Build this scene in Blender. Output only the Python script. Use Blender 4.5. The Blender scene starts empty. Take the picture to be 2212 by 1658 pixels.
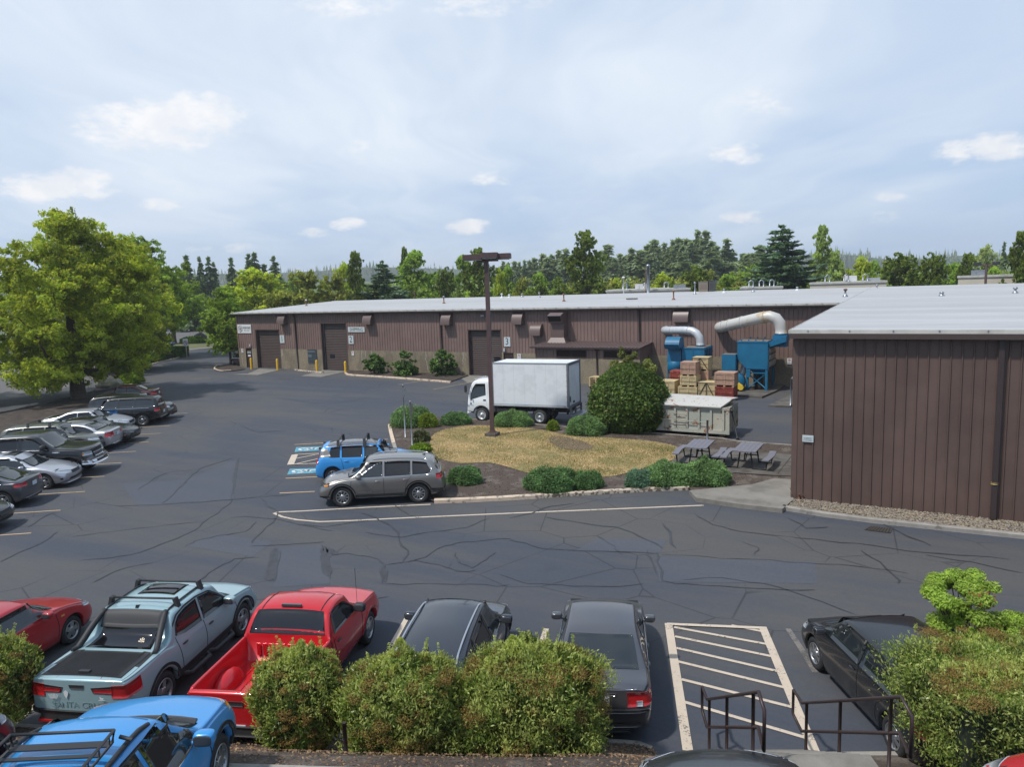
import bpy, math, random
import numpy as np
from mathutils import Vector, Matrix
from mathutils.bvhtree import BVHTree
R = math.radians
sc = bpy.context.scene
C = sc.collection
# ---------------------------------------------------------------- camera
CAMH = 7.6
FPX, YAW, PITCH, ROLL = 1583.7, R(29.2617), R(7.3539), R(-1.784)
cf = Vector((-math.sin(YAW)*math.cos(PITCH), math.cos(YAW)*math.cos(PITCH), -math.sin(PITCH)))
r0 = Vector((math.cos(YAW), math.sin(YAW), 0)); u0 = r0.cross(cf)
cr = r0*math.cos(ROLL) + u0*math.sin(ROLL); cu = -r0*math.sin(ROLL) + u0*math.cos(ROLL)
cam = bpy.data.objects.new('camera', bpy.data.cameras.new('camera')); C.objects.link(cam)
cam.matrix_world = Matrix(((cr.x, cu.x, -cf.x, 0), (cr.y, cu.y, -cf.y, 0), (cr.z, cu.z, -cf.z, CAMH), (0, 0, 0, 1)))
cam.data.sensor_width = 36; cam.data.lens = FPX/2212*36
cam.data.clip_start = .3; cam.data.clip_end = 6000
sc.camera = cam
def ray(px, py): return cf + cr*((px-1106)/FPX) - cu*((py-829)/FPX)
def G(px, py, z=0.0):                       # point of the level z seen at photo pixel px,py
    d = ray(px, py); t = (z-CAMH)/d.z; return Vector((d.x*t, d.y*t, z))
def onY(px, py, Y):
    d = ray(px, py); t = Y/d.y; return Vector((d.x*t, Y, d.z*t+CAMH))
def onX(px, py, X):
    d = ray(px, py); t = X/d.x; return Vector((X, d.y*t, d.z*t+CAMH))
# ---------------------------------------------------------------- light
SUN_AZ, SUN_EL = 238, 58                   # math angle (from +X counter-clockwise) and elevation
sd = Vector((math.cos(R(SUN_AZ))*math.cos(R(SUN_EL)), math.sin(R(SUN_AZ))*math.cos(R(SUN_EL)), math.sin(R(SUN_EL))))
sun = bpy.data.objects.new('sun', bpy.data.lights.new('sun', 'SUN')); C.objects.link(sun)
sun.data.energy = 3.7; sun.data.angle = R(3); sun.data.color = (1, .955, .89)
sun.rotation_euler = sd.to_track_quat('Z', 'Y').to_euler()
sc.view_settings.view_transform = 'Standard'; sc.view_settings.look = 'None'
sc.view_settings.exposure = 0.0; sc.view_settings.gamma = 1.0
sc.cycles.max_bounces = 6; sc.cycles.transparent_max_bounces = 8
# node helper
class NT:
    def __init__(s, t): s.t = t; s.n = t.nodes; s.l = t.links
    def add(s, ty, **kw):
        n = s.n.new(ty)
        for k, v in kw.items():
            if k.startswith('i_'):
                s.set(n.inputs[int(k[2:])] if k[2:].isdigit() else n.inputs[k[2:].replace('_', ' ')], v)
            else: setattr(n, k, v)
        return n
    def set(s, inp, v):
        if isinstance(v, bpy.types.NodeSocket): s.l.new(v, inp)
        else: inp.default_value = v[:3] if inp.type == 'VECTOR' and len(v) == 4 else v
    def math(s, op, a, b=0.0, c=None, clamp=False):
        n = s.n.new('ShaderNodeMath'); n.operation = op; n.use_clamp = clamp
        s.set(n.inputs[0], a); s.set(n.inputs[1], b)
        if c is not None: s.set(n.inputs[2], c)
        return n.outputs[0]
    def mix(s, f, a, b, bt='MIX'):
        n = s.n.new('ShaderNodeMix'); n.data_type = 'RGBA'; n.blend_type = bt
        s.set(n.inputs[0], f); s.set(n.inputs[6], c4(a)); s.set(n.inputs[7], c4(b)); return n.outputs[2]
    def noise(s, vec, scale, detail=4, rough=.55, dist=0.0):
        n = s.n.new('ShaderNodeTexNoise'); s.set(n.inputs['Vector'], vec); n.inputs['Scale'].default_value = scale
        n.inputs['Detail'].default_value = detail; n.inputs['Roughness'].default_value = rough; n.inputs['Distortion'].default_value = dist
        return n.outputs[0]
    def ramp(s, v, lo, hi, a=0.0, b=1.0):
        n = s.n.new('ShaderNodeMapRange'); n.interpolation_type = 'SMOOTHSTEP'
        for i, q in enumerate((v, lo, hi, a, b)): s.set(n.inputs[i], q)
        return n.outputs[0]
    def mapping(s, vec, scale=(1, 1, 1), rot=(0, 0, 0), loc=(0, 0, 0)):
        n = s.n.new('ShaderNodeMapping'); s.set(n.inputs[0], vec); n.inputs[1].default_value = loc
        n.inputs[2].default_value = rot; n.inputs[3].default_value = scale; return n.outputs[0]
def c4(c):
    if isinstance(c, (tuple, list)) and len(c) == 3: return (*c, 1)
    return c
# ---------------------------------------------------------------- sky with thin cirrus and small cumulus
w = bpy.data.worlds.new('World'); sc.world = w; w.use_nodes = True
w.cycles.sampling_method = 'MANUAL'; w.cycles.sample_map_resolution = 512
t = NT(w.node_tree)
for n in list(t.n): t.n.remove(n)
sky = t.add('ShaderNodeTexSky'); sky.sky_type = 'NISHITA'; sky.sun_disc = False
sky.sun_elevation = R(SUN_EL); sky.sun_rotation = R(90-SUN_AZ); sky.air_density = 1.0; sky.dust_density = 1.6; sky.ozone_density = 1.2
tc = t.add('ShaderNodeTexCoord'); vdir = tc.outputs['Generated']
rotv = t.mapping(vdir, rot=(0, 0, -YAW))    # clouds are laid out by compass bearing
sep = t.add('ShaderNodeSeparateXYZ', i_0=rotv)
dx, dy, dz = sep.outputs
el = t.math('MAXIMUM', dz, 0.0)
inv = t.math('DIVIDE', 1.0, t.math('ADD', el, .10))
plane = t.add('ShaderNodeCombineXYZ', i_0=t.math('MULTIPLY', dx, inv), i_1=t.math('MULTIPLY', dy, inv), i_2=0.0).outputs[0]
warp = t.noise(plane, .55, 3)
wv = t.add('ShaderNodeVectorMath', operation='ADD', i_0=plane, i_1=t.add('ShaderNodeCombineXYZ', i_0=t.math('MULTIPLY', warp, 1.3), i_1=warp, i_2=0.0).outputs[0]).outputs[0]
st = t.mapping(wv, scale=(1.5, .34, 1), rot=(0, 0, R(12)))
c1 = t.noise(st, 1.1, 7, .58, .4)
c2 = t.noise(t.mapping(wv, scale=(.9, .6, 1), rot=(0, 0, R(-25))), .55, 4, .5)
cir = t.math('ADD', t.math('MULTIPLY', t.ramp(c1, .30, .74), .42), t.math('MULTIPLY', t.ramp(c2, .28, .62), .70))
# denser veil in the middle of the view, thinner towards the right and the far left
azr = t.math('DIVIDE', dx, t.math('MAXIMUM', dy, .1))
veil = t.math('SUBTRACT', 1.0, t.math('MULTIPLY', t.math('POWER', t.math('ABSOLUTE', t.math('ADD', azr, .12)), 2.0), .85), clamp=True)
veil = t.math('ADD', .10, t.math('MULTIPLY', veil, .85))
low = t.ramp(dz, .0, .16, .45, 1.0)
cmask = t.math('MULTIPLY', t.math('MULTIPLY', cir, veil), low, clamp=True)
base = t.add('ShaderNodeVectorMath', operation='SCALE', i_0=sky.outputs[0]); base.inputs[3].default_value = .105
# the far air is pale near the skyline
hz = t.ramp(dz, -.02, .30, .92, .78)
skyc = t.mix(hz, base.outputs[0], (.43, .585, .82))
col = t.mix(cmask, skyc, (.795, .86, .94))
tanel = t.math('DIVIDE', dz, t.math('MAXIMUM', dy, .1))
sv_ = t.mapping(rotv, scale=(1, 1, 2.2)); nz = t.noise(sv_, 22, 5, .6)
nz2 = t.noise(sv_, 60, 5, .62)
CL = [(345, 268, 150, 46, .95), (420, 236, 72, 30, .9), (290, 285, 88, 30, .8), (130, 402, 118, 30, .95), (345, 443, 55, 12, .7), (770, 326, 32, 22, .5),
      (752, 485, 34, 11, .9), (672, 503, 34, 9, .7), (1012, 489, 40, 14, 1.), (1062, 388, 42, 15, .55), (1168, 432, 62, 9, .3), (1592, 330, 50, 21, .85),
      (1640, 226, 60, 30, .5), (2060, 328, 46, 22, .8), (2160, 316, 78, 26, .9), (1602, 470, 46, 13, .75), (1921, 425, 34, 10, .7), (1910, 468, 34, 16, .4),
      (740, 10, 100, 24, .6), (1060, 8, 130, 26, .5), (515, 536, 34, 10, .6), (430, 538, 40, 9, .45), (1350, 402, 46, 10, .3)]
cum = None
for (px, py, rx, ry, k) in CL:
    d = ray(px, py); lx = d.x*math.cos(-YAW)-d.y*math.sin(-YAW); ly = d.x*math.sin(-YAW)+d.y*math.cos(-YAW)
    ux, uy = lx/ly, d.z/ly
    ax, ay = rx/FPX*1.5, ry/FPX*1.6
    ex = t.math('MULTIPLY', t.math('SUBTRACT', azr, ux), 1/ax)
    ey = t.math('MULTIPLY', t.math('SUBTRACT', tanel, uy), 1/ay)
    e = t.math('ADD', t.math('POWER', t.math('ABSOLUTE', ex), 2.0), t.math('POWER', t.math('ABSOLUTE', ey), 2.0))
    m = t.math('MULTIPLY', t.math('MULTIPLY_ADD', e, -1.0, 1.0, clamp=True), k)
    cum = m if cum is None else t.math('MAXIMUM', cum, m)
body = t.math('ADD', cum, t.math('MULTIPLY', t.math('SUBTRACT', t.math('ADD', t.math('MULTIPLY', nz, .6), t.math('MULTIPLY', nz2, .4)), .52), 2.6))
cm = t.math('MULTIPLY', t.ramp(body, .12, .95), t.ramp(cum, 0.0, .45), clamp=True)
cm = t.math('MULTIPLY', cm, .85)
shade = t.mix(t.ramp(t.noise(t.mapping(rotv, loc=(0, 0, .012)), 26, 4), .38, .62), (.86, .87, .90), (.98, .965, .955))
col = t.mix(cm, col, shade)
col = t.mix(t.ramp(dz, -.06, -.005), (.16, .17, .15), col)
bg = t.add('ShaderNodeBackground', i_0=col); bg.inputs[1].default_value = 1.10
out = t.add('ShaderNodeOutputWorld', i_0=bg.outputs[0])
# ---------------------------------------------------------------- materials
MATS = {}
def M(name, col=(.5, .5, .5), rough=.6, metal=0.0, coat=0.0, var=0.0, vs=3.0, col2=None, c2s=2.0, c2t=(.45, .6), bump=0.0, bs=40, spec=.5, sub=0.0, emit=None, streak=None):
    if name in MATS: return MATS[name]
    m = bpy.data.materials.new(name); m.use_nodes = True; t = NT(m.node_tree)
    b = t.n['Principled BSDF']; oc = t.add('ShaderNodeTexCoord').outputs['Object']
    c = c4(col)
    if col2 is not None:
        v = oc if streak is None else t.mapping(oc, scale=streak)
        c = t.mix(t.ramp(t.noise(v, c2s, 6, .62), *c2t), c, col2)
    if var:
        f = t.ramp(t.noise(oc, vs, 5, .6), .25, .75, 1-var, 1+var)
        n = t.add('ShaderNodeVectorMath', operation='SCALE'); t.set(n.inputs[0], c); t.set(n.inputs[3], f); c = n.outputs[0]
    t.set(b.inputs['Base Color'], c); b.inputs['Roughness'].default_value = rough; b.inputs['Metallic'].default_value = metal
    b.inputs['Coat Weight'].default_value = coat; b.inputs['Coat Roughness'].default_value = .04; b.inputs['Specular IOR Level'].default_value = spec
    if bump:
        bn = t.add('ShaderNodeBump'); bn.inputs['Strength'].default_value = bump; bn.inputs['Distance'].default_value = .02
        t.set(bn.inputs['Height'], t.noise(oc, bs, 4)); t.l.new(bn.outputs[0], b.inputs['Normal'])
    MATS[name] = m; return m
# ---------------------------------------------------------------- mesh builder
class MB:
    def __init__(s): s.v = []; s.f = []; s.sm = []
    def add(s, vs, fs, smooth=False):
        o = len(s.v); s.v += [tuple(v) for v in vs]; s.f += [tuple(i+o for i in f) for f in fs]; s.sm += [smooth]*len(fs); return s
    def box(s, c, d, rz=0.0, rx=0.0, ry=0.0):
        hx, hy, hz = d[0]/2, d[1]/2, d[2]/2
        m = Matrix.Rotation(rz, 3, 'Z') @ Matrix.Rotation(ry, 3, 'Y') @ Matrix.Rotation(rx, 3, 'X')
        vs = [m @ Vector((x*hx, y*hy, z*hz)) + Vector(c) for z in (-1, 1) for y in (-1, 1) for x in (-1, 1)]
        return s.add(vs, [(0, 2, 3, 1), (4, 5, 7, 6), (0, 1, 5, 4), (2, 6, 7, 3), (0, 4, 6, 2), (1, 3, 7, 5)])
    def bx(s, x0, x1, y0, y1, z0, z1): return s.box(((x0+x1)/2, (y0+y1)/2, (z0+z1)/2), (abs(x1-x0), abs(y1-y0), abs(z1-z0)))
    def prism(s, poly, z0, z1, axis='z', smooth=False):   # poly of 2d points, extruded along axis
        n = len(poly)
        def P(a, b, h): return {'z': (a, b, h), 'y': (a, h, b), 'x': (h, a, b)}[axis]
        vs = [P(a, b, z0) for a, b in poly] + [P(a, b, z1) for a, b in poly]
        s.add(vs, [tuple(range(n-1, -1, -1)), tuple(range(n, 2*n))])
        o = len(s.v)-2*n
        s.f += [(o+i, o+(i+1) % n, o+n+(i+1) % n, o+n+i) for i in range(n)]; s.sm += [smooth]*n; return s
    def tube(s, pts, r, n=8, cap=True, smooth=True):
        pts = [Vector(p) for p in pts]; k = len(pts); rr = r if isinstance(r, (list, tuple)) else [r]*k
        vs = []; up = None
        for i, p in enumerate(pts):
            d = (pts[min(i+1, k-1)]-pts[max(i-1, 0)]).normalized()
            if up is None: up = Vector((0, 0, 1)) if abs(d.z) < .9 else Vector((1, 0, 0))
            a = d.cross(up).normalized(); b = a.cross(d).normalized(); up = b
            vs += [p+(a*math.cos(2*math.pi*j/n)+b*math.sin(2*math.pi*j/n))*rr[i] for j in range(n)]
        fs = [(i*n+j, i*n+(j+1) % n, (i+1)*n+(j+1) % n, (i+1)*n+j) for i in range(k-1) for j in range(n)]
        s.add(vs, fs, smooth)
        if cap:
            o = len(s.v)-len(vs); s.f += [tuple(o+j for j in range(n)), tuple(o+(k-1)*n+j for j in range(n-1, -1, -1))]; s.sm += [False]*2
        return s
    def lathe(s, prof, c=(0, 0, 0), n=16, axis='z', smooth=True):  # prof: (r, h)
        vs = []
        for (r, h) in prof:
            for j in range(n):
                a = 2*math.pi*j/n; x, y = r*math.cos(a), r*math.sin(a)
                p = {'z': (x, y, h), 'y': (x, h, y), 'x': (h, x, y)}[axis]
                vs.append((p[0]+c[0], p[1]+c[1], p[2]+c[2]))
        k = len(prof)
        return s.add(vs, [(i*n+j, i*n+(j+1) % n, (i+1)*n+(j+1) % n, (i+1)*n+j) for i in range(k-1) for j in range(n)], smooth)
    def rbox(s, c, r, n=16, m=10, p=.55):
        k0 = len(s.v); s.ell((0, 0, 0), (1, 1, 1), n, m); f = lambda q_: math.copysign(abs(q_)**p, q_)
        for i in range(k0, len(s.v)): v = s.v[i]; s.v[i] = (f(v[0])*r[0]+c[0], f(v[1])*r[1]+c[1], f(v[2])*r[2]+c[2])
        return s
    def ell(s, c, r, n=12, m=8):
        return s.lathe([(max(1e-4, math.cos(a)), math.sin(a)) for a in [-math.pi/2+math.pi*i/m for i in range(m+1)]], n=n)._sc(c, r, n*(m+1))
    def _sc(s, c, r, k):
        for i in range(len(s.v)-k, len(s.v)):
            v = s.v[i]; s.v[i] = (v[0]*r[0]+c[0], v[1]*r[1]+c[1], v[2]*r[2]+c[2])
        return s
    def xf(s, m):
        s.v = [tuple(m @ Vector(v)) for v in s.v]; return s
    def build(s, name, mat, parent=None, **kw):
        me = bpy.data.meshes.new(name); me.from_pydata(s.v, [], s.f)
        if any(s.sm): me.polygons.foreach_set('use_smooth', s.sm)
        me.materials.append(mat); me.validate(); me.update()
        return link(name, me, parent, **kw)
def link(name, data, parent=None, label=None, cat=None, group=None, kind=None, loc=None, rz=None):
    o = bpy.data.objects.new(name, data); C.objects.link(o)
    if parent is not None: o.parent = parent
    return tag(o, label, cat, group, kind, loc, rz)
def tag(o, label=None, cat=None, group=None, kind=None, loc=None, rz=None):
    if label: o['label'] = label
    if cat: o['category'] = cat
    if group: o['group'] = group
    if kind: o['kind'] = kind
    if loc is not None: o.location = loc
    if rz is not None: o.rotation_euler[2] = rz
    return o
def thing(name, label, cat, loc=(0, 0, 0), rz=0.0, group=None, kind=None): return link(name, None, None, label, cat, group, kind, loc, rz)
KIDS = {}
def dup(root, loc=None, rz=None, label=None, group=None, scale=None):
    r = root.copy(); C.objects.link(r)
    def rec(a, b):
        for ch in list(a.children):
            c = ch.copy(); C.objects.link(c); c.parent = b; rec(ch, c)
    rec(root, r)
    if loc is not None: r.location = loc
    if rz is not None: r.rotation_euler[2] = rz
    if label: r['label'] = label
    if group: r['group'] = group
    if scale is not None: r.scale = (scale,)*3 if not isinstance(scale, tuple) else scale
    return r
def text(name, s, mat, parent, loc, size, rot=(math.pi/2, 0, 0), sx=1.0, ext=.002, align='CENTER', bold=0.0):
    cu_ = bpy.data.curves.new(name, 'FONT'); cu_.body = s; cu_.size = size; cu_.extrude = ext; cu_.offset = bold
    cu_.align_x = align; cu_.align_y = 'CENTER'; cu_.resolution_u = 2
    o = bpy.data.objects.new(name, cu_); C.objects.link(o)
    me = bpy.data.meshes.new_from_object(o)
    bpy.data.objects.remove(o); me.materials.clear(); me.materials.append(mat)
    o = link(name, me, parent); o.location = loc; o.rotation_euler = rot; o.scale = (sx, 1, 1); return o
# ================================================================ ground
def asphalt_mat(name, c1, c2, fine=1.0, cracks=True):
    m = bpy.data.materials.new(name); m.use_nodes = True; t = NT(m.node_tree); b = t.n['Principled BSDF']
    oc = t.add('ShaderNodeTexCoord').outputs['Object']
    big = t.ramp(t.noise(t.mapping(oc, scale=(.35, 1, 1), rot=(0, 0, R(-30))), .16, 6, .62, .6), .36, .66)
    c = t.mix(big, c1, c2)
    st = t.ramp(t.noise(t.mapping(oc, scale=(.12, 1.4, 1), rot=(0, 0, R(-33))), .7, 6, .65), .42, .72)
    c = t.mix(t.math('MULTIPLY', st, .30), c, (c2[0]*1.25, c2[1]*1.2, c2[2]*1.08))
    oil = t.ramp(t.noise(oc, .5, 6, .7), .60, .74)
    c = t.mix(t.math('MULTIPLY', oil, .35), c, (c1[0]*.62, c1[1]*.62, c1[2]*.64))
    g = t.ramp(t.noise(oc, 55*fine, 3, .8), .25, .75, .80, 1.20)
    g2 = t.ramp(t.noise(oc, 9, 4, .8), .25, .75, .92, 1.08)
    n = t.add('ShaderNodeVectorMath', operation='SCALE'); t.set(n.inputs[0], c); t.set(n.inputs[3], t.math('MULTIPLY', g, g2)); c = n.outputs[0]
    if cracks:
        vo = t.add('ShaderNodeTexVoronoi', feature='DISTANCE_TO_EDGE'); vo.inputs['Scale'].default_value = .42
        wp = t.add('ShaderNodeVectorMath', operation='ADD', i_0=oc, i_1=t.add('ShaderNodeVectorMath', operation='SCALE', i_0=t.add('ShaderNodeTexNoise', i_2=1.1, i_3=5.0).outputs[1]).outputs[0])
        wp.inputs[1].links[0].from_node.inputs[3].default_value = 1.2
        t.set(vo.inputs['Vector'], wp.outputs[0])
        cr_ = t.math('MULTIPLY', t.math('LESS_THAN', vo.outputs['Distance'], .008), t.ramp(t.noise(oc, .16, 3), .44, .56))
        c = t.mix(t.math('MULTIPLY', cr_, .55), c, (.018, .018, .020))
    t.set(b.inputs['Base Color'], c); b.inputs['Roughness'].default_value = .86; b.inputs['Specular IOR Level'].default_value = .35
    bn = t.add('ShaderNodeBump'); bn.inputs['Strength'].default_value = .35; bn.inputs['Distance'].default_value = .02
    t.set(bn.inputs['Height'], t.noise(oc, 60, 4, .7)); t.l.new(bn.outputs[0], b.inputs['Normal'])
    MATS[name] = m; return m
A1 = asphalt_mat('asphalt', (.050, .058, .076), (.080, .078, .077))
A2 = asphalt_mat('asphalt_blue', (.062, .069, .087), (.072, .078, .093), cracks=False)
A3 = asphalt_mat('asphalt_street', (.105, .100, .100), (.13, .125, .12), cracks=False)
A4 = asphalt_mat('asphalt_dark', (.040, .042, .047), (.055, .055, .056), cracks=False)
SEAL = M('sealant', (.034, .036, .042), .6, var=.3, vs=2)
def paint_mat(name, c, under, wear=.46):
    m = bpy.data.materials.new(name); m.use_nodes = True; t = NT(m.node_tree); b = t.n['Principled BSDF']
    oc = t.add('ShaderNodeTexCoord').outputs['Object']
    v = t.math('ADD', t.math('MULTIPLY', t.noise(oc, 26, 5, .7), .6), t.math('MULTIPLY', t.noise(oc, 2.1, 4, .6), .4))
    f = t.ramp(v, wear-.035, wear+.02)
    t.set(b.inputs['Base Color'], t.mix(f, under, t.mix(t.noise(oc, 4, 3), c, tuple(q*.82 for q in c)))); b.inputs['Roughness'].default_value = .8
    MATS[name] = m; return m
PY_ = paint_mat('paint_yellow', (.50, .36, .21), (.09, .08, .07), .42)
PW = paint_mat('paint_cream', (.56, .47, .37), (.10, .09, .08), .425)
PWH = paint_mat('paint_white', (.62, .62, .60), (.12, .12, .12), .38)
PBL = paint_mat('paint_blue', (.10, .33, .43), (.08, .09, .10), .45)
CONC = M('concrete', (.205, .19, .165), .85, var=.16, vs=1.3, col2=(.135, .125, .105), c2s=.9, c2t=(.45, .68), bump=.3, bs=50)
CONC2 = M('concrete_dark', (.115, .105, .092), .85, var=.2, vs=1.5, col2=(.075, .066, .055), c2s=1.2, bump=.3, bs=50)
KERBY = M('kerb_yellow', (.56, .44, .33), .8, var=.12, vs=3, col2=(.20, .18, .15), c2s=3.2, c2t=(.54, .62), bump=.3, bs=30)
KERBG = M('kerb_grey', (.27, .25, .22), .85, var=.15, vs=4, col2=(.14, .13, .11), c2s=3, c2t=(.5, .7), bump=.3, bs=30)
KERBO = M('kerb_old', (.50, .42, .33), .8, col2=(.13, .10, .07), c2s=6, c2t=(.48, .53), bump=.5, bs=20)
MULCH = M('mulch', (.070, .050, .038), .95, var=.45, vs=24, col2=(.13, .105, .085), c2s=1.3, c2t=(.48, .66), bump=1.0, bs=36)
MULCHD = M('mulch_dark', (.042, .030, .024), .95, var=.5, vs=26, col2=(.075, .057, .045), c2s=2, bump=1.0, bs=36)
DIRT = M('dirt', (.12, .085, .062), .95, var=.4, vs=9, bump=1.0, bs=22)
LAWN = M('lawn', (.42, .30, .15), .95, var=.3, vs=13, col2=(.22, .19, .075), c2s=.6, c2t=(.42, .60), bump=.8, bs=60)
GRND = M('ground', (.085, .10, .045), .95, var=.3, vs=.05)

mb = MB(); mb.add([(-3000, -400, -.5), (3000, -400, -.5), (3000, 4000, -.5), (-3000, 4000, -.5)], [(0, 1, 2, 3)])
mb.build('ground', GRND, kind='structure')
lot = MB(); lot.add([(-62, -16.0, 0), (25, 7.6, 0), (60, 60, 0), (60, 140, 0), (-140, 140, 0), (-140, 60, 0), (-100, 40, 0)], [tuple(range(7))])
LOT = lot.build('parking_lot', A1, kind='structure')
def sheet(name, pts, z, mat, parent=None, kind=None, sub=0):
    m = MB(); m.add([(p[0], p[1], z) for p in pts], [tuple(range(len(pts)))])
    return m.build(name, mat, parent, kind=kind)
def ribbon(m, pts, wd, z, jit=0.0, taper=False, rng=None):
    pts = [Vector((p[0], p[1], 0)) for p in pts]; n = len(pts); vs = []
    for i, p in enumerate(pts):
        d = (pts[min(i+1, n-1)]-pts[max(i-1, 0)]); d.normalize(); nn = Vector((-d.y, d.x, 0))
        ww = wd*(1+(rng.uniform(-jit, jit) if rng else 0))
        if taper and i in (0, n-1): ww *= .3
        vs += [p+nn*ww/2+Vector((0, 0, z)), p-nn*ww/2+Vector((0, 0, z))]
    m.add(vs, [(2*i, 2*i+1, 2*i+3, 2*i+2) for i in range(n-1)])
def px(l, z=0.0): return [G(a, b, z) for a, b in l]
# resurfaced patches
for i, (l, mt) in enumerate([([(404, 1037), (512, 993), (505, 1080), (300, 1096), (262, 1046)], A2), ([(520, 1195), (690, 1180), (700, 1250), (500, 1262)], A2) if 0 else ([(600, 1185), (695, 1180), (712, 1262), (590, 1270)], A2),
                    ([(400, 1180), (470, 1155), (590, 1172), (545, 1204)], A2), ([(560, 1110), (655, 1135), (720, 1150), (600, 1160)], A4) if 0 else ([(1290, 1165), (1440, 1168), (1425, 1195), (1240, 1192)], A2),
                    ([(1415, 1205), (1760, 1215), (1765, 1262), (1425, 1258)], A2)]):
    sheet('asphalt_patch', px(l), .004, mt, LOT)
# brown staining under the parked row
DUST = asphalt_mat('asphalt_dusty', (.072, .067, .060), (.090, .084, .074), cracks=False)
# cracks filled with sealant, as they run across the lot
CR = [[(505, 990), (440, 1010), (404, 1037), (380, 1062), (350, 1088)], [(512, 993), (505, 1040), (500, 1082), (470, 1110), (455, 1118)],
      [(250, 1094), (330, 1092), (430, 1086), (560, 1075), (640, 1068)], [(455, 1118), (430, 1140), (380, 1165), (300, 1195), (240, 1206), (170, 1212)],
      [(560, 1070), (575, 1090), (600, 1105), (590, 1130), (555, 1160), (545, 1175)], [(500, 1120), (540, 1118), (600, 1122), (650, 1135), (720, 1148)],
      [(555, 1128), (530, 1150), (470, 1158), (420, 1170), (400, 1182)], [(595, 1186), (588, 1215), (580, 1240), (582, 1256)],
      [(604, 1190), (600, 1220), (596, 1250), (590, 1258)], [(560, 1205), (505, 1208), (480, 1220), (440, 1250), (420, 1262)],
      [(693, 1178), (700, 1205), (712, 1230), (714, 1250)], [(700, 1182), (722, 1200), (760, 1198), (800, 1205), (830, 1222), (832, 1245), (825, 1262)],
      [(640, 1135), (700, 1140), (760, 1130), (800, 1125)], [(780, 1110), (830, 1130), (862, 1160), (880, 1190), (870, 1215)],
      [(790, 1150), (835, 1158), (870, 1162), (930, 1150), (1010, 1140), (1060, 1120)], [(870, 1215), (920, 1205), (960, 1180), (1000, 1172), (1080, 1165), (1110, 1168)],
      [(830, 1222), (900, 1212), (950, 1222), (985, 1235), (1030, 1232)], [(985, 1195), (992, 1215), (1020, 1228), (1050, 1210), (1070, 1195)],
      [(825, 1262), (900, 1262), (985, 1264), (1075, 1268), (1100, 1265)], [(1100, 1168), (1150, 1180), (1200, 1188), (1300, 1192), (1420, 1198)],
      [(1290, 1160), (1330, 1182), (1345, 1200)], [(1075, 1240), (1140, 1262), (1210, 1264), (1300, 1268), (1390, 1262)],
      [(1420, 1195), (1425, 1225), (1430, 1255), (1480, 1262), (1600, 1270), (1760, 1276)], [(1100, 1120), (1150, 1110), (1190, 1095), (1240, 1088)],
      [(1180, 1118), (1250, 1130), (1330, 1140), (1380, 1160), (1430, 1185)], [(1430, 1130), (1450, 1160), (1460, 1185)],
      [(1500, 1110), (1540, 1135), (1600, 1150), (1700, 1160)], [(1700, 1120), (1740, 1142), (1790, 1140)], [(1600, 1170), (1640, 1185), (1630, 1200)],
      [(1430, 1200), (1560, 1208), (1700, 1216), (1850, 1225), (1960, 1240)], [(1860, 1190), (1900, 1215), (1925, 1240), (1940, 1262)],
      [(1700, 1160), (1850, 1175), (2000, 1195), (2180, 1210)], [(1470, 1255), (1560, 1250), (1650, 1262), (1740, 1290), (1850, 1330)],
      [(1400, 1190), (1410, 1215), (1418, 1240)], [(640, 1325), (760, 1300), (840, 1290)], [(540, 1180), (620, 1178), (700, 1172)],
      [(850, 1090), (880, 1110), (900, 1120)], [(405, 912), (470, 905), (540, 898)], [(600, 860), (680, 872), (760, 868), (800, 855)],
      [(520, 920), (560, 935), (620, 930)], [(200, 1260), (240, 1240), (300, 1222), (330, 1216)], [(0, 1215), (40, 1195), (100, 1168), (125, 1150)],
      [(155, 1160), (240, 1150), (330, 1140), (440, 1128)], [(60, 1140), (110, 1110), (120, 1108)], [(300, 1060), (330, 1035), (370, 1020), (430, 1015)],
      [(830, 1050), (850, 1080)] , [(1900, 1130), (1960, 1160), (2010, 1180)], [(2000, 1200), (2100, 1215), (2212, 1240)]]
rng = random.Random(3); m = MB()
for l in CR:
    P_ = []
    for a, b in zip(l, l[1:]):
        g1, g2 = G(*a), G(*b); k = max(3, int((g2-g1).length/.35))
        nn = Vector((-(g2-g1).y, (g2-g1).x, 0)).normalized(); off = 0
        for i in range(k):
            off = off*.75+rng.uniform(-.06, .06); P_.append(g1.lerp(g2, i/k)+nn*off*(1 if 0 < i else .3))
    P_.append(G(*l[-1]))
    ribbon(m, P_, rng.choice((.03, .045, .06)), .012, .6, True, rng)
for l, wd in (([(595, 1186), (588, 1225), (583, 1256)], .30), ([(700, 1182), (702, 1215), (708, 1245)], .24), ([(700, 1184), (728, 1200)], .22), ([(828, 1225), (832, 1258)], .18), ([(512, 993), (503, 1060)], .10)):
    g1 = px(l); P_ = [g1[i].lerp(g1[i+1], j/4) for i in range(len(g1)-1) for j in range(4)]+[g1[-1]]
    ribbon(m, P_, wd, .008, .35, True, rng)
m.build('crack_sealant', SEAL, LOT)
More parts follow.
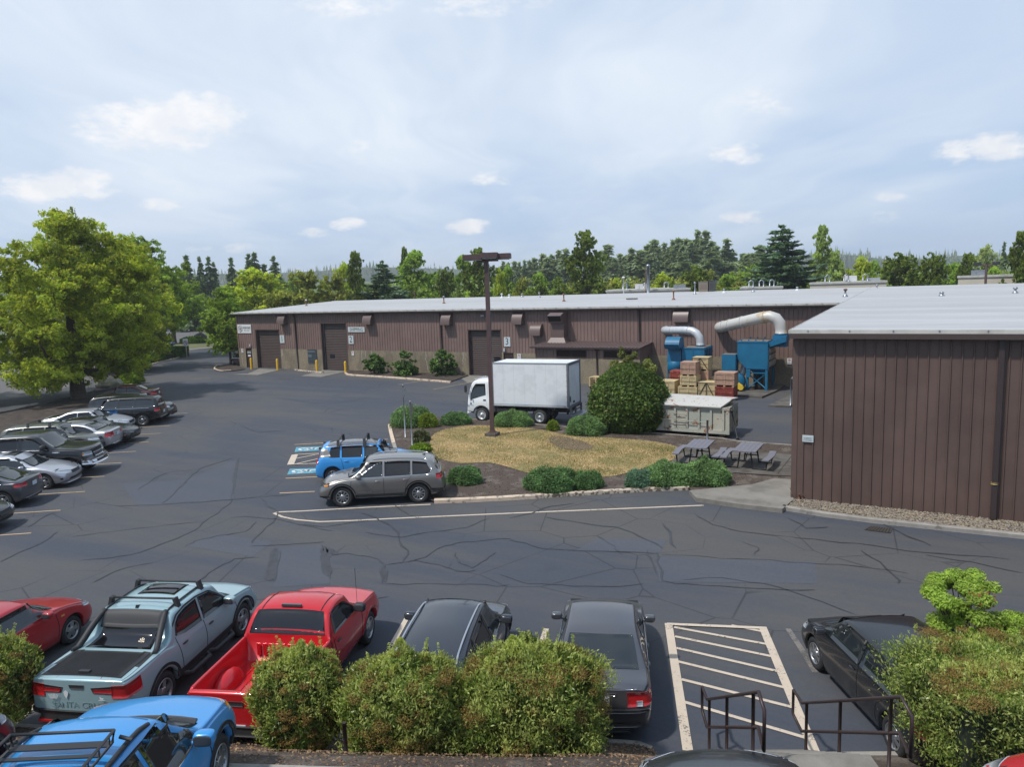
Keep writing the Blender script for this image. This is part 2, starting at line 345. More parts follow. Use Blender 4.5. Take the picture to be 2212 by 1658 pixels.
# parking lines
def pline(l, wd=.10, mat=None, name='parking_line', z=.010, k=1):
    m = MB(); g1 = px(l); ribbon(m, g1, wd, z); m.build(name, mat or PY_, LOT)
ends = [(405, 893), (387, 906), (368, 920.6), (346.5, 937), (321, 955.5), (294, 976), (262.7, 1000.6), (225.6, 1030), (183.5, 1063), (131, 1103.5), (67, 1153)]
for e in ends:
    g = G(*e); d = Vector((-.80, -.60, 0)); m = MB(); ribbon(m, [g, g+d*4.6], .085, .010); m.build('parking_line', PY_, LOT)
pline([(1520, 1093), (1200, 1106), (900, 1119), (760, 1126), (690, 1128.5), (640, 1124), (610, 1118), (592, 1110), (600, 1107.5), (650, 1105.5), (800, 1097), (930, 1091)], .11, PW)
pline([(604, 1066.5), (680, 1063)]); pline([(617, 1034.5), (690, 1031)]); pline([(636, 961.5), (700, 958), (800, 951.5), (838, 950)]); pline([(640, 948.5), (700, 945)]) if 0 else None
pline([(1555, 826), (1700, 793), (1828, 764)]) if 0 else None
pline([(860, 832), (950, 816), (1010, 803)], .08); pline([(936, 842), (1000, 830), (1045, 822)], .08)
pline([(398, 803), (320, 810)] if 0 else [(455, 817), (415, 820)], .07)
for l in ([(627.5, 1004.5), (637, 983)],): pline(l, .30, PW)
for k_, l in enumerate(([(637, 983), (700, 980)], [(627.5, 1004.5), (690, 1002)], [(640, 992), (690, 982)], [(634, 1005), (690, 992)])): pline(l, .10, PW, z=.013+.003*k_)
def hcp(l):
    a, b, c_, d = px(l); m = MB(); m.add([(p.x, p.y, .008) for p in (a, b, c_, d)], [(0, 1, 2, 3)]); o = m.build('accessible_marking', PBL, LOT)
    # wheelchair symbol laid along the stall
    def q(u, v): p = a.lerp(b, u).lerp(d.lerp(c_, u), v); return p
    m = MB()
    for ln in ([(.30, .25), (.42, .20), (.48, .34), (.40, .62), (.24, .74), (.14, .60), (.16, .40), (.24, .28)], [(.42, .45), (.62, .42), (.74, .66), (.86, .62)], [(.50, .38), (.56, .74)], [(.62, .50), (.70, .30)]):
        P_ = [q(u, v) for u, v in ln]; ribbon(m, P_, .13, .014)
    m.build('wheelchair_symbol', PWH, o)
hcp([(657.5, 1092+2) if 0 else (636.5, 978), (688, 973), (692, 966), (641, 966)] if 0 else [(658-22, 977.5), (700, 973.5), (703, 965.5), (640, 967)])
hcp([(620, 1026.5), (690, 1022), (693, 1012), (626, 1014)])
# hatched aisle
HL = [(1441, 1349), (1480, 1614)]; HR = [(1652, 1357), (1770, 1643)]
pline([(1444, 1349), (1486, 1625)], .17, PW, z=.018); pline([(1647, 1357), (1766, 1643)], .17, PW, z=.022); pline([(1441, 1351), (1655, 1360)], .11, PW, z=.026)
for a, b in (((1458, 1354), (1658, 1374)) if 0 else ((1580, 1353), (1655, 1368)), ((1456, 1357), (1668, 1396)), ((1458, 1377), (1680, 1423)), ((1461, 1402), (1695, 1456)), ((1466, 1434), (1712, 1498)) if 0 else ((1463, 1431), (1712, 1492)), ((1472, 1470), (1726, 1534)), ((1478, 1519), (1752, 1600))):
    pline([a, b], .085, PW, z=.014)
pline([(1702, 1360), (1735, 1410), (1762, 1455)], .12, paint_mat('paint_worn', (.20, .18, .16), (.085, .082, .08), .50))
for a, b in (((710, 1597), (752, 1535)), ((30, 1567), (78, 1523)), ((845, 1398), (885, 1326)), ((1160, 1420), (1180, 1360))): pline([a, b], .12, PW)
# street on the left, beyond the trees
road = sheet('road', [G(-30, 868), G(60, 858), G(150, 836), G(300, 790), G(400, 760), G(520, 740), Vector((-120, 150, 0)), Vector((-330, 330, 0)), Vector((-420, 200, 0)), G(270, 742), G(130, 775), G(0, 800), G(-60, 812)], .004, A3, None, 'structure')
m = MB()
for a, b in (((150, 800-0), (200, 788)), ((50, 815), (95, 806)), ((375, 749), (402, 745)), ((-10, 818), (30, 812))): ribbon(m, px([a, b]), .16, .014)
m.build('lane_line', PWH, road)
sheet('sidewalk', px([(316, 767), (400, 757.5), (470, 751), (470, 748.5), (400, 754.5), (316, 763.5)]), .03, CONC, kind='structure'); sheet('sidewalk', px([(379, 742), (455, 735.5), (455, 733.5), (379, 739.5)]), .03, M('kerb_far', (.50, .42, .30), .8), kind='structure')
sheet('roadside_grass', px([(280, 766), (316, 763), (398, 754), (470, 748), (470, 742), (440, 741), (380, 745), (290, 755)]), .02, M('verge', (.12, .13, .05), .95, var=.4, vs=.8), kind='structure')
# kerb builder: a real step following a ground line
def kerb(name, pts, mat, wd=.16, h=.14, kind='structure', parent=None, joints=True):
    m = MB(); pts = [Vector((p[0], p[1], 0)) for p in pts]; n = len(pts); L_ = []; R_ = []
    for i, p in enumerate(pts):
        d = (pts[min(i+1, n-1)]-pts[max(i-1, 0)]); d.normalize(); nn = Vector((-d.y, d.x, 0)); L_.append(p+nn*wd); R_.append(p)
    vs = []
    for a, b in zip(L_, R_):
        bi = (a-b).normalized()*.03
        vs += [(a.x, a.y, -.02), (a.x, a.y, h), (b.x+bi.x, b.y+bi.y, h), (b.x, b.y, h-.03), (b.x, b.y, -.02)]
    fs = []
    for i in range(n-1):
        for j in range(4): fs.append((5*i+j, 5*(i+1)+j, 5*(i+1)+j+1, 5*i+j+1))
    fs += [(0, 1, 2, 3, 4), tuple(5*(n-1)+j for j in (4, 3, 2, 1, 0))]
    return m.add(vs, fs).build(name, mat, parent, kind=kind)
def smooth_line(pts, k=4):
    P_ = [Vector((p[0], p[1], 0)) for p in pts]; out = []
    for i in range(len(P_)-1):
        p0, p1, p2, p3 = P_[max(i-1, 0)], P_[i], P_[i+1], P_[min(i+2, len(P_)-1)]
        for j in range(k):
            t_ = j/k; out.append(.5*((2*p1)+(p2-p0)*t_+(2*p0-5*p1+4*p2-p3)*t_*t_+(3*p1-p0-3*p2+p3)*t_**3))
    return out+[P_[-1]]
# planted island
isl_front = px([(838, 922), (843, 945), (850, 975), (862, 1020), (900, 1075), (938, 1089), (1000, 1087), (1100, 1082), (1250, 1072), (1400, 1063), (1489, 1060)])
isl_back = px([(1712, 966), (1600, 958), (1560, 951), (1420, 940), (1280, 931), (1170, 921), (1060, 912), (960, 905), (880, 902), (845, 908)])
bed = sheet('planting_bed', isl_front+px([(1504, 1076), (1690, 1098), (1712, 1078)])+isl_back, .09, MULCH, kind='structure')
kerb('kerb', smooth_line(px([(938, 1089), (1000, 1087), (1100, 1082), (1170, 1077.5)])), KERBY, .17, .15)
kerb('kerb', px([(1170.5, 1077.5), (1250, 1072), (1400, 1063), (1489, 1060)]), KERBO, .17, .14)
kerb('kerb', smooth_line(px([(838, 922), (841, 938), (847, 962)])), KERBY, .17, .14); kerb('kerb', smooth_line(px([(847.2, 962.5), (852, 980), (862, 1015)])), KERBG, .17, .13)
kerb('kerb', px([(1712, 966), (1600, 958), (1560, 951), (1420, 940), (1280, 931), (1170, 921), (1060, 912), (960, 905)]), KERBG, .15, .12)
lawn_px = [(928, 966), (935, 945), (960, 933), (1005, 925), (1055, 924), (1110, 927), (1168, 933), (1243, 948), (1318, 951), (1418, 960), (1469, 974), (1462, 988), (1453, 999), (1414, 1010), (1353, 1028), (1302, 1037), (1245, 1030), (1190, 1030), (1143, 1028), (1089, 1012), (1053, 1005), (1010, 1006), (985, 1005), (950, 996), (934, 982)]
lawn_pts = smooth_line(px(lawn_px+[lawn_px[0]]))[:-1]
sheet('lawn', lawn_pts, .105, LAWN, kind='structure')
sheet('dirt_patch', smooth_line(px([(1185, 952), (1200, 947), (1235, 952), (1275, 966), (1280, 975), (1250, 979), (1215, 975), (1190, 962), (1185, 952)]))[:-1], .118, DIRT, kind='structure')
# patio with joints, apron
pat = sheet('patio', px([(1453, 999), (1485, 975), (1546, 977), (1711, 988), (1712, 1035), (1672, 1034), (1585, 1028), (1520, 1045), (1440, 1030)]), .115, CONC2, kind='structure')
m = MB()
for l in ([(1640, 1000), (1580, 1060)] if 0 else [(1572, 978), (1530, 1018)], [(1711, 990), (1680, 1030)], [(1600, 1005), (1711, 1014)], [(1500, 992), (1700, 1003)] if 0 else [(1585, 1028), (1672, 1034)]): ribbon(m, px(l), .03, .123)
m.build('joint', M('joint_dark', (.04, .038, .034), .9), pat)
m = MB(); ap = px([(1489, 1060), (1624, 1047), (1672, 1034), (1713, 1036), (1713, 1080), (1690, 1100), (1600, 1090), (1504, 1076)], .15); m.prism([(p.x, p.y) for p in ap], 0, .15)
m.build('concrete_apron', CONC, kind='structure')
# gravel strip by the wing wall
gp = [G(1713, 1079), Vector((9, 26.6, 0)), Vector((9, 24.3, 0)), G(2212, 1165), G(1950, 1138), G(1690, 1102)]
sheet('gravel_bed', gp, .10, M('gravel_base', (.20, .165, .125), .95, var=.5, vs=14, bump=1, bs=16), kind='structure')
kerb('kerb', px([(1689, 1103), (1780, 1118), (1900, 1133), (2050, 1149), (2212, 1166)])+[Vector((9, 24.1, 0))], KERBG, .17, .15)
rs = np.random.RandomState(5)
def stones(name, inside, n, smin, smax, z0, mat, kind='stuff', label=None, cat=None, flat=.7):
    base = np.array([(1, 0, 0), (-.5, .87, 0), (-.5, -.87, 0), (0, 0, .8), (.1, .1, -.7)]); fc = [(0, 1, 3), (1, 2, 3), (2, 0, 3), (1, 0, 4), (2, 1, 4), (0, 2, 4)]
    V = []; F = []
    for i in range(n):
        p = inside(); s = rs.uniform(smin, smax); a = rs.uniform(0, 6.28); c_, s_ = math.cos(a), math.sin(a)
        b = base*np.array([s, s*rs.uniform(.6, 1), s*flat]); bb = np.stack([b[:, 0]*c_-b[:, 1]*s_, b[:, 0]*s_+b[:, 1]*c_, b[:, 2]], 1)+np.array([p[0], p[1], z0+rs.uniform(0, smax*.5)])
        F += [tuple(k+len(V) for k in f) for f in fc]; V += bb.tolist()
    me = bpy.data.meshes.new(name); me.from_pydata(V, [], F); me.materials.append(mat); return link(name, me, None, label, cat, None, kind)
def island_mat(name, cols, rough=.9, transl=0.0, spec=.3, clump=None):
    """random colour per loose piece (a stone, a leaf), plus clumps in object space"""
    m = bpy.data.materials.new(name); m.use_nodes = True; t = NT(m.node_tree); b = t.n['Principled BSDF']
    ge = t.add('ShaderNodeNewGeometry'); rp = t.add('ShaderNodeValToRGB'); el_ = rp.color_ramp.elements
    while len(el_) < len(cols): el_.new(.5)
    for i, c_ in enumerate(cols): el_[i].position = i/(len(cols)-1); el_[i].color = (*c_, 1)
    t.l.new(ge.outputs['Random Per Island'], rp.inputs[0]); c = rp.outputs[0]
    if clump:
        oc = t.add('ShaderNodeTexCoord').outputs['Object']
        f = t.ramp(t.noise(oc, clump[0], 3, .5), .35, .65, 1-clump[1], 1+clump[1])
        n = t.add('ShaderNodeVectorMath', operation='SCALE'); t.set(n.inputs[0], c); t.set(n.inputs[3], f); c = n.outputs[0]
    t.set(b.inputs['Base Color'], c); b.inputs['Roughness'].default_value = rough; b.inputs['Specular IOR Level'].default_value = spec
    if transl:
        tr = t.add('ShaderNodeBsdfTranslucent'); c2_ = t.add('ShaderNodeVectorMath', operation='MULTIPLY', i_0=c, i_1=(1.25, 1.25, .55)); t.set(tr.inputs[0], c2_.outputs[0])
        mx = t.add('ShaderNodeMixShader'); mx.inputs[0].default_value = transl; t.l.new(b.outputs[0], mx.inputs[1]); t.l.new(tr.outputs[0], mx.inputs[2])
        t.l.new(mx.outputs[0], t.n['Material Output'].inputs[0])
    MATS[name] = m; return m
def tri_sampler(pts):
    P_ = [(p[0], p[1]) for p in pts]; xs = [p[0] for p in P_]; ys = [p[1] for p in P_]
    def ins(x, y):
        c_ = False; j = len(P_)-1
        for i in range(len(P_)):
            if (P_[i][1] > y) != (P_[j][1] > y) and x < (P_[j][0]-P_[i][0])*(y-P_[i][1])/(P_[j][1]-P_[i][1])+P_[i][0]: c_ = not c_
            j = i
        return c_
    def f():
        while 1:
            x, y = rs.uniform(min(xs), max(xs)), rs.uniform(min(ys), max(ys))
            if ins(x, y): return (x, y)
    return f
stones('gravel', tri_sampler([(gp[0].x, 26.4), (8.5, 26.5), (8.5, 24.5), (gp[3].x, gp[3].y+.2), (gp[4].x, gp[4].y+.2), (gp[5].x+.2, gp[5].y+.1)]), 9000, .025, .06, .11, island_mat('stone', [(.10, .085, .07), (.22, .18, .13), (.30, .26, .20), (.17, .13, .12), (.33, .27, .17), (.16, .17, .18)]))
# mulch chips and litter on the island
stones('mulch_chips', tri_sampler(isl_front+px([(1504, 1074), (1690, 1096), (1712, 1078)])+isl_back), 9000, .015, .04, .092, island_mat('chip', [(.035, .024, .018), (.08, .055, .04), (.15, .11, .08), (.05, .035, .028)]), flat=.5)
def tufts(name, f, n, h, wd, z0, mat, lean=.5, label=None, cat=None):
    P_ = np.array([f() for _ in range(n)]); a = rs.uniform(0, 6.28, n); hh = h*rs.uniform(.5, 1.3, n); l = rs.uniform(0, lean, n)*hh; b = rs.uniform(0, 6.28, n)
    V = np.zeros((n, 3, 3)); V[:, 0, 0] = P_[:, 0]-np.cos(a)*wd; V[:, 0, 1] = P_[:, 1]-np.sin(a)*wd; V[:, 1, 0] = P_[:, 0]+np.cos(a)*wd; V[:, 1, 1] = P_[:, 1]+np.sin(a)*wd
    V[:, 2, 0] = P_[:, 0]+np.cos(b)*l; V[:, 2, 1] = P_[:, 1]+np.sin(b)*l; V[:, :2, 2] = z0; V[:, 2, 2] = z0+hh
    return npmesh(name, V.reshape(-1, 3), 3, mat, kind='stuff', label=label, cat=cat)
def npmesh(name, V, k, mat, parent=None, **kw):
    n = len(V)//k; me = bpy.data.meshes.new(name); me.vertices.add(n*k); me.vertices.foreach_set('co', np.ascontiguousarray(V, dtype=np.float32).ravel())
    me.loops.add(n*k); me.loops.foreach_set('vertex_index', np.arange(n*k, dtype=np.int32)); me.polygons.add(n)
    me.polygons.foreach_set('loop_start', np.arange(0, n*k, k, dtype=np.int32)); me.polygons.foreach_set('loop_total', np.full(n, k, dtype=np.int32))
    me.materials.append(mat); me.update(); me.validate(); return link(name, me, parent, **kw)
GR = island_mat('dry_grass', [(.56, .41, .22), (.42, .31, .14), (.66, .51, .30), (.27, .24, .09), (.50, .37, .19)], transl=.25)
tufts('grass', tri_sampler(lawn_pts), 42000, .055, .012, .10, GR, .9)
_lf = tri_sampler(lawn_pts); _cl = [_lf() for _ in range(90)]
def _g():
    while 1:
        c_ = _cl[rs.randint(len(_cl))]; p = (c_[0]+rs.normal()*.45, c_[1]+rs.normal()*.3)
        return p
tufts('green_grass', _g, 12000, .06, .012, .10, island_mat('green_blade', [(.10, .14, .035), (.18, .19, .05), (.14, .17, .05)], transl=.3), .8)
# ================================================================ the brown warehouse
YF, YW, XL, XR = 55.41, 26.13, -65.2, 30.0
BRN = (.180, .120, .102)
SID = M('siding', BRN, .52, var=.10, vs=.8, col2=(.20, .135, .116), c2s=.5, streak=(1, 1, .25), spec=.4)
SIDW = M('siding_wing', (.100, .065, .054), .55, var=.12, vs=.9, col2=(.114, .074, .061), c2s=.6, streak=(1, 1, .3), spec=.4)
TRIM = M('trim_dark', (.040, .027, .026), .5)
DOORB = M('door_brown', (.072, .050, .044), .5, var=.08, vs=2)
AGG = M('exposed_aggregate', (.235, .195, .135), .9, var=.32, vs=16, col2=(.175, .145, .105), c2s=.9, streak=(1, 1, .4), bump=.6, bs=60)
RB = bpy.data.materials.new('roof_membrane'); RB.use_nodes = True; t = NT(RB.node_tree); b = t.n['Principled BSDF']
oc = t.add('ShaderNodeTexCoord').outputs['Object']; sp = t.add('ShaderNodeSeparateXYZ', i_0=oc)
fy = t.math('FRACT', t.math('MULTIPLY', sp.outputs[1], .52)); seam = t.math('LESS_THAN', fy, .035)
row = t.math('FLOOR', t.math('MULTIPLY', sp.outputs[1], .52)); alt = t.add('ShaderNodeTexWhiteNoise', noise_dimensions='1D'); t.set(alt.inputs['W'], row)
c = t.mix(alt.outputs[0], (.36, .36, .355), (.43, .43, .43))
fx = t.math('FRACT', t.math('MULTIPLY', sp.outputs[0], 1.25)); fy2 = t.math('FRACT', t.math('MULTIPLY', sp.outputs[1], 1.04))
spot = t.math('MULTIPLY', t.math('LESS_THAN', t.math('ABSOLUTE', t.math('SUBTRACT', fx, .5)), .17), t.math('LESS_THAN', t.math('ABSOLUTE', t.math('SUBTRACT', fy2, .5)), .07))
c = t.mix(t.math('MULTIPLY', spot, t.math('MULTIPLY', t.noise(oc, .6, 3), .35)), c, (.35, .33, .30))
c = t.mix(t.ramp(t.noise(t.mapping(oc, scale=(.4, 1.6, 1)), .7, 6, .65), .4, .7, 0, .55), c, (.33, .32, .31))
c = t.mix(t.math('MULTIPLY', seam, .30), c, (.2, .19, .18))
t.set(b.inputs['Base Color'], c); b.inputs['Roughness'].default_value = .6
FASC = M('fascia_white', (.48, .47, .43), .6, var=.1, vs=2, col2=(.40, .39, .35), c2s=1.5)
DARKV = M('void_dark', (.010, .009, .009), .9)
GALV = M('galvanised', (.30, .32, .34), .38, .75, var=.15, vs=5)
RUST = M('rust_pipe', (.19, .095, .06), .8, var=.3, vs=8)
WHT = M('white_plate', (.66, .68, .69), .5)
INK = M('ink', (.02, .02, .022), .5)
INKB = M('ink_grey', (.10, .12, .15), .5)
RED = M('sign_red', (.45, .03, .03), .5)
wh = thing('warehouse', 'long brown ribbed-metal warehouse with white roof and three numbered loading doors', 'warehouse', (0, 0, 0))
def cells(x0, x1, z0, z1, ops):
    xs = sorted({x0, x1, *[v for o in ops for v in (o[0], o[1]) if x0 < v < x1]}); zs = sorted({z0, z1, *[v for o in ops for v in (o[2], o[3]) if z0 < v < z1]})
    for a, b_ in zip(xs, xs[1:]):
        for c_, d in zip(zs, zs[1:]):
            mx_, mz = (a+b_)/2, (c_+d)/2
            if not any(o[0] < mx_ < o[1] and o[2] < mz < o[3] for o in ops): yield a, b_, c_, d
doors = [(-62.41, -58.84, -.05, 4.14), (-52.99, -49.60, -.05, 4.79), (-35.43, -31.98, -.05, 4.13)]
pd = [(-64.03, -63.2, -.05, 2.08), (-31.75, -30.85, -.05, 2.05)]
m = MB()
def ribs(m, x0, x1, z0, z1, y, ops, sp_=.305, dep=.035):
    k = int((x1-x0)/sp_)
    for i in range(k+1):
        x = x0+i*sp_
        segs = [(z0, z1)]
        for o in ops:
            if o[0]-.06 < x < o[1]+.06:
                segs = [s_ for a, b_ in segs for s_ in ((a, min(b_, o[2])), (max(a, o[3]), b_)) if s_[1]-s_[0] > .02]
        for a, b_ in segs:
            m.add([(x-.028, y+.001, a), (x-.014, y-dep, a), (x+.014, y-dep, a), (x+.028, y+.001, a), (x-.028, y+.001, b_), (x-.014, y-dep, b_), (x+.014, y-dep, b_), (x+.028, y+.001, b_)], [(0, 1, 5, 4), (1, 2, 6, 5), (2, 3, 7, 6), (4, 5, 6, 7)])
for a, b_, c_, d in cells(XL, XR, 2.10, 5.84, doors): m.bx(a, b_, YF, YF+.12, c_, d)
ribs(m, XL+.2, -3.6, 2.10, 5.84, YF, doors)
m.bx(XL, XL+.12, YF+.121, 88, 0, 5.84); m.prism([(YF+.05, 5.84), (88, 5.84), (71.5, 6.68)], XL+.01, XL+.1, 'x'); m.bx(XL, XR, 87.9, 88, 0, 5.84)
m.bx(XL-.02, XL+.14, YF-.03, YF+.10, 2.1, 5.84)
m.build('wall', SID, wh)
m = MB()
for a, b_, c_, d in cells(XL, -3.6, -.05, 2.097, doors+pd): m.bx(a, b_, YF-.012, YF+.18, c_, d)
m.build('base_wall', AGG, wh)
# pale runs of sealer on the concrete
m = MB()
for x in (-64.7, -63.1, -58.55, -58.7, -54.9, -48.8+1.0, -48.3+1, -47.6+1, -40.1, -38.2, -36.0, -27.9, -27.6, -16.9):
    p = [Vector((x+rng.uniform(-.03, .03)*i, YF-.016, 2.06-i*rng.uniform(.2, .3))) for i in range(rng.choice((4, 6, 8)))]
    for a, b_ in zip(p, p[1:]): m.add([(a.x-.017, a.y, a.z), (a.x+.017, a.y, a.z), (b_.x+.017, b_.y, b_.z), (b_.x-.017, b_.y, b_.z)], [(0, 1, 2, 3)])
m.build('crack_filler', M('filler', (.50, .47, .43), .8), wh)
# roof: two slopes
m = MB()
e0, e1, zE, zR = 54.98, 71.49, 5.95, 6.79
m.add([(XL-.28, e0, zE), (XR, e0, zE), (XR, e1, zR), (XL-.28, e1, zR), (XR, 88.3, zE), (XL-.28, 88.3, zE)], [(0, 1, 2, 3), (3, 2, 4, 5)])
m.build('roof', RB, wh)
m = MB(); m.bx(XL-.3, -3.7, e0-.02, e0, zE-.11, zE+.015)
m.prism([(e0-.02, zE-.11), (e1, zR-.11), (88.3, zE-.11), (88.3, zE+.01), (e1, zR+.015), (e0-.02, zE+.015)], XL-.32, XL-.28, 'x')
m.build('fascia', FASC, wh)
m = MB(); m.bx(XL-.3, -3.72, e0-.06, YF, zE-.24, zE-.112); m.bx(XL-.3, -3.72, e0-.10, e0-.06, zE-.20, zE-.125); m.build('gutter', TRIM, wh)
m = MB()
for i in range(60): m.bx(XL+i*1.02, XL+i*1.02+.04, e0-.115, e0-.022, zE-.02, zE+.02)
m.build('gutter_strap', GALV, wh)
for x in (-56.43, -38.25, -19.36):
    m = MB(); m.tube([(x, YF-.25, 5.73), (x+.02, YF-.25, 5.6), (x, YF-.10, 5.35), (x, YF-.10, .06)], .075, 8); m.build('downspout', TRIM, wh)
def rollup(x0, x1, zt, window=None, chain=False):
    m = MB(); d_ = .32
    n = int(zt/.16)
    for i in range(n):
        z0_, z1_ = zt*i/n, zt*(i+1)/n
        m.add([(x0+.06, YF+d_, z0_+.02), (x1-.06, YF+d_, z0_+.02), (x1-.06, YF+d_-.025, z0_+.05), (x0+.06, YF+d_-.025, z0_+.05), (x1-.06, YF+d_, z1_+.0), (x0+.06, YF+d_, z1_+.0)], [(0, 1, 2, 3), (3, 2, 4, 5)])
        m.bx(x0+.06, x1-.06, YF+d_+.003, YF+d_+.02, z0_, z1_+.02)
    o = m.build('loading_door', DOORB, wh)
    m = MB(); m.bx(x0-.0, x0+.07, YF-.03, YF+d_+.04, 0, zt); m.bx(x1-.07, x1, YF-.03, YF+d_+.04, 0, zt); m.bx(x0, x1, YF-.03, YF+d_+.04, zt-.07, zt+.0)
    m.build('door_frame', M('frame_brown', (.085, .055, .049), .5), o)
    if window:
        m = MB(); m.bx(x0+window[0], x0+window[0]+.62, YF+d_-.05, YF+d_-.03, window[1], window[1]+.36); m.build('window', M('dark_glass_flat', (.012, .016, .02), .08), o)
    if chain:
        m = MB(); m.bx(x0+.11, x0+.17, YF+d_-.10, YF+d_-.04, .0, zt-.05); m.build('door_track', GALV, o)
rollup(-62.41, -58.84, 4.14); rollup(-52.99, -49.60, 4.79, (.75, 1.25), True); rollup(-35.43, -31.98, 4.13, (2.5, 1.30))
for (a, b_, z0_, z1_) in pd:
    m = MB(); m.bx(a, b_, YF+.04, YF+.09, .0, z1_); m.bx(a-.05, a, YF-.03, YF+.1, 0, z1_+.05); m.bx(b_, b_+.05, YF-.03, YF+.1, 0, z1_+.05); m.bx(a, b_, YF-.03, YF+.1, z1_, z1_+.05)
    o = m.build('entrance_door', M('door_dark', (.040, .022, .018), .45), wh)
    m = MB(); m.tube([(b_-.08, YF+.0, 1.0), (b_-.16, YF-.02, 1.0)], .02, 6); m.build('handle', GALV, o)
    m = MB(); m.bx(a+.2, a+.62, YF+.022, YF+.035, 1.2, 1.38); m.build('notice', WHT, o)
m = MB(); m.bx(-63.9, -63.35, YF+.02, YF+.034, 1.52, 1.78); m.build('door_plate', M('plate_grey', (.27, .30, .32), .4), wh)
def hood(x, z1_, w_=1.0, h_=1.0, d_=.62):
    m = MB(); prof = [(YF-.02, z1_-h_)]+[(YF-.02-d_*math.cos(a)*1.0, z1_-h_+h_*math.sin(a)) for a in [R(90)*i/8 for i in range(9)]]
    n = len(prof); vs = [(x, y, z) for y, z in prof]+[(x+w_, y, z) for y, z in prof]
    m.add(vs, [tuple(range(n)), tuple(range(2*n-1, n-1, -1))]); m.add([vs[i] for i in range(1, n)]+[vs[n+i] for i in range(1, n)], [(i, i+1, n-1+i+1, n-1+i) for i in range(n-2)], True)
    m.bx(x-.03, x+w_+.03, YF-.05, YF-.02, z1_-h_-.06, z1_+.04)
    o = m.build('vent_hood', M('hood_brown', (.115, .078, .070), .42), wh)
    m = MB(); m.bx(x+.04, x+w_-.04, YF-d_+.06, YF-.06, z1_-h_-.01, z1_-h_-.004); m.build('opening', DARKV, o)
for x, z, w_, h_ in ((-58.50, 5.70, 1.0, .98), (-47.05, 5.64, 1.02, 1.0), (-37.95, 5.58, 1.0, 1.02), (-30.6, 5.60, .98, 1.02), (-28.9, 4.60, 1.0, .97), (-16.55, 5.66, 1.18, .95)): hood(x, z, w_, h_)
# exhaust gooseneck on the lean-to roof
m = MB(); m.prism([(55.36, 3.12), (55.36, 5.55), (54.5, 5.55), (53.95, 5.32), (54.25, 4.72), (54.55, 4.80), (54.55, 3.12)], -26.75, -25.55, 'x')
m.add([(-27.0, 54.3, 3.08), (-25.3, 54.3, 3.08), (-25.3, 55.39, 3.14), (-27.0, 55.39, 3.14), (-26.75, 54.55, 3.5), (-25.55, 54.55, 3.5), (-25.55, 55.36, 3.5), (-26.75, 55.36, 3.5)], [(0, 1, 5, 4), (1, 2, 6, 5), (2, 3, 7, 6), (3, 0, 4, 7)])
o = m.build('exhaust_duct', M('hood_brown'), wh)
m = MB(); m.add([(-26.70, 53.955, 5.27), (-25.60, 53.955, 5.27), (-25.60, 54.235, 4.76), (-26.70, 54.235, 4.76)], [(0, 1, 2, 3)]); m.build('opening', DARKV, o)
# lean-to shed
S0, SX0, SX1 = 52.75, -27.3, -18.45
m = MB()
lv = [(-25.35, -22.85, 2.12, 2.62), (-20.95-.35, -18.75-.35, 2.12, 2.62)]
for a, b_, c_, d in cells(SX0, SX1, 2.0, 2.80, lv): m.bx(a, b_, S0, S0+.1, c_, d)
ribs(m, SX0+.1, SX1-.05, 2.0, 2.80, S0, lv)
m.prism([(S0+.101, 2.0), (YF-.02, 2.0), (YF-.02, 3.02), (S0+.101, 2.85)], SX1-.1, SX1, 'x')
for i in range(8): m.bx(SX1+.001, SX1+.03, S0+.2+i*.3, S0+.24+i*.3, 2.0 if i < 4 else 2.14, 2.86+i*.012)
shed = m.build('shed_wall', SID, wh)
m = MB(); m.bx(SX0, SX1+.01, S0-.01, S0+.15, 0, 1.997); m.bx(SX1-.15, SX1+.01, S0+.151, S0+.9, 0, 1.997); m.bx(SX1-.15, SX1+.01, YF-.65, YF-.02, 0, 1.997); m.build('shed_base', AGG, shed)
m = MB(); m.bx(SX1-.12, SX1-.02, S0+.9, YF-.65, 0, 2.1); m.bx(SX1-.02, SX1+.03, S0+.85, S0+.9, 0, 2.14); m.bx(SX1-.02, SX1+.03, YF-.65, YF-.6, 0, 2.14); o = m.build('shed_door', M('door_dark'), shed)
m = MB(); m.bx(SX1-.018, SX1-.008, S0+1.25, S0+1.5, 1.2, 1.55); m.build('notice', M('notice_red', (.55, .32, .28), .5), o)
m = MB(); m.add([(SX0-.3, S0-.33, 2.93), (SX1+.12, S0-.33, 2.93), (SX1+.12, YF-.04, 3.13), (SX0-.3, YF-.04, 3.13), (SX0-.3, S0-.33, 2.86), (SX1+.12, S0-.33, 2.86), (SX1+.12, YF-.04, 3.06), (SX0-.3, YF-.04, 3.06)], [(0, 1, 2, 3), (4, 7, 6, 5), (0, 4, 5, 1), (1, 5, 6, 2), (0, 3, 7, 4)])
for i in range(32):
    x = SX0-.15+i*.295; m.add([(x-.05, S0-.34, 2.93), (x-.02, S0-.34, 2.985), (x+.02, S0-.34, 2.985), (x+.05, S0-.34, 2.93), (x-.05, YF-.05, 3.13), (x-.02, YF-.05, 3.185), (x+.02, YF-.05, 3.185), (x+.05, YF-.05, 3.13)], [(0, 1, 5, 4), (1, 2, 6, 5), (2, 3, 7, 6), (0, 3, 2, 1)])
m.build('shed_roof', M('shed_roof_brown', (.15, .105, .098), .45, var=.12, vs=3), wh)
m = MB(); m.bx(SX0-.3, SX1+.12, S0-.42, S0-.345, 2.80, 2.92); m.tube([(-21.9, S0-.36, 2.8), (-21.9, S0-.08, 2.6), (-21.9, S0-.08, .1)], .06); m.build('shed_gutter', TRIM, wh)
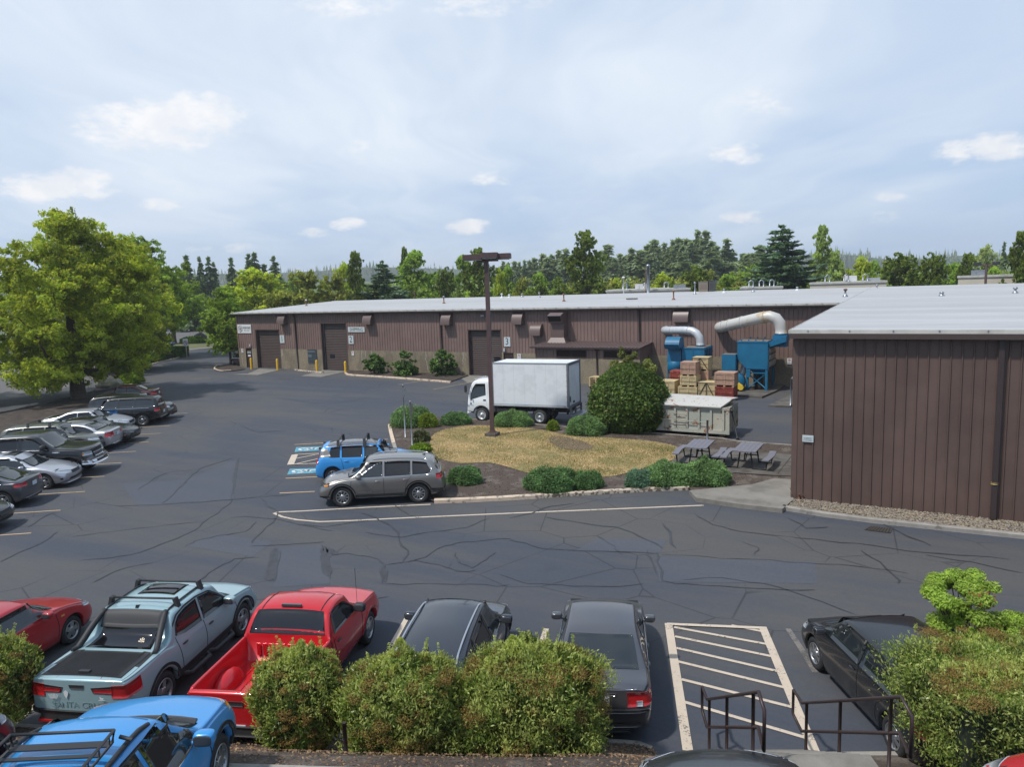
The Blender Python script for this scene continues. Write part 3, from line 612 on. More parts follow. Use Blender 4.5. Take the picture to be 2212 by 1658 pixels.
for a, b_, c_, d in lv:
    m = MB(); m.bx(a, b_, S0+.06, S0+.08, c_, d); o = m.build('louvre', DARKV, shed)
    m = MB()
    for h_ in (a, (a+b_)/2): 
        for i in range(5): m.box(((h_+(b_-a)/4), S0-.0, c_+.06+i*.095), ((b_-a)/2-.05, .09, .012), rx=R(35))
    m.bx(a-.05, a, S0-.05, S0+.05, c_-.05, d+.05); m.bx(b_, b_+.05, S0-.05, S0+.05, c_-.05, d+.05); m.bx((a+b_)/2-.03, (a+b_)/2+.03, S0-.05, S0+.05, c_, d); m.bx(a, b_, S0-.05, S0+.05, c_-.08, c_); m.bx(a, b_, S0-.05, S0+.05, d, d+.04)
    m.build('blade', M('blade_brown', (.060, .040, .036), .5), o)
# louvred grille low on the wall between doors 1 and 2
m = MB(); m.bx(-54.97, -53.68, YF-.03, YF-.013, .62, 2.09); o = m.build('wall_grille', M('grille_dark', (.030, .036, .042), .5), wh)
m = MB()
for i in range(10): m.bx(-54.92, -53.73, YF-.055, YF-.031, .68+i*.14, .715+i*.14)
m.bx(-54.95, -53.9, YF-.058, YF-.034, 1.80, 1.93); m.bx(-54.92, -54.4, YF-.06, YF-.035, 1.30, 1.58); m.build('slat', M('slat_blue', (.10, .13, .155), .5), o)
for x, z in ((-63.25, 2.42), (-31.65, 2.36)):
    m = MB(); m.bx(x-.07, x+.07, YF-.16, YF-.04, z-.14, z+.14); m.build('wall_light', M('lamp_housing', (.45, .46, .46), .4), wh)
m = MB(); m.bx(-33.3-.6, -33.3-.25, YF-.20, YF-.04, 5.25, 5.42); m.build('wall_light', GALV, wh)
# roof pipes: onY gives the foot on the slope
def roofz(y): return zE+(zR-zE)*(y-e0)/(e1-e0) if y < e1 else zR-(zR-zE)*(y-e1)/(88-e1)
def solve_roof(px_, py_, f):
    lo, hi = 25.0, 88.0
    for _ in range(40):
        y = (lo+hi)/2; p = onY(px_, py_, y)
        if p.z > f(y): lo = y
        else: hi = y
    return onY(px_, py_, (lo+hi)/2)
def rpipe(px_, py_, top, mat_, cap=GALV, f=roofz, r=.06, par=None):
    p = solve_roof(px_, py_, f); q_ = onY(px_, top, p.y); h_ = max(.15, q_.z-p.z)
    m = MB(); m.lathe([(.17, -.02), (.16, .05), (.08, .14)], (p.x, p.y, f(p.y)), 10); m.tube([(p.x, p.y, f(p.y)+.1), (p.x, p.y, f(p.y)+h_)], r, 8); m.build('roof_pipe', mat_, par or wh)
    m = MB(); m.lathe([(r*1.2, h_-.05), (r*2.1, h_), (r*2.0, h_+.07), (.01, h_+.11)], (p.x, p.y, f(p.y)), 10); m.build('roof_pipe_cap', cap, par or wh)
for a in ((662, 661, 649, RUST, WHT), (959, 656, 642, RUST, GALV), (1218, 651.5, 637, RUST, RUST), (1455, 651.5, 637.5, RUST, RUST) if 0 else (1455, 648, 630, RUST, RUST),
          (1084, 644, 636, WHT, WHT), (1100, 643, 638, WHT, WHT), (1350, 636, 629, WHT, WHT) if 0 else (1128, 642, 636, GALV, GALV), (1165, 643, 634, GALV, GALV), (1440, 637, 625, GALV, GALV) if 0 else (1501, 636, 612, GALV, GALV),
          (1564, 633, 624, GALV, GALV) if 0 else (1564, 633, 626, WHT, GALV), (1627, 631, 622, GALV, GALV), (1722, 628, 622, WHT, GALV), (1868, 621, 615, RUST, RUST), (1894, 626, 617, GALV, GALV)): rpipe(*a)
m = MB(); p = solve_roof(1366, 647.5, roofz); m.bx(p.x-.55, p.x+.45, p.y-.1, p.y+.15, roofz(p.y)+.03, roofz(p.y)+.12); m.build('roof_box', M('black_metal', (.03, .03, .03), .4), wh)
# rooftop air handlers near the ridge
def rbox(x0, x1, yb, yt, mat_, name='air_handler', dd=1.2, yoff=71.0, z_add=0):
    a, b_ = onY(x0, yb, yoff), onY(x1, yt, yoff); m = MB(); m.bx(a.x, b_.x, yoff, yoff+dd, min(a.z, roofz(yoff)), b_.z)
    m.bx(a.x-.04, b_.x+.04, yoff-.04, yoff+dd+.04, b_.z, b_.z+.05)
    for i in range(5): m.bx(a.x+.08, b_.x-.08, yoff-.02, yoff-.003, a.z+(b_.z-a.z)*(.2+.13*i), a.z+(b_.z-a.z)*(.25+.13*i))
    return m.build(name, mat_, wh)
rbox(1509, 1529, 629, 609, M('tan_metal', (.20, .165, .13), .6), dd=1.0); rbox(1531, 1541, 628, 606.5, M('ac_dark', (.05, .05, .05), .5), dd=.9)
rbox(903+0, 903+1, 1, 2, WHT) if 0 else None
# power mast and chimney behind the ridge
# ---- signs on the wall: each a thing of its own
def plate(name, x0, x1, z0, z1, label, cat='sign', y=None, mat_=None):
    m = MB(); y = y or YF-.045; m.bx(x0, x1, y-.02, y, z0, z1); o = m.build(name, mat_ or WHT); tag(o, label, cat); return o
s = plate('company_sign', -65.05, -62.95, 3.74, 4.68, 'white HIGH BAR BRANDS sign with hexagon emblem on the warehouse corner')
ys = YF-.067
text('lettering', 'HIGH BAR', INK, s, (-63.62, ys, 4.30), .36, sx=.72, bold=.008); text('lettering', 'B R A N D S', INK, s, (-63.62, ys, 4.02), .17, sx=.95, bold=.004)
m = MB()
hx = [(-64.60+.34*math.cos(R(90+60*i)), 4.21+.38*math.sin(R(90+60*i))) for i in range(7)]
def bar(m, a, b_, wd, y=ys):
    a, b_ = Vector((a[0], y, a[1])), Vector((b_[0], y, b_[1])); d = (b_-a).normalized(); n_ = Vector((-d.z, 0, d.x))*wd/2
    m.add([a+n_, a-n_, b_-n_, b_+n_, *[v+Vector((0, .004, 0)) for v in (a+n_, a-n_, b_-n_, b_+n_)]], [(0, 1, 2, 3), (4, 7, 6, 5), (0, 3, 7, 4), (1, 5, 6, 2)])
for a, b_ in zip(hx, hx[1:]): bar(m, a, b_, .045)
for a, b_ in (((-64.76, 4.02), (-64.76, 4.38)), ((-64.60, 3.92), (-64.60, 4.36)), ((-64.76, 4.22), (-64.60, 4.14)), ((-64.82, 4.38), (-64.45, 4.38)), ((-64.45, 4.38), (-64.40, 4.28)), ((-64.40, 4.28), (-64.50, 4.20)), ((-64.50, 4.20), (-64.38, 4.12)), ((-64.38, 4.12), (-64.44, 3.98)), ((-64.44, 3.98), (-64.52, 4.04)), ((-64.52, 4.0), (-64.52, 4.38))): bar(m, a, b_, .045)
m.build('emblem', INK, s)
s = plate('shipping_sign', -49.34, -47.24, 3.88, 4.38, 'pale grey SHIPPING sign above the number 2 plate', mat_=M('plate_pale', (.50, .55, .56), .45)); text('lettering', 'SHIPPING', INK, s, (-48.29, ys, 4.12), .46, sx=.86)
for n_, x, z, lb in (('1', -58.76, 2.72, 'grey plate with numeral 1 beside the left loading door'), ('2', -49.36, 2.71, 'grey plate with numeral 2 under the SHIPPING sign'), ('3', -31.69, 2.645, 'grey plate with numeral 3 beside the right loading door')):
    s = plate('number_sign', x, x+.64, z, z+.82, lb, mat_=M('plate_pale')); text('numeral', n_, INK, s, (x+.31, ys, z+.41), .86, sx=.85)
def nopark(x, z, lb, y=None, w_=.30):
    s = plate('parking_sign', x, x+w_, z, z+w_*1.45, lb, y=y); y2 = (y or YF-.045)-.022
    m = MB(); cx, cz, r_ = x+w_/2, z+w_*1.0, w_*.27
    for i in range(12): bar(m, (cx+r_*math.cos(R(30*i)), cz+r_*math.sin(R(30*i))), (cx+r_*math.cos(R(30*i+30)), cz+r_*math.sin(R(30*i+30))), .03, y2)
    bar(m, (cx-r_*.7, cz+r_*.7), (cx+r_*.7, cz-r_*.7), .03, y2); m.build('symbol', RED, s)
    text('lettering', 'P', INK, s, (cx, y2+.001, cz), w_*.42); text('lettering', 'NO\nPARKING', INK, s, (cx, y2, z+w_*.36), w_*.19); return s
nopark(-64.72, 1.60, 'small faded no parking sign left of the corner entrance door'); nopark(-49.05, 1.55, 'small no parking sign low on the wall right of door 2'); nopark(-30.4, 1.52, 'no parking sign on the concrete right of door 3', w_=.34); nopark(-8.31, 1.62, 'no parking sign on the concrete beside the blue dust collectors')
# bollards
m = MB(); m.lathe([(.115, 0), (.115, 1.08), (.10, 1.15), (.05, 1.19), (.001, 1.20)], n=18)
YEL = M('bollard_yellow', (.72, .42, .02), .5, var=.08, vs=4)
b0 = m.build('bollard', YEL)
for i, (a, b_, lb) in enumerate(((543.5, 798, 'yellow bollard in front of the corner entrance door'), (600, 800.5, 'yellow bollard right of loading door 1'), (685, 804, 'yellow bollard left of loading door 2'), (747, 807.5, 'yellow bollard right of loading door 2'))):
    o = b0 if i == 0 else dup(b0); tag(o, lb, 'bollard', 'yellow bollards at the loading doors', loc=G(a, b_))
# kerbs, ramps and beds along the wall
for l in ([(464, 808), (560, 793), (605, 797.5), (520, 811), (478, 811)] if 0 else [(535, 808), (560, 797), (606, 799), (556, 811), (500, 809)], [(650, 813), (697, 800), (748, 803), (693, 815)], [(990, 826), (1012, 814), (1078, 817), (1062, 832)] if 0 else [(997, 819), (1014, 811), (1080, 814), (1075, 824), (1010, 828)]): sheet('concrete_ramp', px(l), .012, CONC, kind='structure')
bedL = px([(462, 797), (475, 791), (500, 790), (513, 792), (530, 799), (505, 803), (475, 804), (463, 801)])
sheet('corner_bed', bedL, .08, MULCHD, kind='structure'); kerb('kerb', smooth_line(px([(500, 802), (478, 803.5), (465, 800.5), (462, 796.5), (469, 791)])[::-1]), KERBY, .14, .13)
bedR = [Vector((-49.2, YF, 0)), Vector((-35.6, YF, 0)), *px([(1012, 813), (975, 826), (860, 818), (760, 811), (745, 807), (744, 801)])]
sheet('wall_bed', bedR, .08, MULCHD, kind='structure'); kerb('kerb', smooth_line(px([(744, 801), (745, 808), (755, 812), (800, 815), (860, 819), (930, 824.5), (972, 828)])), KERBY, .16, .14)
kerb('kerb', px([(636, 800.5), (664, 803), (698, 806)] if 0 else [(594+42, 801), (665, 804), (697, 807)]), KERBO, .16, .13)
# ---------------------------------------------------------------- wing on the right
wg = thing('warehouse_wing', 'near brown ribbed-metal wing of the warehouse filling the right edge under a white roof', 'building', (0, 0, 0))
XW = -3.72; sl = (6.79-5.94)/(71.49-26.0)
m = MB(); m.bx(XW, XR, YW, YW+.15, 0, 5.78); m.bx(XW, XW+.15, YW+.151, YF-.03, 0, 5.82)
ribs(m, XW+.36, 6.5, .1, 5.78, YW, [], .30, .04); m.bx(XW-.015, XW+.16, YW-.02, YW+.1, .08, 5.78)
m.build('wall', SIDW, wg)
m = MB(); m.add([(XW-.12, 25.88, 5.94), (XR, 25.88, 5.94), (XR, 71.6, 6.80), (XW-.12, 71.6, 6.80)], [(0, 1, 2, 3)]); m.build('roof', RB, wg)
m = MB(); m.bx(XW-.12, XR, 25.86, 25.88, 5.84, 5.955); m.prism([(25.86, 5.84), (71.6, 6.70), (71.6, 6.815), (25.86, 5.955)], XW-.14, XW-.12, 'x'); m.bx(XW-.1, XR, 25.88, 26.02, 5.945, 5.965); m.build('fascia', FASC, wg)
m = MB(); m.bx(XW-.10, XR, 25.80, YW, 5.67, 5.838); m.build('gutter', M('gutter_brown', (.062, .042, .037), .45), wg)
m = MB(); m.bx(2.05, 2.20, YW-.16, YW-.04, .15, 5.67); m.build('downspout', TRIM, wg); m = MB(); m.tube([(2.12, YW-.1, 1.25), (2.12, YW-.1, 1.31)], .10, 8); m.build('downspout_bracket', M('brass', (.30, .22, .08), .5), wg)
m = MB()
for i in range(8): m.bx(XW+.45+i*1.25, XW+.49+i*1.25, 25.845, 25.858, 5.89, 5.95)
m.build('gutter_strap', GALV, wg)
wz = lambda y: 5.94+(y-25.88)*sl
for a in ((1847, 641, 634, GALV, RUST) if 0 else (1826, 641, 627, GALV, RUST), (2193, 634, 624, GALV, GALV), (2034, 640, 634, GALV, GALV)): rpipe(*a, f=wz, par=wg)
for x, h_ in ((-3.45, .20), (-3.33, .18)):
    m = MB(); m.tube([(x, YW-.05, .1), (x, YW-.06, .1+h_)], .03, 6); m.build('stub_pipe', RUST, wg)
m = MB(); m.bx(-3.385, -3.035, YW-.062, YW-.045, 2.15, 2.38); s = m.build('trespass_sign', M('plate_pale')); tag(s, 'small white no trespassing sign low on the right-hand brown wall', 'sign')
for i, tx in enumerate(('NO TRESPASSING', 'OR BICYCLING', 'ON THIS PROPERTY')): text('lettering', tx, INKB, s, (-3.21, YW-.064, 2.29-.045*i), .042, sx=.85)
# storm drain grate
m = MB(); a, b_, c_, d = px([(1868, 1146), (1882, 1138), (1926, 1144), (1922, 1153)]); 
for i in range(9):
    p, q_ = a.lerp(d, i/8), b_.lerp(c_, i/8); ribbon(m, [p, q_], .035, .02)
for i in range(4): ribbon(m, [a.lerp(b_, i/3), d.lerp(c_, i/3)], .035, .022)
o = m.build('drain_grate', M('iron', (.06, .05, .04), .7)); tag(o, 'rusty storm drain grate in the asphalt below the gravel strip', 'drain')
mm = MB(); mm.add([(v.x, v.y, .012) for v in (a, b_, c_, d)], [(0, 1, 2, 3)]); mm.build('drain_opening', DARKV, o)
m = MB(); ribbon(m, px([(646, 812+4), (677, 812+4)] if 0 else [(611-10, 819.5), (629, 819)]), .35, .014); o = m.build('drain_cover', M('iron')); tag(o, 'small dark drain cover in the asphalt below loading door 1', 'drain')
# ================================================================ vehicles
def paint(name, c=(.1, .1, .1), metal=.0, rough=.28, coat=.65, fl=.0):
    if name in MATS: return MATS[name]
    m = M(name, c, rough, metal, coat)
    b = m.node_tree.nodes['Principled BSDF']; b.inputs['Coat Roughness'].default_value = .06
    # light road dust low on the body
    t = NT(m.node_tree); oc = t.add('ShaderNodeTexCoord').outputs['Object']; z = t.add('ShaderNodeSeparateXYZ', i_0=oc).outputs[2]
    f = t.math('MULTIPLY', t.ramp(z, .75, .2), t.ramp(t.noise(oc, 5, 5, .7), .35, .7))
    t.set(b.inputs['Base Color'], t.mix(t.math('MULTIPLY', f, .35), c, (.16, .145, .125)))
    return m
GLS = M('car_glass', (.012, .016, .018), .03, spec=.9)
GLSD = M('car_glass_tinted', (.006, .006, .008), .05, spec=.7)
TYR = M('tyre', (.022, .022, .023), .8, var=.15, vs=12)
CLAD = M('black_plastic', (.026, .027, .029), .62)
CHR = M('chrome', (.62, .63, .65), .12, 1.0)
RIM = M('alloy_rim', (.36, .37, .38), .3, .8)
RIMD = M('alloy_rim_dark', (.035, .036, .038), .4, .5)
LENS = M('headlight_lens', (.42, .45, .48), .08, .15, spec=.8)
LAMPD = M('lamp_dark', (.05, .055, .06), .1, spec=.8)
REDL = M('tail_lens', (.36, .012, .015), .12, spec=.7)
AMB = M('amber_lens', (.62, .22, .02), .2)
PLATE = M('number_plate', (.55, .60, .66), .4)
PLG = M('plate_green', (.08, .30, .18), .5)
UND = M('underbody', (.012, .012, .012), .9)
SEAM = M('seam', (.012, .012, .013), .7)
def interp(tab):
    xs = [p[0] for p in tab]; ys = [p[1] for p in tab]; n = len(xs)
    dl = [(ys[i+1]-ys[i])/(xs[i+1]-xs[i]) for i in range(n-1)]; ms = [dl[0]]+[0 if dl[i-1]*dl[i] <= 0 else 2*dl[i-1]*dl[i]/(dl[i-1]+dl[i]) for i in range(1, n-1)]+[dl[-1]]
    def f(x):
        if x <= xs[0]: return ys[0]
        if x >= xs[-1]: return ys[-1]
        i = max(j for j in range(n-1) if xs[j] <= x); h = xs[i+1]-xs[i]; t_ = (x-xs[i])/h
        return (2*t_**3-3*t_**2+1)*ys[i]+(t_**3-2*t_**2+t_)*h*ms[i]+(-2*t_**3+3*t_**2)*ys[i+1]+(t_**3-t_**2)*h*ms[i+1]
    return f
def resample(pl, n):
    P_ = [Vector((*p, 0)) if len(p) == 2 else Vector(p) for p in pl]; d = [0]
    for a, b_ in zip(P_, P_[1:]): d.append(d[-1]+(b_-a).length)
    out = []
    for i in range(n):
        t_ = d[-1]*i/(n-1); j = max(k for k in range(len(d)-1) if d[k] <= t_+1e-9); s_ = (t_-d[j])/max(1e-9, d[j+1]-d[j]); out.append(P_[j].lerp(P_[j+1], s_))
    return out
class Car:
    """body lofted from side profile, belt line and plan width; glass, lamps and trim are draped on it"""
    def __init__(s, name, label, cat, L, W, top, belt, wb, fo, r=.33, sill=.22, col=None, tum=.42, nose=None, tail=None, bulge=(.16, .10), round_=(.16, .13), bed=None, ra=None, wid=None, group=None, roofc=.05, rim=RIM, spokes=5, endz=None, tw=None):
        s.L, s.W, s.r, s.wb, s.fo = L, W, r, wb, fo; s.axF, s.axR = fo, fo+wb; s.ra = ra or r+.065; s.col = col; s.sill = sill
        s.top, s.belt = interp(top), interp(belt); s.tum = tum; s.roofc = roofc
        s.nose = interp(nose or [(.2, .10), (.45, 0), (.6, .02), (.8, .12), (1.0, .2)]); s.tail = interp(tail or [(.2, .08), (.45, 0), (.65, .01), (.9, .06), (1.1, .1)])
        s.bul, s.rnd = bulge, round_; s.bed = bed; s.widf = interp(wid) if wid else None
        s.root = thing(name, label, cat, group=group)
        st = sorted(set([round(L*i/90, 3) for i in range(91)]+[L-.01, L-.03, .01, .03, .06]))
        if bed:
            st = [x for x in st if abs(x-bed[0]) > .03 and abs(x-bed[1]) > .03]+[bed[0]-.012, bed[0]+.012, bed[1]-.012, bed[1]+.012]; st.sort()
        rows = [s.section(x) for x in st]; m = MB(); nh = len(rows[0]); vs = []
        for x, rw in zip(st, rows):
            full = [(y, z) for y, z in rw]+[(-y, z) for y, z in rw[-2::-1]]
            for y, z in full: vs.append(s.P(x, y, z))
        n = 2*nh-1
        fs = [(i*n+j, (i+1)*n+j, (i+1)*n+j+1, i*n+j+1) for i in range(len(st)-1) for j in range(n-1)]
        m.add(vs, fs, True)
        for e in (0, len(st)-1):                      # end caps
            rw = rows[e]; x = st[e]; K = 10; cv = []
            for y, z in rw:
                for k in range(K+1): cv.append(s.P(x, y*(1-2*k/K), z))
            cf_ = [(i*(K+1)+k, i*(K+1)+k+1, (i+1)*(K+1)+k+1, (i+1)*(K+1)+k) if e == 0 else (i*(K+1)+k, (i+1)*(K+1)+k, (i+1)*(K+1)+k+1, i*(K+1)+k+1) for i in range(nh-2) for k in range(K)]
            m.add(cv, cf_, True)
        s.bvh = BVHTree.FromPolygons([Vector(v) for v in m.v], m.f)
        s.body = m.build('body', col, s.root)
        # weld the caps so shading stays smooth but keep creases sharp
        md = s.body.data; 
        u = MB(); u.bx(L/2-.35, -L/2+.35, -W/2+.16, W/2-.16, sill-.03, s.belt(L/2)-.18 if not bed else .55)
        u.bx(L/2-s.axF+.5, L/2-s.axF-.5, -W/2+.13, W/2-.13, sill+.1, min(s.top(s.axF)-.14, 2*r+.16)) ; u.bx(L/2-s.axR+.5, L/2-s.axR-.5, -W/2+.13, W/2-.13, sill+.1, min(s.top(s.axR)-.14, 2*r+.16, .98 if not bed else bed[2]-.05))
        u.build('underbody', UND, s.root); s.wheels(rim, spokes, tw)
    def P(s, x, y, z):
        L = s.L; fx = max(0, 1-x/.75)**2; bx_ = max(0, 1-(L-x)/.55)**2; q_ = (y/(s.W/2))**2
        return Vector((L/2-x-s.nose(z)*fx-s.bul[0]*q_*fx*1.0+s.tail(z)*bx_+s.bul[1]*q_*bx_, y, z))
    def halfw(s, x):
        w_ = s.W/2; a, b_ = s.rnd
        if s.widf: w_ *= s.widf(x)
        if x < .8: w_ *= 1-a*(1-math.sqrt(max(0, 1-(1-x/.8)**2.4)))
        if s.L-x < .5: w_ *= 1-b_*(1-math.sqrt(max(0, 1-(1-(s.L-x)/.5)**2.4)))
        return w_
    def section(s, x):
        w_ = s.halfw(x); T = s.top(x); B = min(s.belt(x), T-.025); zb = s.sill
        zb += .10*max(0, 1-x/.5)**1.5+.12*max(0, 1-(s.L-x)/.6)**1.5
        for c_ in (s.axF, s.axR):
            if abs(x-c_) < s.ra: zb = max(zb, s.r+math.sqrt(s.ra**2-(x-c_)**2))
        zb = min(zb, B-.04); out = []
        out.append((w_*.90 if zb > s.sill+.03 else w_*.86, zb))
        for t_ in (0, .12, .3, .5, .68, .84, .95, 1):
            z = zb+(B-zb)*t_; zn = (z-s.sill)/(B-s.sill)
            sh = 1-.055*max(0, (.55-zn)/.55)**2-.045*max(0, (zn-.6)/.4)**1.8
            out.append((w_*sh, z))
        yB = out[-1][0]; h = T-B
        if s.bed and s.bed[0] <= x <= s.bed[1]:
            fl, rail, ww = s.bed[2], T, s.bed[3]
            out += [(yB-.01, T-.012), (yB-.03, T), (yB-ww+.015, T), (yB-ww, T-.02), (yB-ww-.01, T-.12), (yB-ww-.01, fl+.12), (yB-ww-.02, fl+.01), (yB-ww-.05, fl), (yB*.45, fl), (0, fl)]
            return out
        cw = min(s.roofc, .45*h); ze = T-cw
        for f_ in (.06, .35, .7, .93): out.append((yB-s.tum*(ze-B)*f_-.008, B+(ze-B)*f_))
        yE = yB-s.tum*(ze-B)-.03
        for f_ in (1.0, .955, .86, .6, .3, 0): out.append((yE*f_, ze+cw*(1-f_**2.6)))
        return out
    def wheels(s, rim, spokes, tw):
        r = s.r; w_ = tw or .215; rr = r*.655
        mt = MB(); mt.lathe([(rr*.96, -w_*.30), (rr, -w_*.46), (r*.86, -w_*.5), (r*.965, -w_*.42), (r, -w_*.25), (r, w_*.25), (r*.965, w_*.42), (r*.86, w_*.5), (rr, w_*.46), (rr*.97, w_*.30), (rr*.9, w_*.10), (.02, w_*.08)], n=28, axis='y')
        mr = MB(); mr.lathe([(rr*.99, w_*.44), (rr*.99, w_*.50), (rr*.90, w_*.47), (rr*.88, w_*.15)], n=28, axis='y')
        mr.lathe([(.085*r/.33, w_*.20), (.085*r/.33, w_*.42), (.05, w_*.46), (.001, w_*.46)], n=12, axis='y')
        for k in range(spokes):
            a = 2*math.pi*k/spokes+.3; ca, sa = math.cos(a), math.sin(a); hw = .052 if spokes <= 6 else .024
            v = []
            for rad, y, q_ in ((.06, w_*.43, hw*.9), (rr*.93, w_*.40, hw*1.1)):
                for sg in (-1, 1):
                    for dy in (0, -w_*.12): v.append((rad*ca-sg*q_*sa, y+dy, rad*sa+sg*q_*ca))
            mr.add(v, [(0, 4, 6, 2), (0, 1, 5, 4), (2, 6, 7, 3), (1, 3, 7, 5)])
        s.wheelobjs = []; me = None
        for ax in (s.axF, s.axR):
            for sg in (1, -1):
                if me is None: o = mt.build('wheel', TYR, s.root); ro = mr.build('rim', rim, o); me = (o, ro)
                else:
                    o = me[0].copy(); C.objects.link(o); ro = me[1].copy(); C.objects.link(ro); ro.parent = o
                o.location = (s.L/2-ax, sg*(s.W/2-w_/2-.035), r); o.rotation_euler = (0, .2*sg, 0 if sg > 0 else math.pi); s.wheelobjs.append(o)
    # ---- draping
    def drape(s, name, rows, d, mat, off=.006, parent=None, skirt=.02):
        d = Vector(d).normalized(); nr, nc = len(rows), len(rows[0]); vs = []
        for rw in rows:
            for p in rw:
                p = Vector(p); h, n_, i_, ds = s.bvh.ray_cast(p-d*3, d)
                if h is None:
                    h, n_, i_, ds = s.bvh.find_nearest(p)
                    h = p+d*((h-p).dot(d))
                vs.append(h-d*off)
        fs = [(i*nc+j, i*nc+j+1, (i+1)*nc+j+1, (i+1)*nc+j) for i in range(nr-1) for j in range(nc-1)]
        m = MB(); m.add(vs, fs, True)
        per = [j for j in range(nc)]+[i*nc+nc-1 for i in range(1, nr)]+[(nr-1)*nc+j for j in range(nc-2, -1, -1)]+[i*nc for i in range(nr-2, 0, -1)]
        o_ = len(m.v); m.v += [tuple(Vector(m.v[k])+d*skirt) for k in per]; q_ = len(per)
        for k in range(q_): m.f.append((per[k], per[(k+1) % q_], o_+(k+1) % q_, o_+k)); m.sm.append(False)
        return m.build(name, mat, parent or s.root)
    def side(s, name, top, bot, mat, sides=(1, -1), off=.006, nc=14, nr=5, parent=None, skirt=.02):
        """top, bot: polylines of (distance from nose, height) on the flank"""
        out = []
        for sg in sides:
            a, b_ = resample(top, nc), resample(bot, nc)
            rows = [[Vector((s.L/2-p.x, sg*.6, p.y)) for p in (q_[0].lerp(q_[1], i/(nr-1)) for q_ in zip(a, b_))] for i in range(nr)]
            out.append(s.drape(name, rows, (0, -sg, 0), mat, off, parent, skirt))
        return out
    def stripe(s, name, pl, wd, mat, sides=(1, -1), off=.008, **kw):
        pl = resample(pl, max(4, int(len(pl)*4)))
        up = [(p.x, p.y+wd/2) for p in pl]; dn = [(p.x, p.y-wd/2) for p in pl]
        return s.side(name, up, dn, mat, sides, off, nc=max(8, len(pl)), nr=2, **kw)
    def vstripe(s, name, pl, wd, mat, sides=(1, -1), off=.005, **kw):
        return s.side(name, [(p[0]-wd/2, p[1]) for p in pl], [(p[0]+wd/2, p[1]) for p in pl], mat, sides, off, nc=10, nr=2, **kw)
    def plan(s, name, s0, w0, s1, w1, mat, curve=.06, off=.006, nc=13, nr=7, fs=None, up=True, curve1=None):
        """patch seen from above between cross lines at s0 and s1 (half widths w0, w1)"""
        rows = []
        for i in range(nr):
            v = i/(nr-1); cv = curve+( (curve if curve1 is None else curve1)-curve)*v
            rows.append([Vector((s.L/2-(s0+(s1-s0)*v)+cv*(1-(u/6-1)**2) if nc == 13 else 0, (w0+(w1-w0)*v)*(u/6-1), 2.5)) for u in range(nc)])
        return s.drape(name, rows, (0, 0, -1), mat, off)
    def face(s, name, pts_top, pts_bot, mat, front=True, ang=0.0, off=.008, nc=11, nr=4, skirt=.025, parent=None):
        """patch seen from the front/back; pts are (y, z); ang turns the view towards +y"""
        d = Vector((-math.cos(ang), -math.sin(ang), 0)) if front else Vector((math.cos(ang), -math.sin(ang), 0))
        a, b_ = resample(pts_top, nc), resample(pts_bot, nc); t_ = Vector((-d.y, d.x, 0)) if front else Vector((d.y, -d.x, 0))
        # t_ is the horizontal direction of growing y
        c0 = Vector((0, 0, 0)); rows = []
        for i in range(nr):
            rows.append([])
            for q_ in zip(a, b_):
                p = q_[0].lerp(q_[1], i/(nr-1)); rows[-1].append(Vector(((s.L/2-.1) if front else -(s.L/2-.1), 0, 0))*1.0+t_*(p.x*1.0)*(1 if t_.y > 0 else -1)+Vector((0, 0, p.y)))
        return s.drape(name, rows, d, mat, off, parent, skirt)
    def corner(s, name, y0, y1, xin, z, mat, front=True, off=.008, skirt=.03, par=None, sides=(1, -1)):
        """lamp wrapping a corner: z=(top outer.., lists) ; y0 inner y, wraps back xin metres"""
        out = []
        for sg in sides:
            N = 12; rows = []
            (zt0, zt1), (zb0, zb1) = z
            for i in range(4):
                v = i/3; rw = []
                for k in range(N):
                    u = k/(N-1); zz = (zt0+(zt1-zt0)*u)*(1-v)+(zb0+(zb1-zb0)*u)*v
                    # march around the corner: angle from 0 (straight ahead) to 70 degrees
                    a = R(15)+R(60)*u; ex = s.L/2 if front else s.L/2
                    tx = -xin*u**1.4; ty = y0+(s.W/2-y0)*min(1, u*1.35)
                    p = Vector(((ex+tx-.05)*(1 if front else -1), sg*ty, zz)); dd = Vector((-math.cos(a)*(1 if front else -1), -sg*math.sin(a), 0))
                    h, n_, i_, ds = s.bvh.ray_cast(p-dd*2, dd)
                    if h is None: h = s.bvh.find_nearest(p)[0]
                    rw.append((h-dd*off, dd))
                rows.append(rw)
            m = MB(); m.add([q_[0] for rw in rows for q_ in rw], [(i*N+k, i*N+k+1, (i+1)*N+k+1, (i+1)*N+k) for i in range(3) for k in range(N-1)], True)
            per = [k for k in range(N)]+[i*N+N-1 for i in range(1, 4)]+[3*N+k for k in range(N-2, -1, -1)]+[i*N for i in range(2, 0, -1)]
            fl = [q_ for rw in rows for q_ in rw]; o_ = len(m.v); m.v += [tuple(fl[k][0]+fl[k][1]*skirt) for k in per]; q_ = len(per)
            for k in range(q_): m.f.append((per[k], per[(k+1) % q_], o_+(k+1) % q_, o_+k)); m.sm.append(False)
            out.append(m.build(name, mat, par or s.root))
        return out
    def arches(s, mat=None, wd=.075):
        for ax in (s.axF, s.axR):
            A = [R(172-164*i/20) for i in range(21)]
            o_ = [(ax-math.cos(a)*(s.ra+wd), max(s.sill+.02, s.r+math.sin(a)*(s.ra+wd))) for a in A]; i_ = [(ax-math.cos(a)*(s.ra-.004), s.r+math.sin(a)*(s.ra-.004)) for a in A]
            s.side('wheel_arch_trim', o_, i_, mat or CLAD, off=.018, nc=21, nr=3)
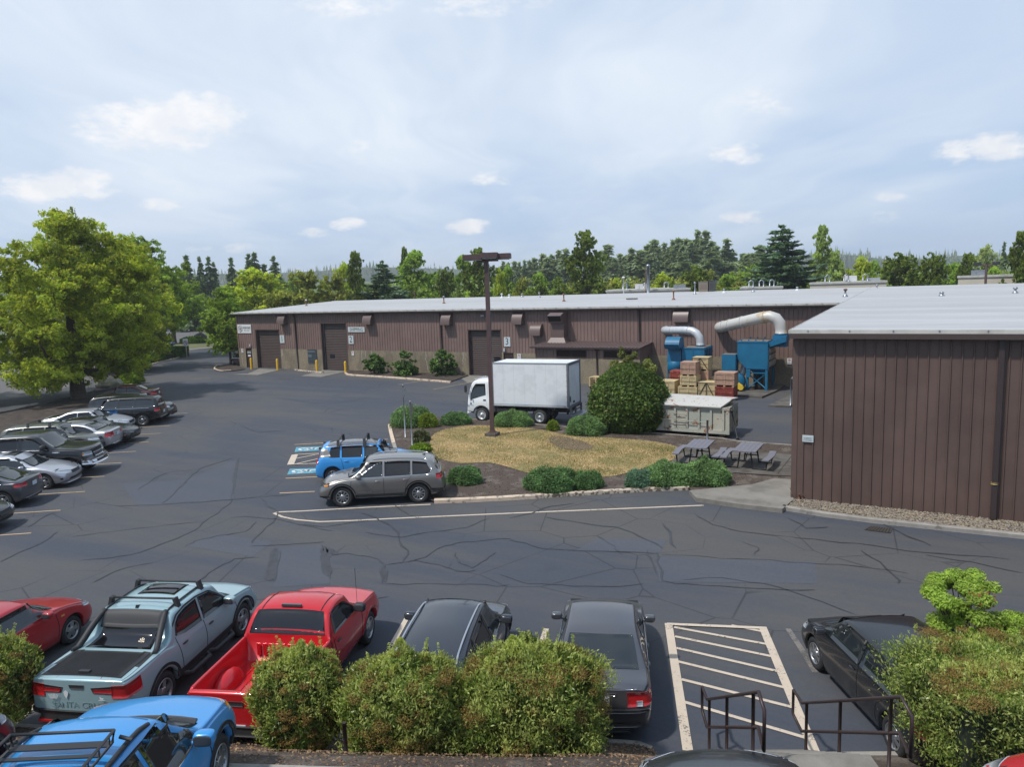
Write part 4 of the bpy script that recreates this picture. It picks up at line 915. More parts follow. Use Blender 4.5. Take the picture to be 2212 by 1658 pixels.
    def mirror(s, x, z, mat, sz=(.10, .11, .075), y=None):
        for sg in (1, -1):
            w_ = s.halfw(x)*.93 if y is None else y; m = MB(); m.rbox((s.L/2-x, sg*(w_+.13), z), (sz[0]*.8, sz[1], sz[2]*.9))
            m.tube([(s.L/2-x-.02, sg*(w_-.06), z-.06), (s.L/2-x, sg*(w_+.10), z-.03)], .025, 6); o = m.build('mirror', mat, s.root)
            m = MB(); m.rbox((s.L/2-x-sz[0]*.72, sg*(w_+.13), z), (sz[0]*.12, sz[1]*.84, sz[2]*.72)); m.build('mirror_glass', LAMPD, o)
    def handle(s, pts, mat, z_=.02):
        for (x, z) in pts:
            for sg in (1, -1):
                h, n_, i_, d_ = s.bvh.ray_cast(Vector((s.L/2-x, sg*3, z)), Vector((0, -sg, 0)))
                m = MB(); m.ell((h.x, h.y+sg*.012, z), (.095, .022, .020), 10, 6); m.build('door_handle', mat, s.root)
    def plate(s, front=False, z=.55, txt=None, y=0):
        d = 1 if front else -1; h = s.bvh.ray_cast(Vector((d*(s.L/2+2), y, z)), Vector((-d, 0, 0)))[0]
        m = MB(); m.bx(h.x+d*.006, h.x+d*.018, y-.152, y+.152, z-.077, z+.077); o = m.build('number_plate', PLATE, s.root)
        if txt and not front:
            q_ = text('plate_lettering', txt[0], M('plate_ink', (.04, .05, .12), .5), o, (h.x+d*.020, y+.088, z-.005), .088, (math.pi/2, 0, -math.pi/2), sx=.8, bold=.002)
            q_ = text('plate_lettering', txt[1], M('plate_ink'), o, (h.x+d*.020, y-.083, z-.005), .088, (math.pi/2, 0, -math.pi/2), sx=.8, bold=.002)
            text('plate_lettering', 'Oregon', M('plate_ink'), o, (h.x+d*.020, y, z+.056), .032, (math.pi/2, 0, -math.pi/2))
            m = MB(); m.add([(h.x+d*.020, y+.0, z+.05), (h.x+d*.020, y+.028, z-.03), (h.x+d*.020, y-.028, z-.03), (h.x+d*.020, y+.008, z-.03), (h.x+d*.020, y-.008, z-.03), (h.x+d*.020, y-.008, z-.06), (h.x+d*.020, y+.008, z-.06)], [(0, 1, 2), (3, 4, 5, 6)]); m.build('plate_emblem', PLG, o)
        return o
    def bars(s, name, pts, r, mat):
        m = MB(); m.tube(pts, r, 8); return m.build(name, mat, s.root)
    def roofz(s, x, y): 
        h = s.bvh.ray_cast(Vector((s.L/2-x, y, 4)), Vector((0, 0, -1)))[0]; return h.z if h else s.top(x)
    def rails(s, x0, x1, y, mat, h=.05, r=.018):
        for sg in (1, -1):
            pts = []
            for i in range(11):
                u = i/10; x = x0+(x1-x0)*u; hh = h*(1-abs(2*u-1)**6); pts.append((s.L/2-x, sg*y, s.roofz(x, sg*y)+hh-.005))
            s.bars('roof_rail', pts, r, mat)
    def fin(s, x, mat=None):
        z = s.roofz(x, 0); m = MB(); m.add([(s.L/2-x+.09, 0, z), (s.L/2-x-.06, .03, z-.003), (s.L/2-x-.06, -.03, z-.003), (s.L/2-x-.07, 0, z+.065)], [(0, 1, 3), (0, 3, 2), (1, 2, 3)]); m.build('antenna', mat or CLAD, s.root)
    def crossbars(s, xs, y, mat=CLAD, h=.10):
        for x in xs:
            z = s.roofz(x, y*.9); zc = s.roofz(x, 0); m = MB()
            m.tube([(s.L/2-x, -y+.04, zc+h-.02), (s.L/2-x, y-.04, zc+h-.02)], .022, 8)
            for sg in (1, -1): m.box((s.L/2-x, sg*(y-.03), (z+zc+h)/2-.02), (.11, .06, zc+h-z+.05), rx=sg*.3)
            m.build('roof_bar', mat, s.root)
    def windshield(s, s0, w0, s1, w1, mat=None, curve=.10): return s.plan('windshield', s0, w0, s1, w1, mat or GLS, curve, curve1=curve*.6)
    def rearglass(s, s0, w0, s1, w1, mat=None, curve=-.06): return s.plan('rear_window', s0, w0, s1, w1, mat or GLS, curve)
    def place(s, hd, lp, px_, py_, base=0.0):
        """turn to heading hd and stand so that the local point lp is the one the photo shows at px_,py_"""
        g = G(px_, py_, base+lp[2]); c_, s_ = math.cos(R(hd)), math.sin(R(hd))
        s.root.location = (g.x-(lp[0]*c_-lp[1]*s_), g.y-(lp[0]*s_+lp[1]*c_), base); s.root.rotation_euler[2] = R(hd); return s
def sedan(name, label, col, L=4.6, W=1.78, H=1.44, wb=2.68, fo=.93, hood=.97, cowl=None, cat='car', glass=None, rim=RIM, spokes=5, roof=(2.0, 3.0), deck=(4.0, 1.08), bs=.0, r=.325, chrome=True, group=None, trunk=True, taillz=(.92, .72), four=True, lampm=None, tint=None, hoodfront=.72, belt=.93):
    cw = cowl or 1.28
    top = [(0, hoodfront-.10), (.05, hoodfront-.03), (.35, hoodfront+.07), (cw-.05, hood), (cw+.12, hood+.03), (cw+.55, hood+.26), (roof[0]-.12, H-.035), (roof[0]+.4, H), (roof[1]-.2, H-.015), (roof[1]+.15, H-.07), (roof[1]+.55, H-.23), (deck[0]-.05, deck[1]+.02), (deck[0]+.15, deck[1]), (L-.1, deck[1]-.015), (L, deck[1]-.07)]
    top = [p for i, p in enumerate(top) if i == 0 or p[0] > top[i-1][0]+.01]
    bel = [(0, hoodfront-.16), (.4, hoodfront-.03), (cw, belt-.04), (cw+1.2, belt), (deck[0]-.3, belt+.02+bs), (L-.3, min(belt+.03+bs, deck[1]-.06)), (L, deck[1]-.16)]
    c = Car(name, label, cat, L, W, top, bel, wb, fo, r=r, col=col, rim=rim, spokes=spokes, group=group)
    gl = glass or GLS; yw = W/2
    c.windshield(cw+.02, yw*.80, roof[0]-.10, yw*.66, gl)
    c.rearglass(roof[1]+.10, yw*.66, deck[0]-.03, yw*.76, gl)
    bz = belt+.015
    a0, bp, c1 = cw+.30, (cw+.55+roof[1]+.2)/2+.12, roof[1]+.62
    zt = lambda x: min(c.top(x)-.085, H-.10)
    xs = [a0+.02+(bp-.06-a0)*i/5 for i in range(6)]
    side1_t = [(max(x, a0+.12*0), max(bz+.02, zt(x+.22)-.0)) for x in xs]; side1_b = [(x-.06 if i == 0 else x, bz) for i, x in enumerate(xs)]
    side1_t[0] = (a0+.02, bz+.03)
    c.side('side_window', side1_t, side1_b, tint or gl)
    x2 = [bp+(c1-.02-bp)*i/6 for i in range(7)]; t2 = [(x, max(bz+.03, zt(x+.08)-.01)) for x in x2]; t2[-1] = (c1, bz+.09+bs)
    c.side('side_window', t2, [(x, bz+bs*(i/6)) for i, x in enumerate(x2)], tint or gl)
    if chrome: c.stripe('window_trim', [(a0-.05, bz-.012), (c1, bz-.012+bs)], .016, CHR if chrome is True else chrome)
    for p in ([(bp-.02, bz), (bp, .5), (bp+.0, .30)], [(cw+.10, belt-.08), (cw+.07, .6), (cw+.10, .30)], [(min(c1-.05, c.axR-.12), bz), (c.axR-.25, .80), (c.axR-.45, .62), (c.axR-.48, .32)]): c.vstripe('door_seam', p, .012, SEAM)
    c.handle([(bp-.18, belt-.11), (c1-.45, belt-.09)], col)
    c.corner('headlight', yw*.46, yw, .42, ((hoodfront-.05, hoodfront+.04), (hoodfront-.17, hoodfront-.06)), lampm or LENS)
    c.face('grille', [(-yw*.42, hoodfront-.07), (yw*.42, hoodfront-.07)], [(-yw*.36, hoodfront-.20), (yw*.36, hoodfront-.20)], CLAD)
    c.face('lower_grille', [(-yw*.55, .40), (yw*.55, .40)], [(-yw*.6, .28), (yw*.6, .28)], CLAD)
    c.corner('taillight', yw*.52, yw, .30, ((taillz[0], taillz[0]-.01), (taillz[1], taillz[1]+.03)), REDL, front=False)
    c.face('rear_lower_trim', [(-yw*.6, .34), (yw*.6, .34)], [(-yw*.6, .26), (yw*.6, .26)], CLAD, front=False)
    c.face('trunk_seam', [(-yw*.55, .70), (yw*.55, .70)], [(-yw*.55, .688), (yw*.55, .688)], SEAM, front=False, off=.004)
    c.plate(False, .80 if taillz[0] > .8 else .6); c.mirror(cw+.42, belt+.06, col); return c
def wagon(name, label, col, L=4.6, W=1.85, H=1.68, wb=2.70, fo=.9, hood=1.08, cw=1.15, r=.36, roofx=(1.95, 4.0), rear=(4.45, 1.08), belt=1.03, glass=None, tint=None, cat='car', clad=True, rim=RIM, spokes=10, hoodfront=.88, group=None, side_end=None, pillars=None, bs=.04, sill=.30, roofcol=None, tail=None, tum=.50, taillz=(1.08, .90), lamps=True, trim=CHR, lampm=None):
    top = [(0, hoodfront-.12), (.05, hoodfront-.04), (.3, hoodfront+.06), (cw-.05, hood), (cw+.1, hood+.03), (cw+.5, hood+.32), (roofx[0]-.12, H-.05), (roofx[0]+.35, H-.005), ((roofx[0]+roofx[1])/2, H), (roofx[1], H-.06), (rear[0]-.12, H-.16), (rear[0]+.01, rear[1]+.18), (L-.02, rear[1]-.02), (L, rear[1]-.08)]
    top = [p for i, p in enumerate(top) if i == 0 or p[0] > top[i-1][0]+.01]
    bel = [(0, hoodfront-.20), (.4, hoodfront-.05), (cw, belt-.05), (cw+1.2, belt), (rear[0]-.3, belt+bs), (L, min(rear[1]-.12, belt))]
    c = Car(name, label, cat, L, W, top, bel, wb, fo, r=r, sill=sill, col=col, rim=rim, spokes=spokes, tum=tum, tail=tail, group=group, roofc=.06, round_=(.16, .09), bulge=(.16, .08))
    gl = glass or GLS; yw = W/2; tg = tint or gl
    c.windshield(cw+.02, yw*.82, roofx[0]-.08, yw*.68, gl)
    bz = belt+.02; a0 = cw+.30; ps = pillars or [2.35, 3.35]; en = side_end or rear[0]-.25
    zt = lambda x: min(c.top(x)-.11, H-.12)
    seg = [a0]+ps+[en]
    for k in range(len(seg)-1):
        x0_, x1_ = seg[k]+(.0 if k == 0 else .035), seg[k+1]-.035
        xs = [x0_+(x1_-x0_)*i/6 for i in range(7)]; tt = [(x, max(bz+.03, zt(x+(.22 if k == 0 else .05)))) for x in xs]
        if k == 0: tt[0] = (x0_, bz+.04)
        if k == len(seg)-2: tt[-1] = (x1_-.08, tt[-1][1]-.06); 
        f = lambda x: bz+bs*max(0, (x-a0)/(en-a0))
        bb = [(x, f(x)) for x in xs]
        if k == len(seg)-2: bb[-1] = (x1_+.05, f(x1_)+.06)
        c.side('side_window', tt, bb, gl if k == 0 else tg)
    if trim: c.stripe('window_trim', [(a0-.05, bz-.015), (en, f(en)-.015)], .02, trim)
    # tailgate glass
    c.face('rear_window', [(-yw*.62, H-.13), (yw*.62, H-.13)], [(-yw*.70, rear[1]+.06), (yw*.70, rear[1]+.06)], tg, front=False)
    for p in ([(ps[0], bz), (ps[0]+.0, .6), (ps[0]+.0, sill+.1)], [(cw+.12, belt-.08), (cw+.08, .7), (cw+.1, sill+.1)], [(ps[1], bz), (c.axR-.42, .80), (c.axR-.5, sill+.12)]): c.vstripe('door_seam', p, .012, SEAM)
    c.handle([(ps[0]-.22, belt-.12), (ps[1]-.22, belt-.10)], col)
    c.corner('headlight', yw*.50, yw, .42, ((hoodfront-.05, hoodfront+.02), (hoodfront-.17, hoodfront-.10)), lampm or LENS)
    c.face('grille', [(-yw*.46, hoodfront-.07), (yw*.46, hoodfront-.07)], [(-yw*.44, hoodfront-.22), (yw*.44, hoodfront-.22)], CLAD)
    c.face('lower_grille', [(-yw*.6, .50), (yw*.6, .50)], [(-yw*.62, .34), (yw*.62, .34)], CLAD)
    if lamps: c.corner('taillight', yw*.60, yw, .26, ((taillz[0], taillz[0]), (taillz[1], taillz[1])), REDL, front=False)
    if clad:
        c.arches(); c.side('sill_trim', [(c.axF+c.ra+.03, sill+.13), (c.axR-c.ra-.03, sill+.13)], [(c.axF+c.ra+.03, sill+.01), (c.axR-c.ra-.03, sill+.01)], CLAD, off=.014)
        c.corner('bumper_trim', 0.02, yw, .50, ((.52, .56), (.36, .36)), CLAD, front=False, off=.016); c.corner('bumper_trim', .02, yw, .45, ((.40, .46), (.33, .33)), CLAD, front=True, off=.014)
    c.plate(False, .80); c.mirror(cw+.40, belt+.07, col, sz=(.10, .12, .09)); return c
ROW = 'cars parked nose to tail-line along the left side of the lot'
FRONT = 'vehicles parked along the near edge of the lower lot'
# ---- middle of the lot
TAUPE = paint('paint_taupe', (.25, .235, .215), .75, .30); BLU = paint('paint_soul_blue', (.035, .29, .68), .1)
BLKP = paint('paint_black', (.006, .007, .009), .0, .25, .45); SILV = paint('paint_silver', (.50, .51, .54), .75, .33); SILD = paint('paint_silver_white', (.55, .57, .60), .6, .34)
j = wagon('suv', 'taupe-grey five-door SUV with silver roof rails parked beside the kerbed island', TAUPE, L=4.62, W=1.86, H=1.67, wb=2.72, fo=.93, r=.365, roofx=(1.95, 3.75), rear=(4.35, 1.10), belt=1.02, pillars=[2.42, 3.42], side_end=4.12, lampm=LAMPD, spokes=10, tint=GLSD, cat='SUV', bs=.05)
j.rails(1.95, 4.0, .55, CHR, .05, .019); j.side('headlight_amber', [(.30, .84), (.46, .86)], [(.30, .77), (.44, .79)], AMB, nc=5, nr=3, off=.012); j.fin(3.85)
j.side('window_surround', [(1.45, 1.045), (1.8, 1.29), (2.15, 1.49), (2.6, 1.56), (3.3, 1.57), (3.9, 1.52), (4.12, 1.40), (4.16, 1.20)], [(1.47, 1.03), (1.83, 1.27), (2.16, 1.468), (2.6, 1.538), (3.3, 1.548), (3.88, 1.50), (4.10, 1.385), (4.13, 1.20)], CHR, nc=30, nr=2)
j.place(213.5, (4.62/2-.93, .91, 0), 740.9, 1097)
jt = text('badge', 'CHEROKEE', CHR, j.root, (.62, .932, .52), .085, (math.pi/2, 0, math.pi), sx=1.5)
s_ = wagon('hatchback', 'bright blue boxy hatchback with black roof and roof bars, nose to the island', BLU, L=4.2, W=1.80, H=1.60, wb=2.60, fo=.85, r=.33, hood=1.02, hoodfront=.84, cw=1.0, roofx=(1.75, 3.75), rear=(4.08, 1.0), belt=1.02, pillars=[2.2, 3.1], side_end=3.62, lamps=False, clad=False, tint=GLSD, bs=.03, sill=.2, trim=None)
s_.plan('roof_panel', 1.66, .60, 4.02, .60, M('roof_black', (.016, .017, .02), .18, coat=.8), 0, off=.012)
for sg in (1, -1): s_.side('pillar_panel', [(3.62, 1.50), (4.0, 1.47)], [(3.50, 1.12), (3.98, 1.08)], TAUPE, sides=(sg,), off=.008)
s_.side('roof_edge_trim', [(1.8, 1.47), (2.4, 1.52), (3.3, 1.515), (4.0, 1.47)], [(1.8, 1.445), (2.4, 1.495), (3.3, 1.49), (4.0, 1.445)], SILV, off=.014, nr=2)
s_.corner('taillight', .62, .90, .12, ((1.36, 1.34), (.84, .84)), REDL, front=False, off=.02); s_.crossbars([2.15, 3.2], .70, h=.16); s_.fin(3.85)
s_.face('rear_panel', [(-.72, .78), (.72, .78)], [(-.74, .52), (.74, .52)], CLAD, front=False, off=.004)
s_.place(33, (-2.02, -.86, .30), 683, 1032)
# ---- front row
SCB = paint('paint_grey_blue', (.27, .40, .43), .15, .3); REDP = paint('paint_red', (.52, .008, .014), .15, .25); RED2 = paint('paint_dark_red', (.40, .010, .018), .2, .28)
GRY = paint('paint_civic_grey', (.115, .115, .125), .7, .3); NAVY = paint('paint_dark_navy', (.022, .028, .040), .5, .2)
def pickup(name, label, col, L, W, H, wb, fo, r, hood, hf, cw, rx, cab_back, rail, floor, belt, closed=False, cat='pickup truck', doors=1, clad=False, rim=RIM, spokes=6, group=None, tint=None, tw=.25, sill=.38):
    b0_, b1_ = cab_back, L-.10
    top = [(0, hf-.12), (.05, hf-.03), (.3, hf+.05), (cw-.05, hood), (cw+.1, hood+.03), (cw+.5, hood+.30), (rx[0]-.1, H-.05), (rx[0]+.3, H), (rx[1]-.2, H-.01), (rx[1], H-.05), (b0_-.03, rail+.12) if not closed else (b0_+.0, H-.42), (b0_ if not closed else b0_+.42, rail), (L-.02, rail), (L, rail-.03)]
    bel = [(0, hf-.2), (.4, hf-.04), (cw, belt-.04), (b0_-.1, belt), (b0_+.3, rail-.05), (L, rail-.06)]
    c = Car(name, label, cat, L, W, top, bel, wb, fo, r=r, sill=sill, col=col, tum=.24, rim=rim, spokes=spokes, tw=tw, group=group, roofc=.06, round_=(.12, .04 if not closed else .08), bulge=(.14, .03 if not closed else .06), tail=[(.3, .02), (.5, 0), (1.2, .0)], bed=None if closed else (b0_, b1_, floor, .075))
    return c
sc_ = pickup('pickup_truck', 'grey-blue crew-cab pickup with roof bars and black roll-top bed cover', SCB, 4.97, 1.90, 1.69, 3.00, .92, .375, 1.10, .95, 1.15, (1.95, 3.30), 3.55, 1.17, .7, 1.05, closed=True, rim=RIM, spokes=5, group=FRONT)
yw = .95
sc_.windshield(1.17, yw*.82, 1.87, yw*.66)
sc_.side('side_window', [(1.46, 1.10), (1.72, 1.30), (2.0, 1.50), (2.42, 1.56)], [(1.44, 1.08), (1.7, 1.08), (2.0, 1.085), (2.42, 1.10)], GLS)
sc_.side('side_window', [(2.49, 1.56), (2.9, 1.55), (3.15, 1.50), (3.30, 1.40)], [(2.49, 1.10), (2.8, 1.11), (3.1, 1.13), (3.38, 1.20)], GLSD)
sc_.side('window_trim', [(1.40, 1.07), (1.70, 1.33), (2.0, 1.54), (2.45, 1.605), (2.9, 1.60), (3.2, 1.55), (3.42, 1.40)], [(1.44, 1.07), (1.72, 1.30), (2.0, 1.51), (2.45, 1.575), (2.9, 1.57), (3.18, 1.52), (3.38, 1.38)], CLAD, nc=26, nr=2)
sc_.plan('rear_window', 3.45, .56, 3.86, .66, GLSD, -.02); sc_.plan('roof_spoiler', 3.24, .60, 3.45, .62, CLAD, -.02, off=.02)
for sg in (1, -1):
    m = MB(); pr_ = []
    for i in range(7):
        x = 3.25+.75*i/6; y = .63+.19*i/6; h = sc_.bvh.ray_cast(Vector((sc_.L/2-x, sg*y, 4)), Vector((0, 0, -1)))[0]; pr_.append(Vector((sc_.L/2-x, sg*y, max(h.z, 1.62-.62*(i/6)**1.3)+.02)))
    m.tube(pr_, [.05, .055, .06, .06, .06, .055, .04], 8); m.build('sail_panel', CLAD, sc_.root)
sc_.plan('bed_cover', 3.98, .73, 4.84, .75, M('cover_black', (.028, .030, .034), .55, bump=.3, bs=30), 0, off=.012, nr=9)
m = MB()
for i in range(22): m.bx(sc_.L/2-4.02-i*.037, sc_.L/2-4.025-i*.037, -.68, .68, 1.188, 1.196)
m.build('cover_slats', SEAM, sc_.root)
m = MB(); m.bx(-sc_.L/2+.20, -sc_.L/2+.27, -.10, .10, 1.19, 1.215); m.build('cover_handle', CLAD, sc_.root)
sc_.side('bed_rail_cap', [(3.95, 1.175), (4.9, 1.165)], [(3.95, 1.13), (4.9, 1.125)], CLAD, off=.006, nr=3)
sc_.crossbars([2.15, 2.98], .72, h=.11); sc_.fin(3.16, CLAD); sc_.rails(1.95, 3.3, .64, CLAD, .03, .018)
sc_.plan('sunroof', 2.05, .40, 2.6, .40, GLSD, .02); sc_.arches(wd=.09)
sc_.side('sill_trim', [(1.38, .54), (3.42, .54)], [(1.38, .38), (3.42, .38)], CLAD, off=.02)
for x0_, x1_ in ((1.55, 2.35), (2.5, 3.25)):
    for sg in (1, -1): m = MB(); m.tube([(sc_.L/2-x0_+.05, sg*.90, .40), (sc_.L/2-x0_-.05, sg*1.02, .37), (sc_.L/2-x1_+.05, sg*1.02, .37), (sc_.L/2-x1_-.05, sg*.90, .40)], .05, 8); m.build('side_step', CLAD, sc_.root)
for p in ([(2.45, 1.09), (2.45, .7), (2.46, .5)], [(1.24, 1.0), (1.20, .75), (1.24, .5)], [(3.40, 1.18), (3.36, .9), (3.30, .5)]): sc_.vstripe('door_seam', p, .012, SEAM)
sc_.handle([(2.25, .94), (3.18, .98)], CLAD); sc_.mirror(1.60, 1.14, SCB, sz=(.11, .13, .09))
sc_.corner('headlight', .45, .95, .4, ((.9, .93), (.78, .83)), LENS); sc_.corner('taillight', .62, .95, .34, ((1.06, 1.08), (.84, .84)), REDL, front=False, off=.014)
sc_.face('taillight_bar', [(-.64, 1.00), (-.30, .99)], [(-.64, .93), (-.32, .94)], REDL, front=False, off=.014); sc_.face('taillight_bar', [(.30, .99), (.64, 1.00)], [(.32, .94), (.64, .93)], REDL, front=False, off=.014)
sc_.face('taillight_frame', [(-.66, 1.05), (-.26, 1.02)], [(-.66, .90), (-.30, .92)], CLAD, front=False, off=.006); sc_.face('taillight_frame', [(.26, 1.02), (.66, 1.05)], [(.30, .92), (.66, .90)], CLAD, front=False, off=.006)
sc_.face('tailgate_handle', [(-.14, 1.07), (.14, 1.07)], [(-.12, 1.0), (.12, 1.0)], CLAD, front=False, off=.012)
sc_.face('rear_bumper', [(-.90, .60), (.90, .60)], [(-.86, .36), (.86, .36)], CLAD, front=False, off=.05, skirt=.08); sc_.corner('rear_bumper', .55, .95, .30, ((.60, .62), (.40, .40)), CLAD, front=False, off=.04)
for y in (-.62, .62): m = MB(); m.bx(-sc_.L/2-.055, -sc_.L/2+.02, y-.13, y+.13, .40, .435); m.build('reflector', REDL, sc_.root)
sc_.plate(False, .52, ('464', 'NX'))
text('tailgate_lettering', 'SANTA CRUZ', M('emboss', (.17, .26, .285), .35), sc_.root, (-sc_.L/2-.003, 0, .70), .155, (math.pi/2, 0, -math.pi/2), sx=1.05)
m = MB()
for y, k in ((.44, 0), (.20, 1), (-.46, 2)):
    x = -sc_.L/2-.016; z = .86 if k != 1 else .90
    if k == 0:
        for i in range(-3, 4): m.add([(x, y+i*.018-.006, z-.045), (x, y+i*.018+.006, z-.045), (x, y+i*.03+.008, z+.05-abs(i)*.006), (x, y+i*.03-.008, z+.05-abs(i)*.006)], [(0, 1, 2, 3)])
    elif k == 1: m.add([(x, y, z-.08), (x, y+.03, z-.02), (x, y+.045, z+.04), (x, y, z+.08), (x, y-.045, z+.04), (x, y-.03, z-.02)], [(0, 1, 2, 3, 4, 5)])
    else: m.add([(x, y-.06, z-.05), (x, y+.06, z-.05), (x, y+.06, z-.038), (x, y-.06, z-.038), (x, y+.03, z-.03), (x, y+.035, z+.03), (x, y+.0, z+.0), (x, y-.035, z+.0), (x, y-.03, z-.03)], [(0, 1, 2, 3), (4, 5, 6, 7, 8)])
for i, f in enumerate(m.f): pass
m.build('sticker', WHT, sc_.root)
m = MB(); 
for i in range(8):
    a = R(45*i); y, z = -.36, 1.40; m.add([(sc_.L/2-3.66+.0, y, 1.46), (sc_.L/2-3.66+.07*math.cos(a)*.6-.0, y+.05*math.cos(a+.25), 1.46+.0+.05*math.sin(a+.25)), (sc_.L/2-3.66+.07*math.cos(a)*.6, y+.05*math.cos(a-.25), 1.46+.05*math.sin(a-.25))], [(0, 1, 2)])
# compact sunburst sticker on the back glass
z_ = sc_.roofz(3.68, -.36)+.012
m = MB()
for i in range(8):
    a = R(45*i); m.add([(sc_.L/2-3.68, -.36, z_), (sc_.L/2-3.68+.065*math.cos(a+.22), -.36+.06*math.sin(a+.22), z_+.045*math.cos(a+.22)), (sc_.L/2-3.68+.065*math.cos(a-.22), -.36+.06*math.sin(a-.22), z_+.045*math.cos(a-.22))], [(0, 1, 2)])
m.build('window_sticker', M('sticker_cream', (.65, .52, .38), .5), sc_.root)
sc_.place(112, (4.97/2-3.92, -.95, .375), 361, 1496)
# red single-cab pickup
rp = pickup('pickup_truck', 'bright red single-cab pickup with open empty bed', REDP, 4.95, 1.86, 1.66, 3.00, .92, .36, 1.10, .98, 1.30, (2.05, 2.70), 3.02, 1.13, .66, 1.08, rim=RIM, spokes=6, group=FRONT, tw=.24)
rp.windshield(1.33, .74, 1.98, .64); rp.side('side_window', [(1.62, 1.14), (1.85, 1.32), (2.1, 1.50), (2.5, 1.54), (2.74, 1.52)], [(1.60, 1.12), (1.85, 1.12), (2.1, 1.12), (2.5, 1.125), (2.80, 1.13)], GLS)
rp.plan('rear_window', 2.74, .66, 2.99, .76, GLSD, -.01, off=.01)
m = MB(); m.box((rp.L/2-2.70, 0, 1.645), (.05, .40, .05)); m.build('brake_light', LAMPD, rp.root)
for sg in (1, -1): rp.plan('roof_seam', 2.0, .0, 2.7, .0, SEAM) if 0 else rp.bars('roof_seam', [(rp.L/2-x, sg*.60, rp.roofz(x, sg*.60)+.001) for x in (2.05, 2.2, 2.35, 2.5, 2.66, 2.72)], .012, SEAM)
rp.arches(mat=REDP, wd=.05); rp.mirror(1.72, 1.20, CLAD, sz=(.09, .12, .10))
for p in ([(2.88, 1.10), (2.88, .8), (2.86, .5)], [(1.42, 1.05), (1.42, .8), (1.46, .5)]): rp.vstripe('door_seam', p, .014, SEAM)
rp.vstripe('bed_gap', [(3.02, 1.12), (3.02, .8), (3.02, .48)], .03, SEAM); rp.handle([(2.68, .97)], CLAD)
rp.corner('headlight', .5, .89, .3, ((.95, .97), (.80, .82)), LENS); rp.corner('taillight', .80, .89, .10, ((1.06, 1.06), (.70, .70)), REDL, front=False, off=.012)
rp.face('tailgate_handle', [(-.13, .98), (.13, .98)], [(-.13, .90), (.13, .90)], CLAD, front=False, off=.014); rp.face('rear_bumper', [(-.84, .56), (.84, .56)], [(-.84, .40), (.84, .40)], CLAD, front=False, off=.06, skirt=.1)
for y in (-.79, .79): rp.face('tailgate_seam', [(y-.006, 1.10), (y+.006, 1.10)], [(y-.006, .58), (y+.006, .58)], SEAM, front=False, nc=3, off=.004)
rp.plate(False, .50, ('136', 'NXN'), y=.0)
m = MB()
for i in range(9): m.bx(rp.L/2-3.12, rp.L/2-4.8, -.62+i*.145, -.60+i*.145, .661, .672)
m.build('bed_rib', REDP, rp.root)
for sg in (1, -1): m = MB(); m.ell((rp.L/2-rp.axR, sg*.72, .66), (.44, .20, .28), 16, 8); m.build('wheel_well', REDP, rp.root)
m = MB(); 
for i in range(10): m.bx(rp.L/2-3.04, rp.L/2-3.055, -.6+i*.125, -.53+i*.125, .78, 1.02)
m.build('bed_front_ribs', REDP, rp.root)
rp.bars('antenna', [(rp.L/2-1.25, -.76, 1.06), (rp.L/2-1.27, -.76, 1.85)], .005, CLAD)
rp.place(111, (2.475-.92, -.93, .36), 803, 1357)
for i, (x, y) in enumerate(((-1.15, -.02), (-1.18, -.22))):
    m = MB(); m.ell((0, 0, .05), (.14, .05, .05), 12, 8); m.ell((-.07, 0, .08), (.06, .045, .05), 10, 6); o = m.build('work_boot' if i < 0 else 'shoe', M('shoe_black', (.015, .015, .016), .7), rp.root if 0 else None)
    mw = Matrix.Translation(rp.root.location) @ Matrix.Rotation(R(111), 4, 'Z'); p = mw @ Vector((x+.35, y, .672)); tag(o, ('black shoe nearer the left side lying in the red pickup bed', 'black shoe nearer the middle lying in the red pickup bed')[i], 'shoe', 'pair of black shoes in the pickup bed', loc=p, rz=R(75))
# dark SUV behind the hedge
dk = wagon('suv', 'dark navy SUV with silver roof rails parked behind the pyracantha hedge', NAVY, L=4.65, W=1.84, H=1.66, wb=2.7, r=.36, belt=1.03, tint=GLSD, spokes=5, cat='SUV', group=FRONT, roofx=(1.95, 3.9), rear=(4.40, 1.1)); dk.rails(1.95, 4.15, .54, CHR, .045, .022); dk.fin(3.85)
dk.place(111, (4.65/2-3.85, 0, 1.70), 924, 1392)
# grey sedan with red tail lamps
cv = sedan('sedan', 'grey four-door sedan with red tail lamps beside the hatched aisle', GRY, L=4.46, W=1.72, H=1.44, wb=2.62, fo=.85, hood=.98, roof=(2.0, 3.05), deck=(3.86, 1.07), r=.31, taillz=(.93, .70), group=FRONT)
cv.face('rear_trim', [(-.60, .99), (.60, .99)], [(-.60, .975), (.60, .975)], CHR, front=False); cv.face('trunk_handle', [(-.26, .92), (.26, .92)], [(-.26, .89), (.26, .89)], CHR, front=False, off=.02)
cv.face('reverse_lamp', [(.60, .80), (.70, .80)], [(.60, .72), (.70, .72)], LENS, front=False, off=.02, nc=4); cv.face('reverse_lamp', [(-.70, .80), (-.60, .80)], [(-.70, .72), (-.60, .72)], LENS, front=False, off=.02, nc=4)
cv.stripe('bumper_crease', [(3.95, .60), (4.40, .60)], .012, CHR) if 0 else None
cv.face('bumper_top', [(-.80, .665), (.80, .665)], [(-.82, .62), (.82, .62)], GRY, front=False, off=.04, skirt=.05); cv.face('bumper_crease', [(-.80, .44), (.80, .44)], [(-.80, .425), (.80, .425)], SEAM, front=False, off=.006)
cv.place(111, (-2.23, -.80, .42), 1403, 1570)
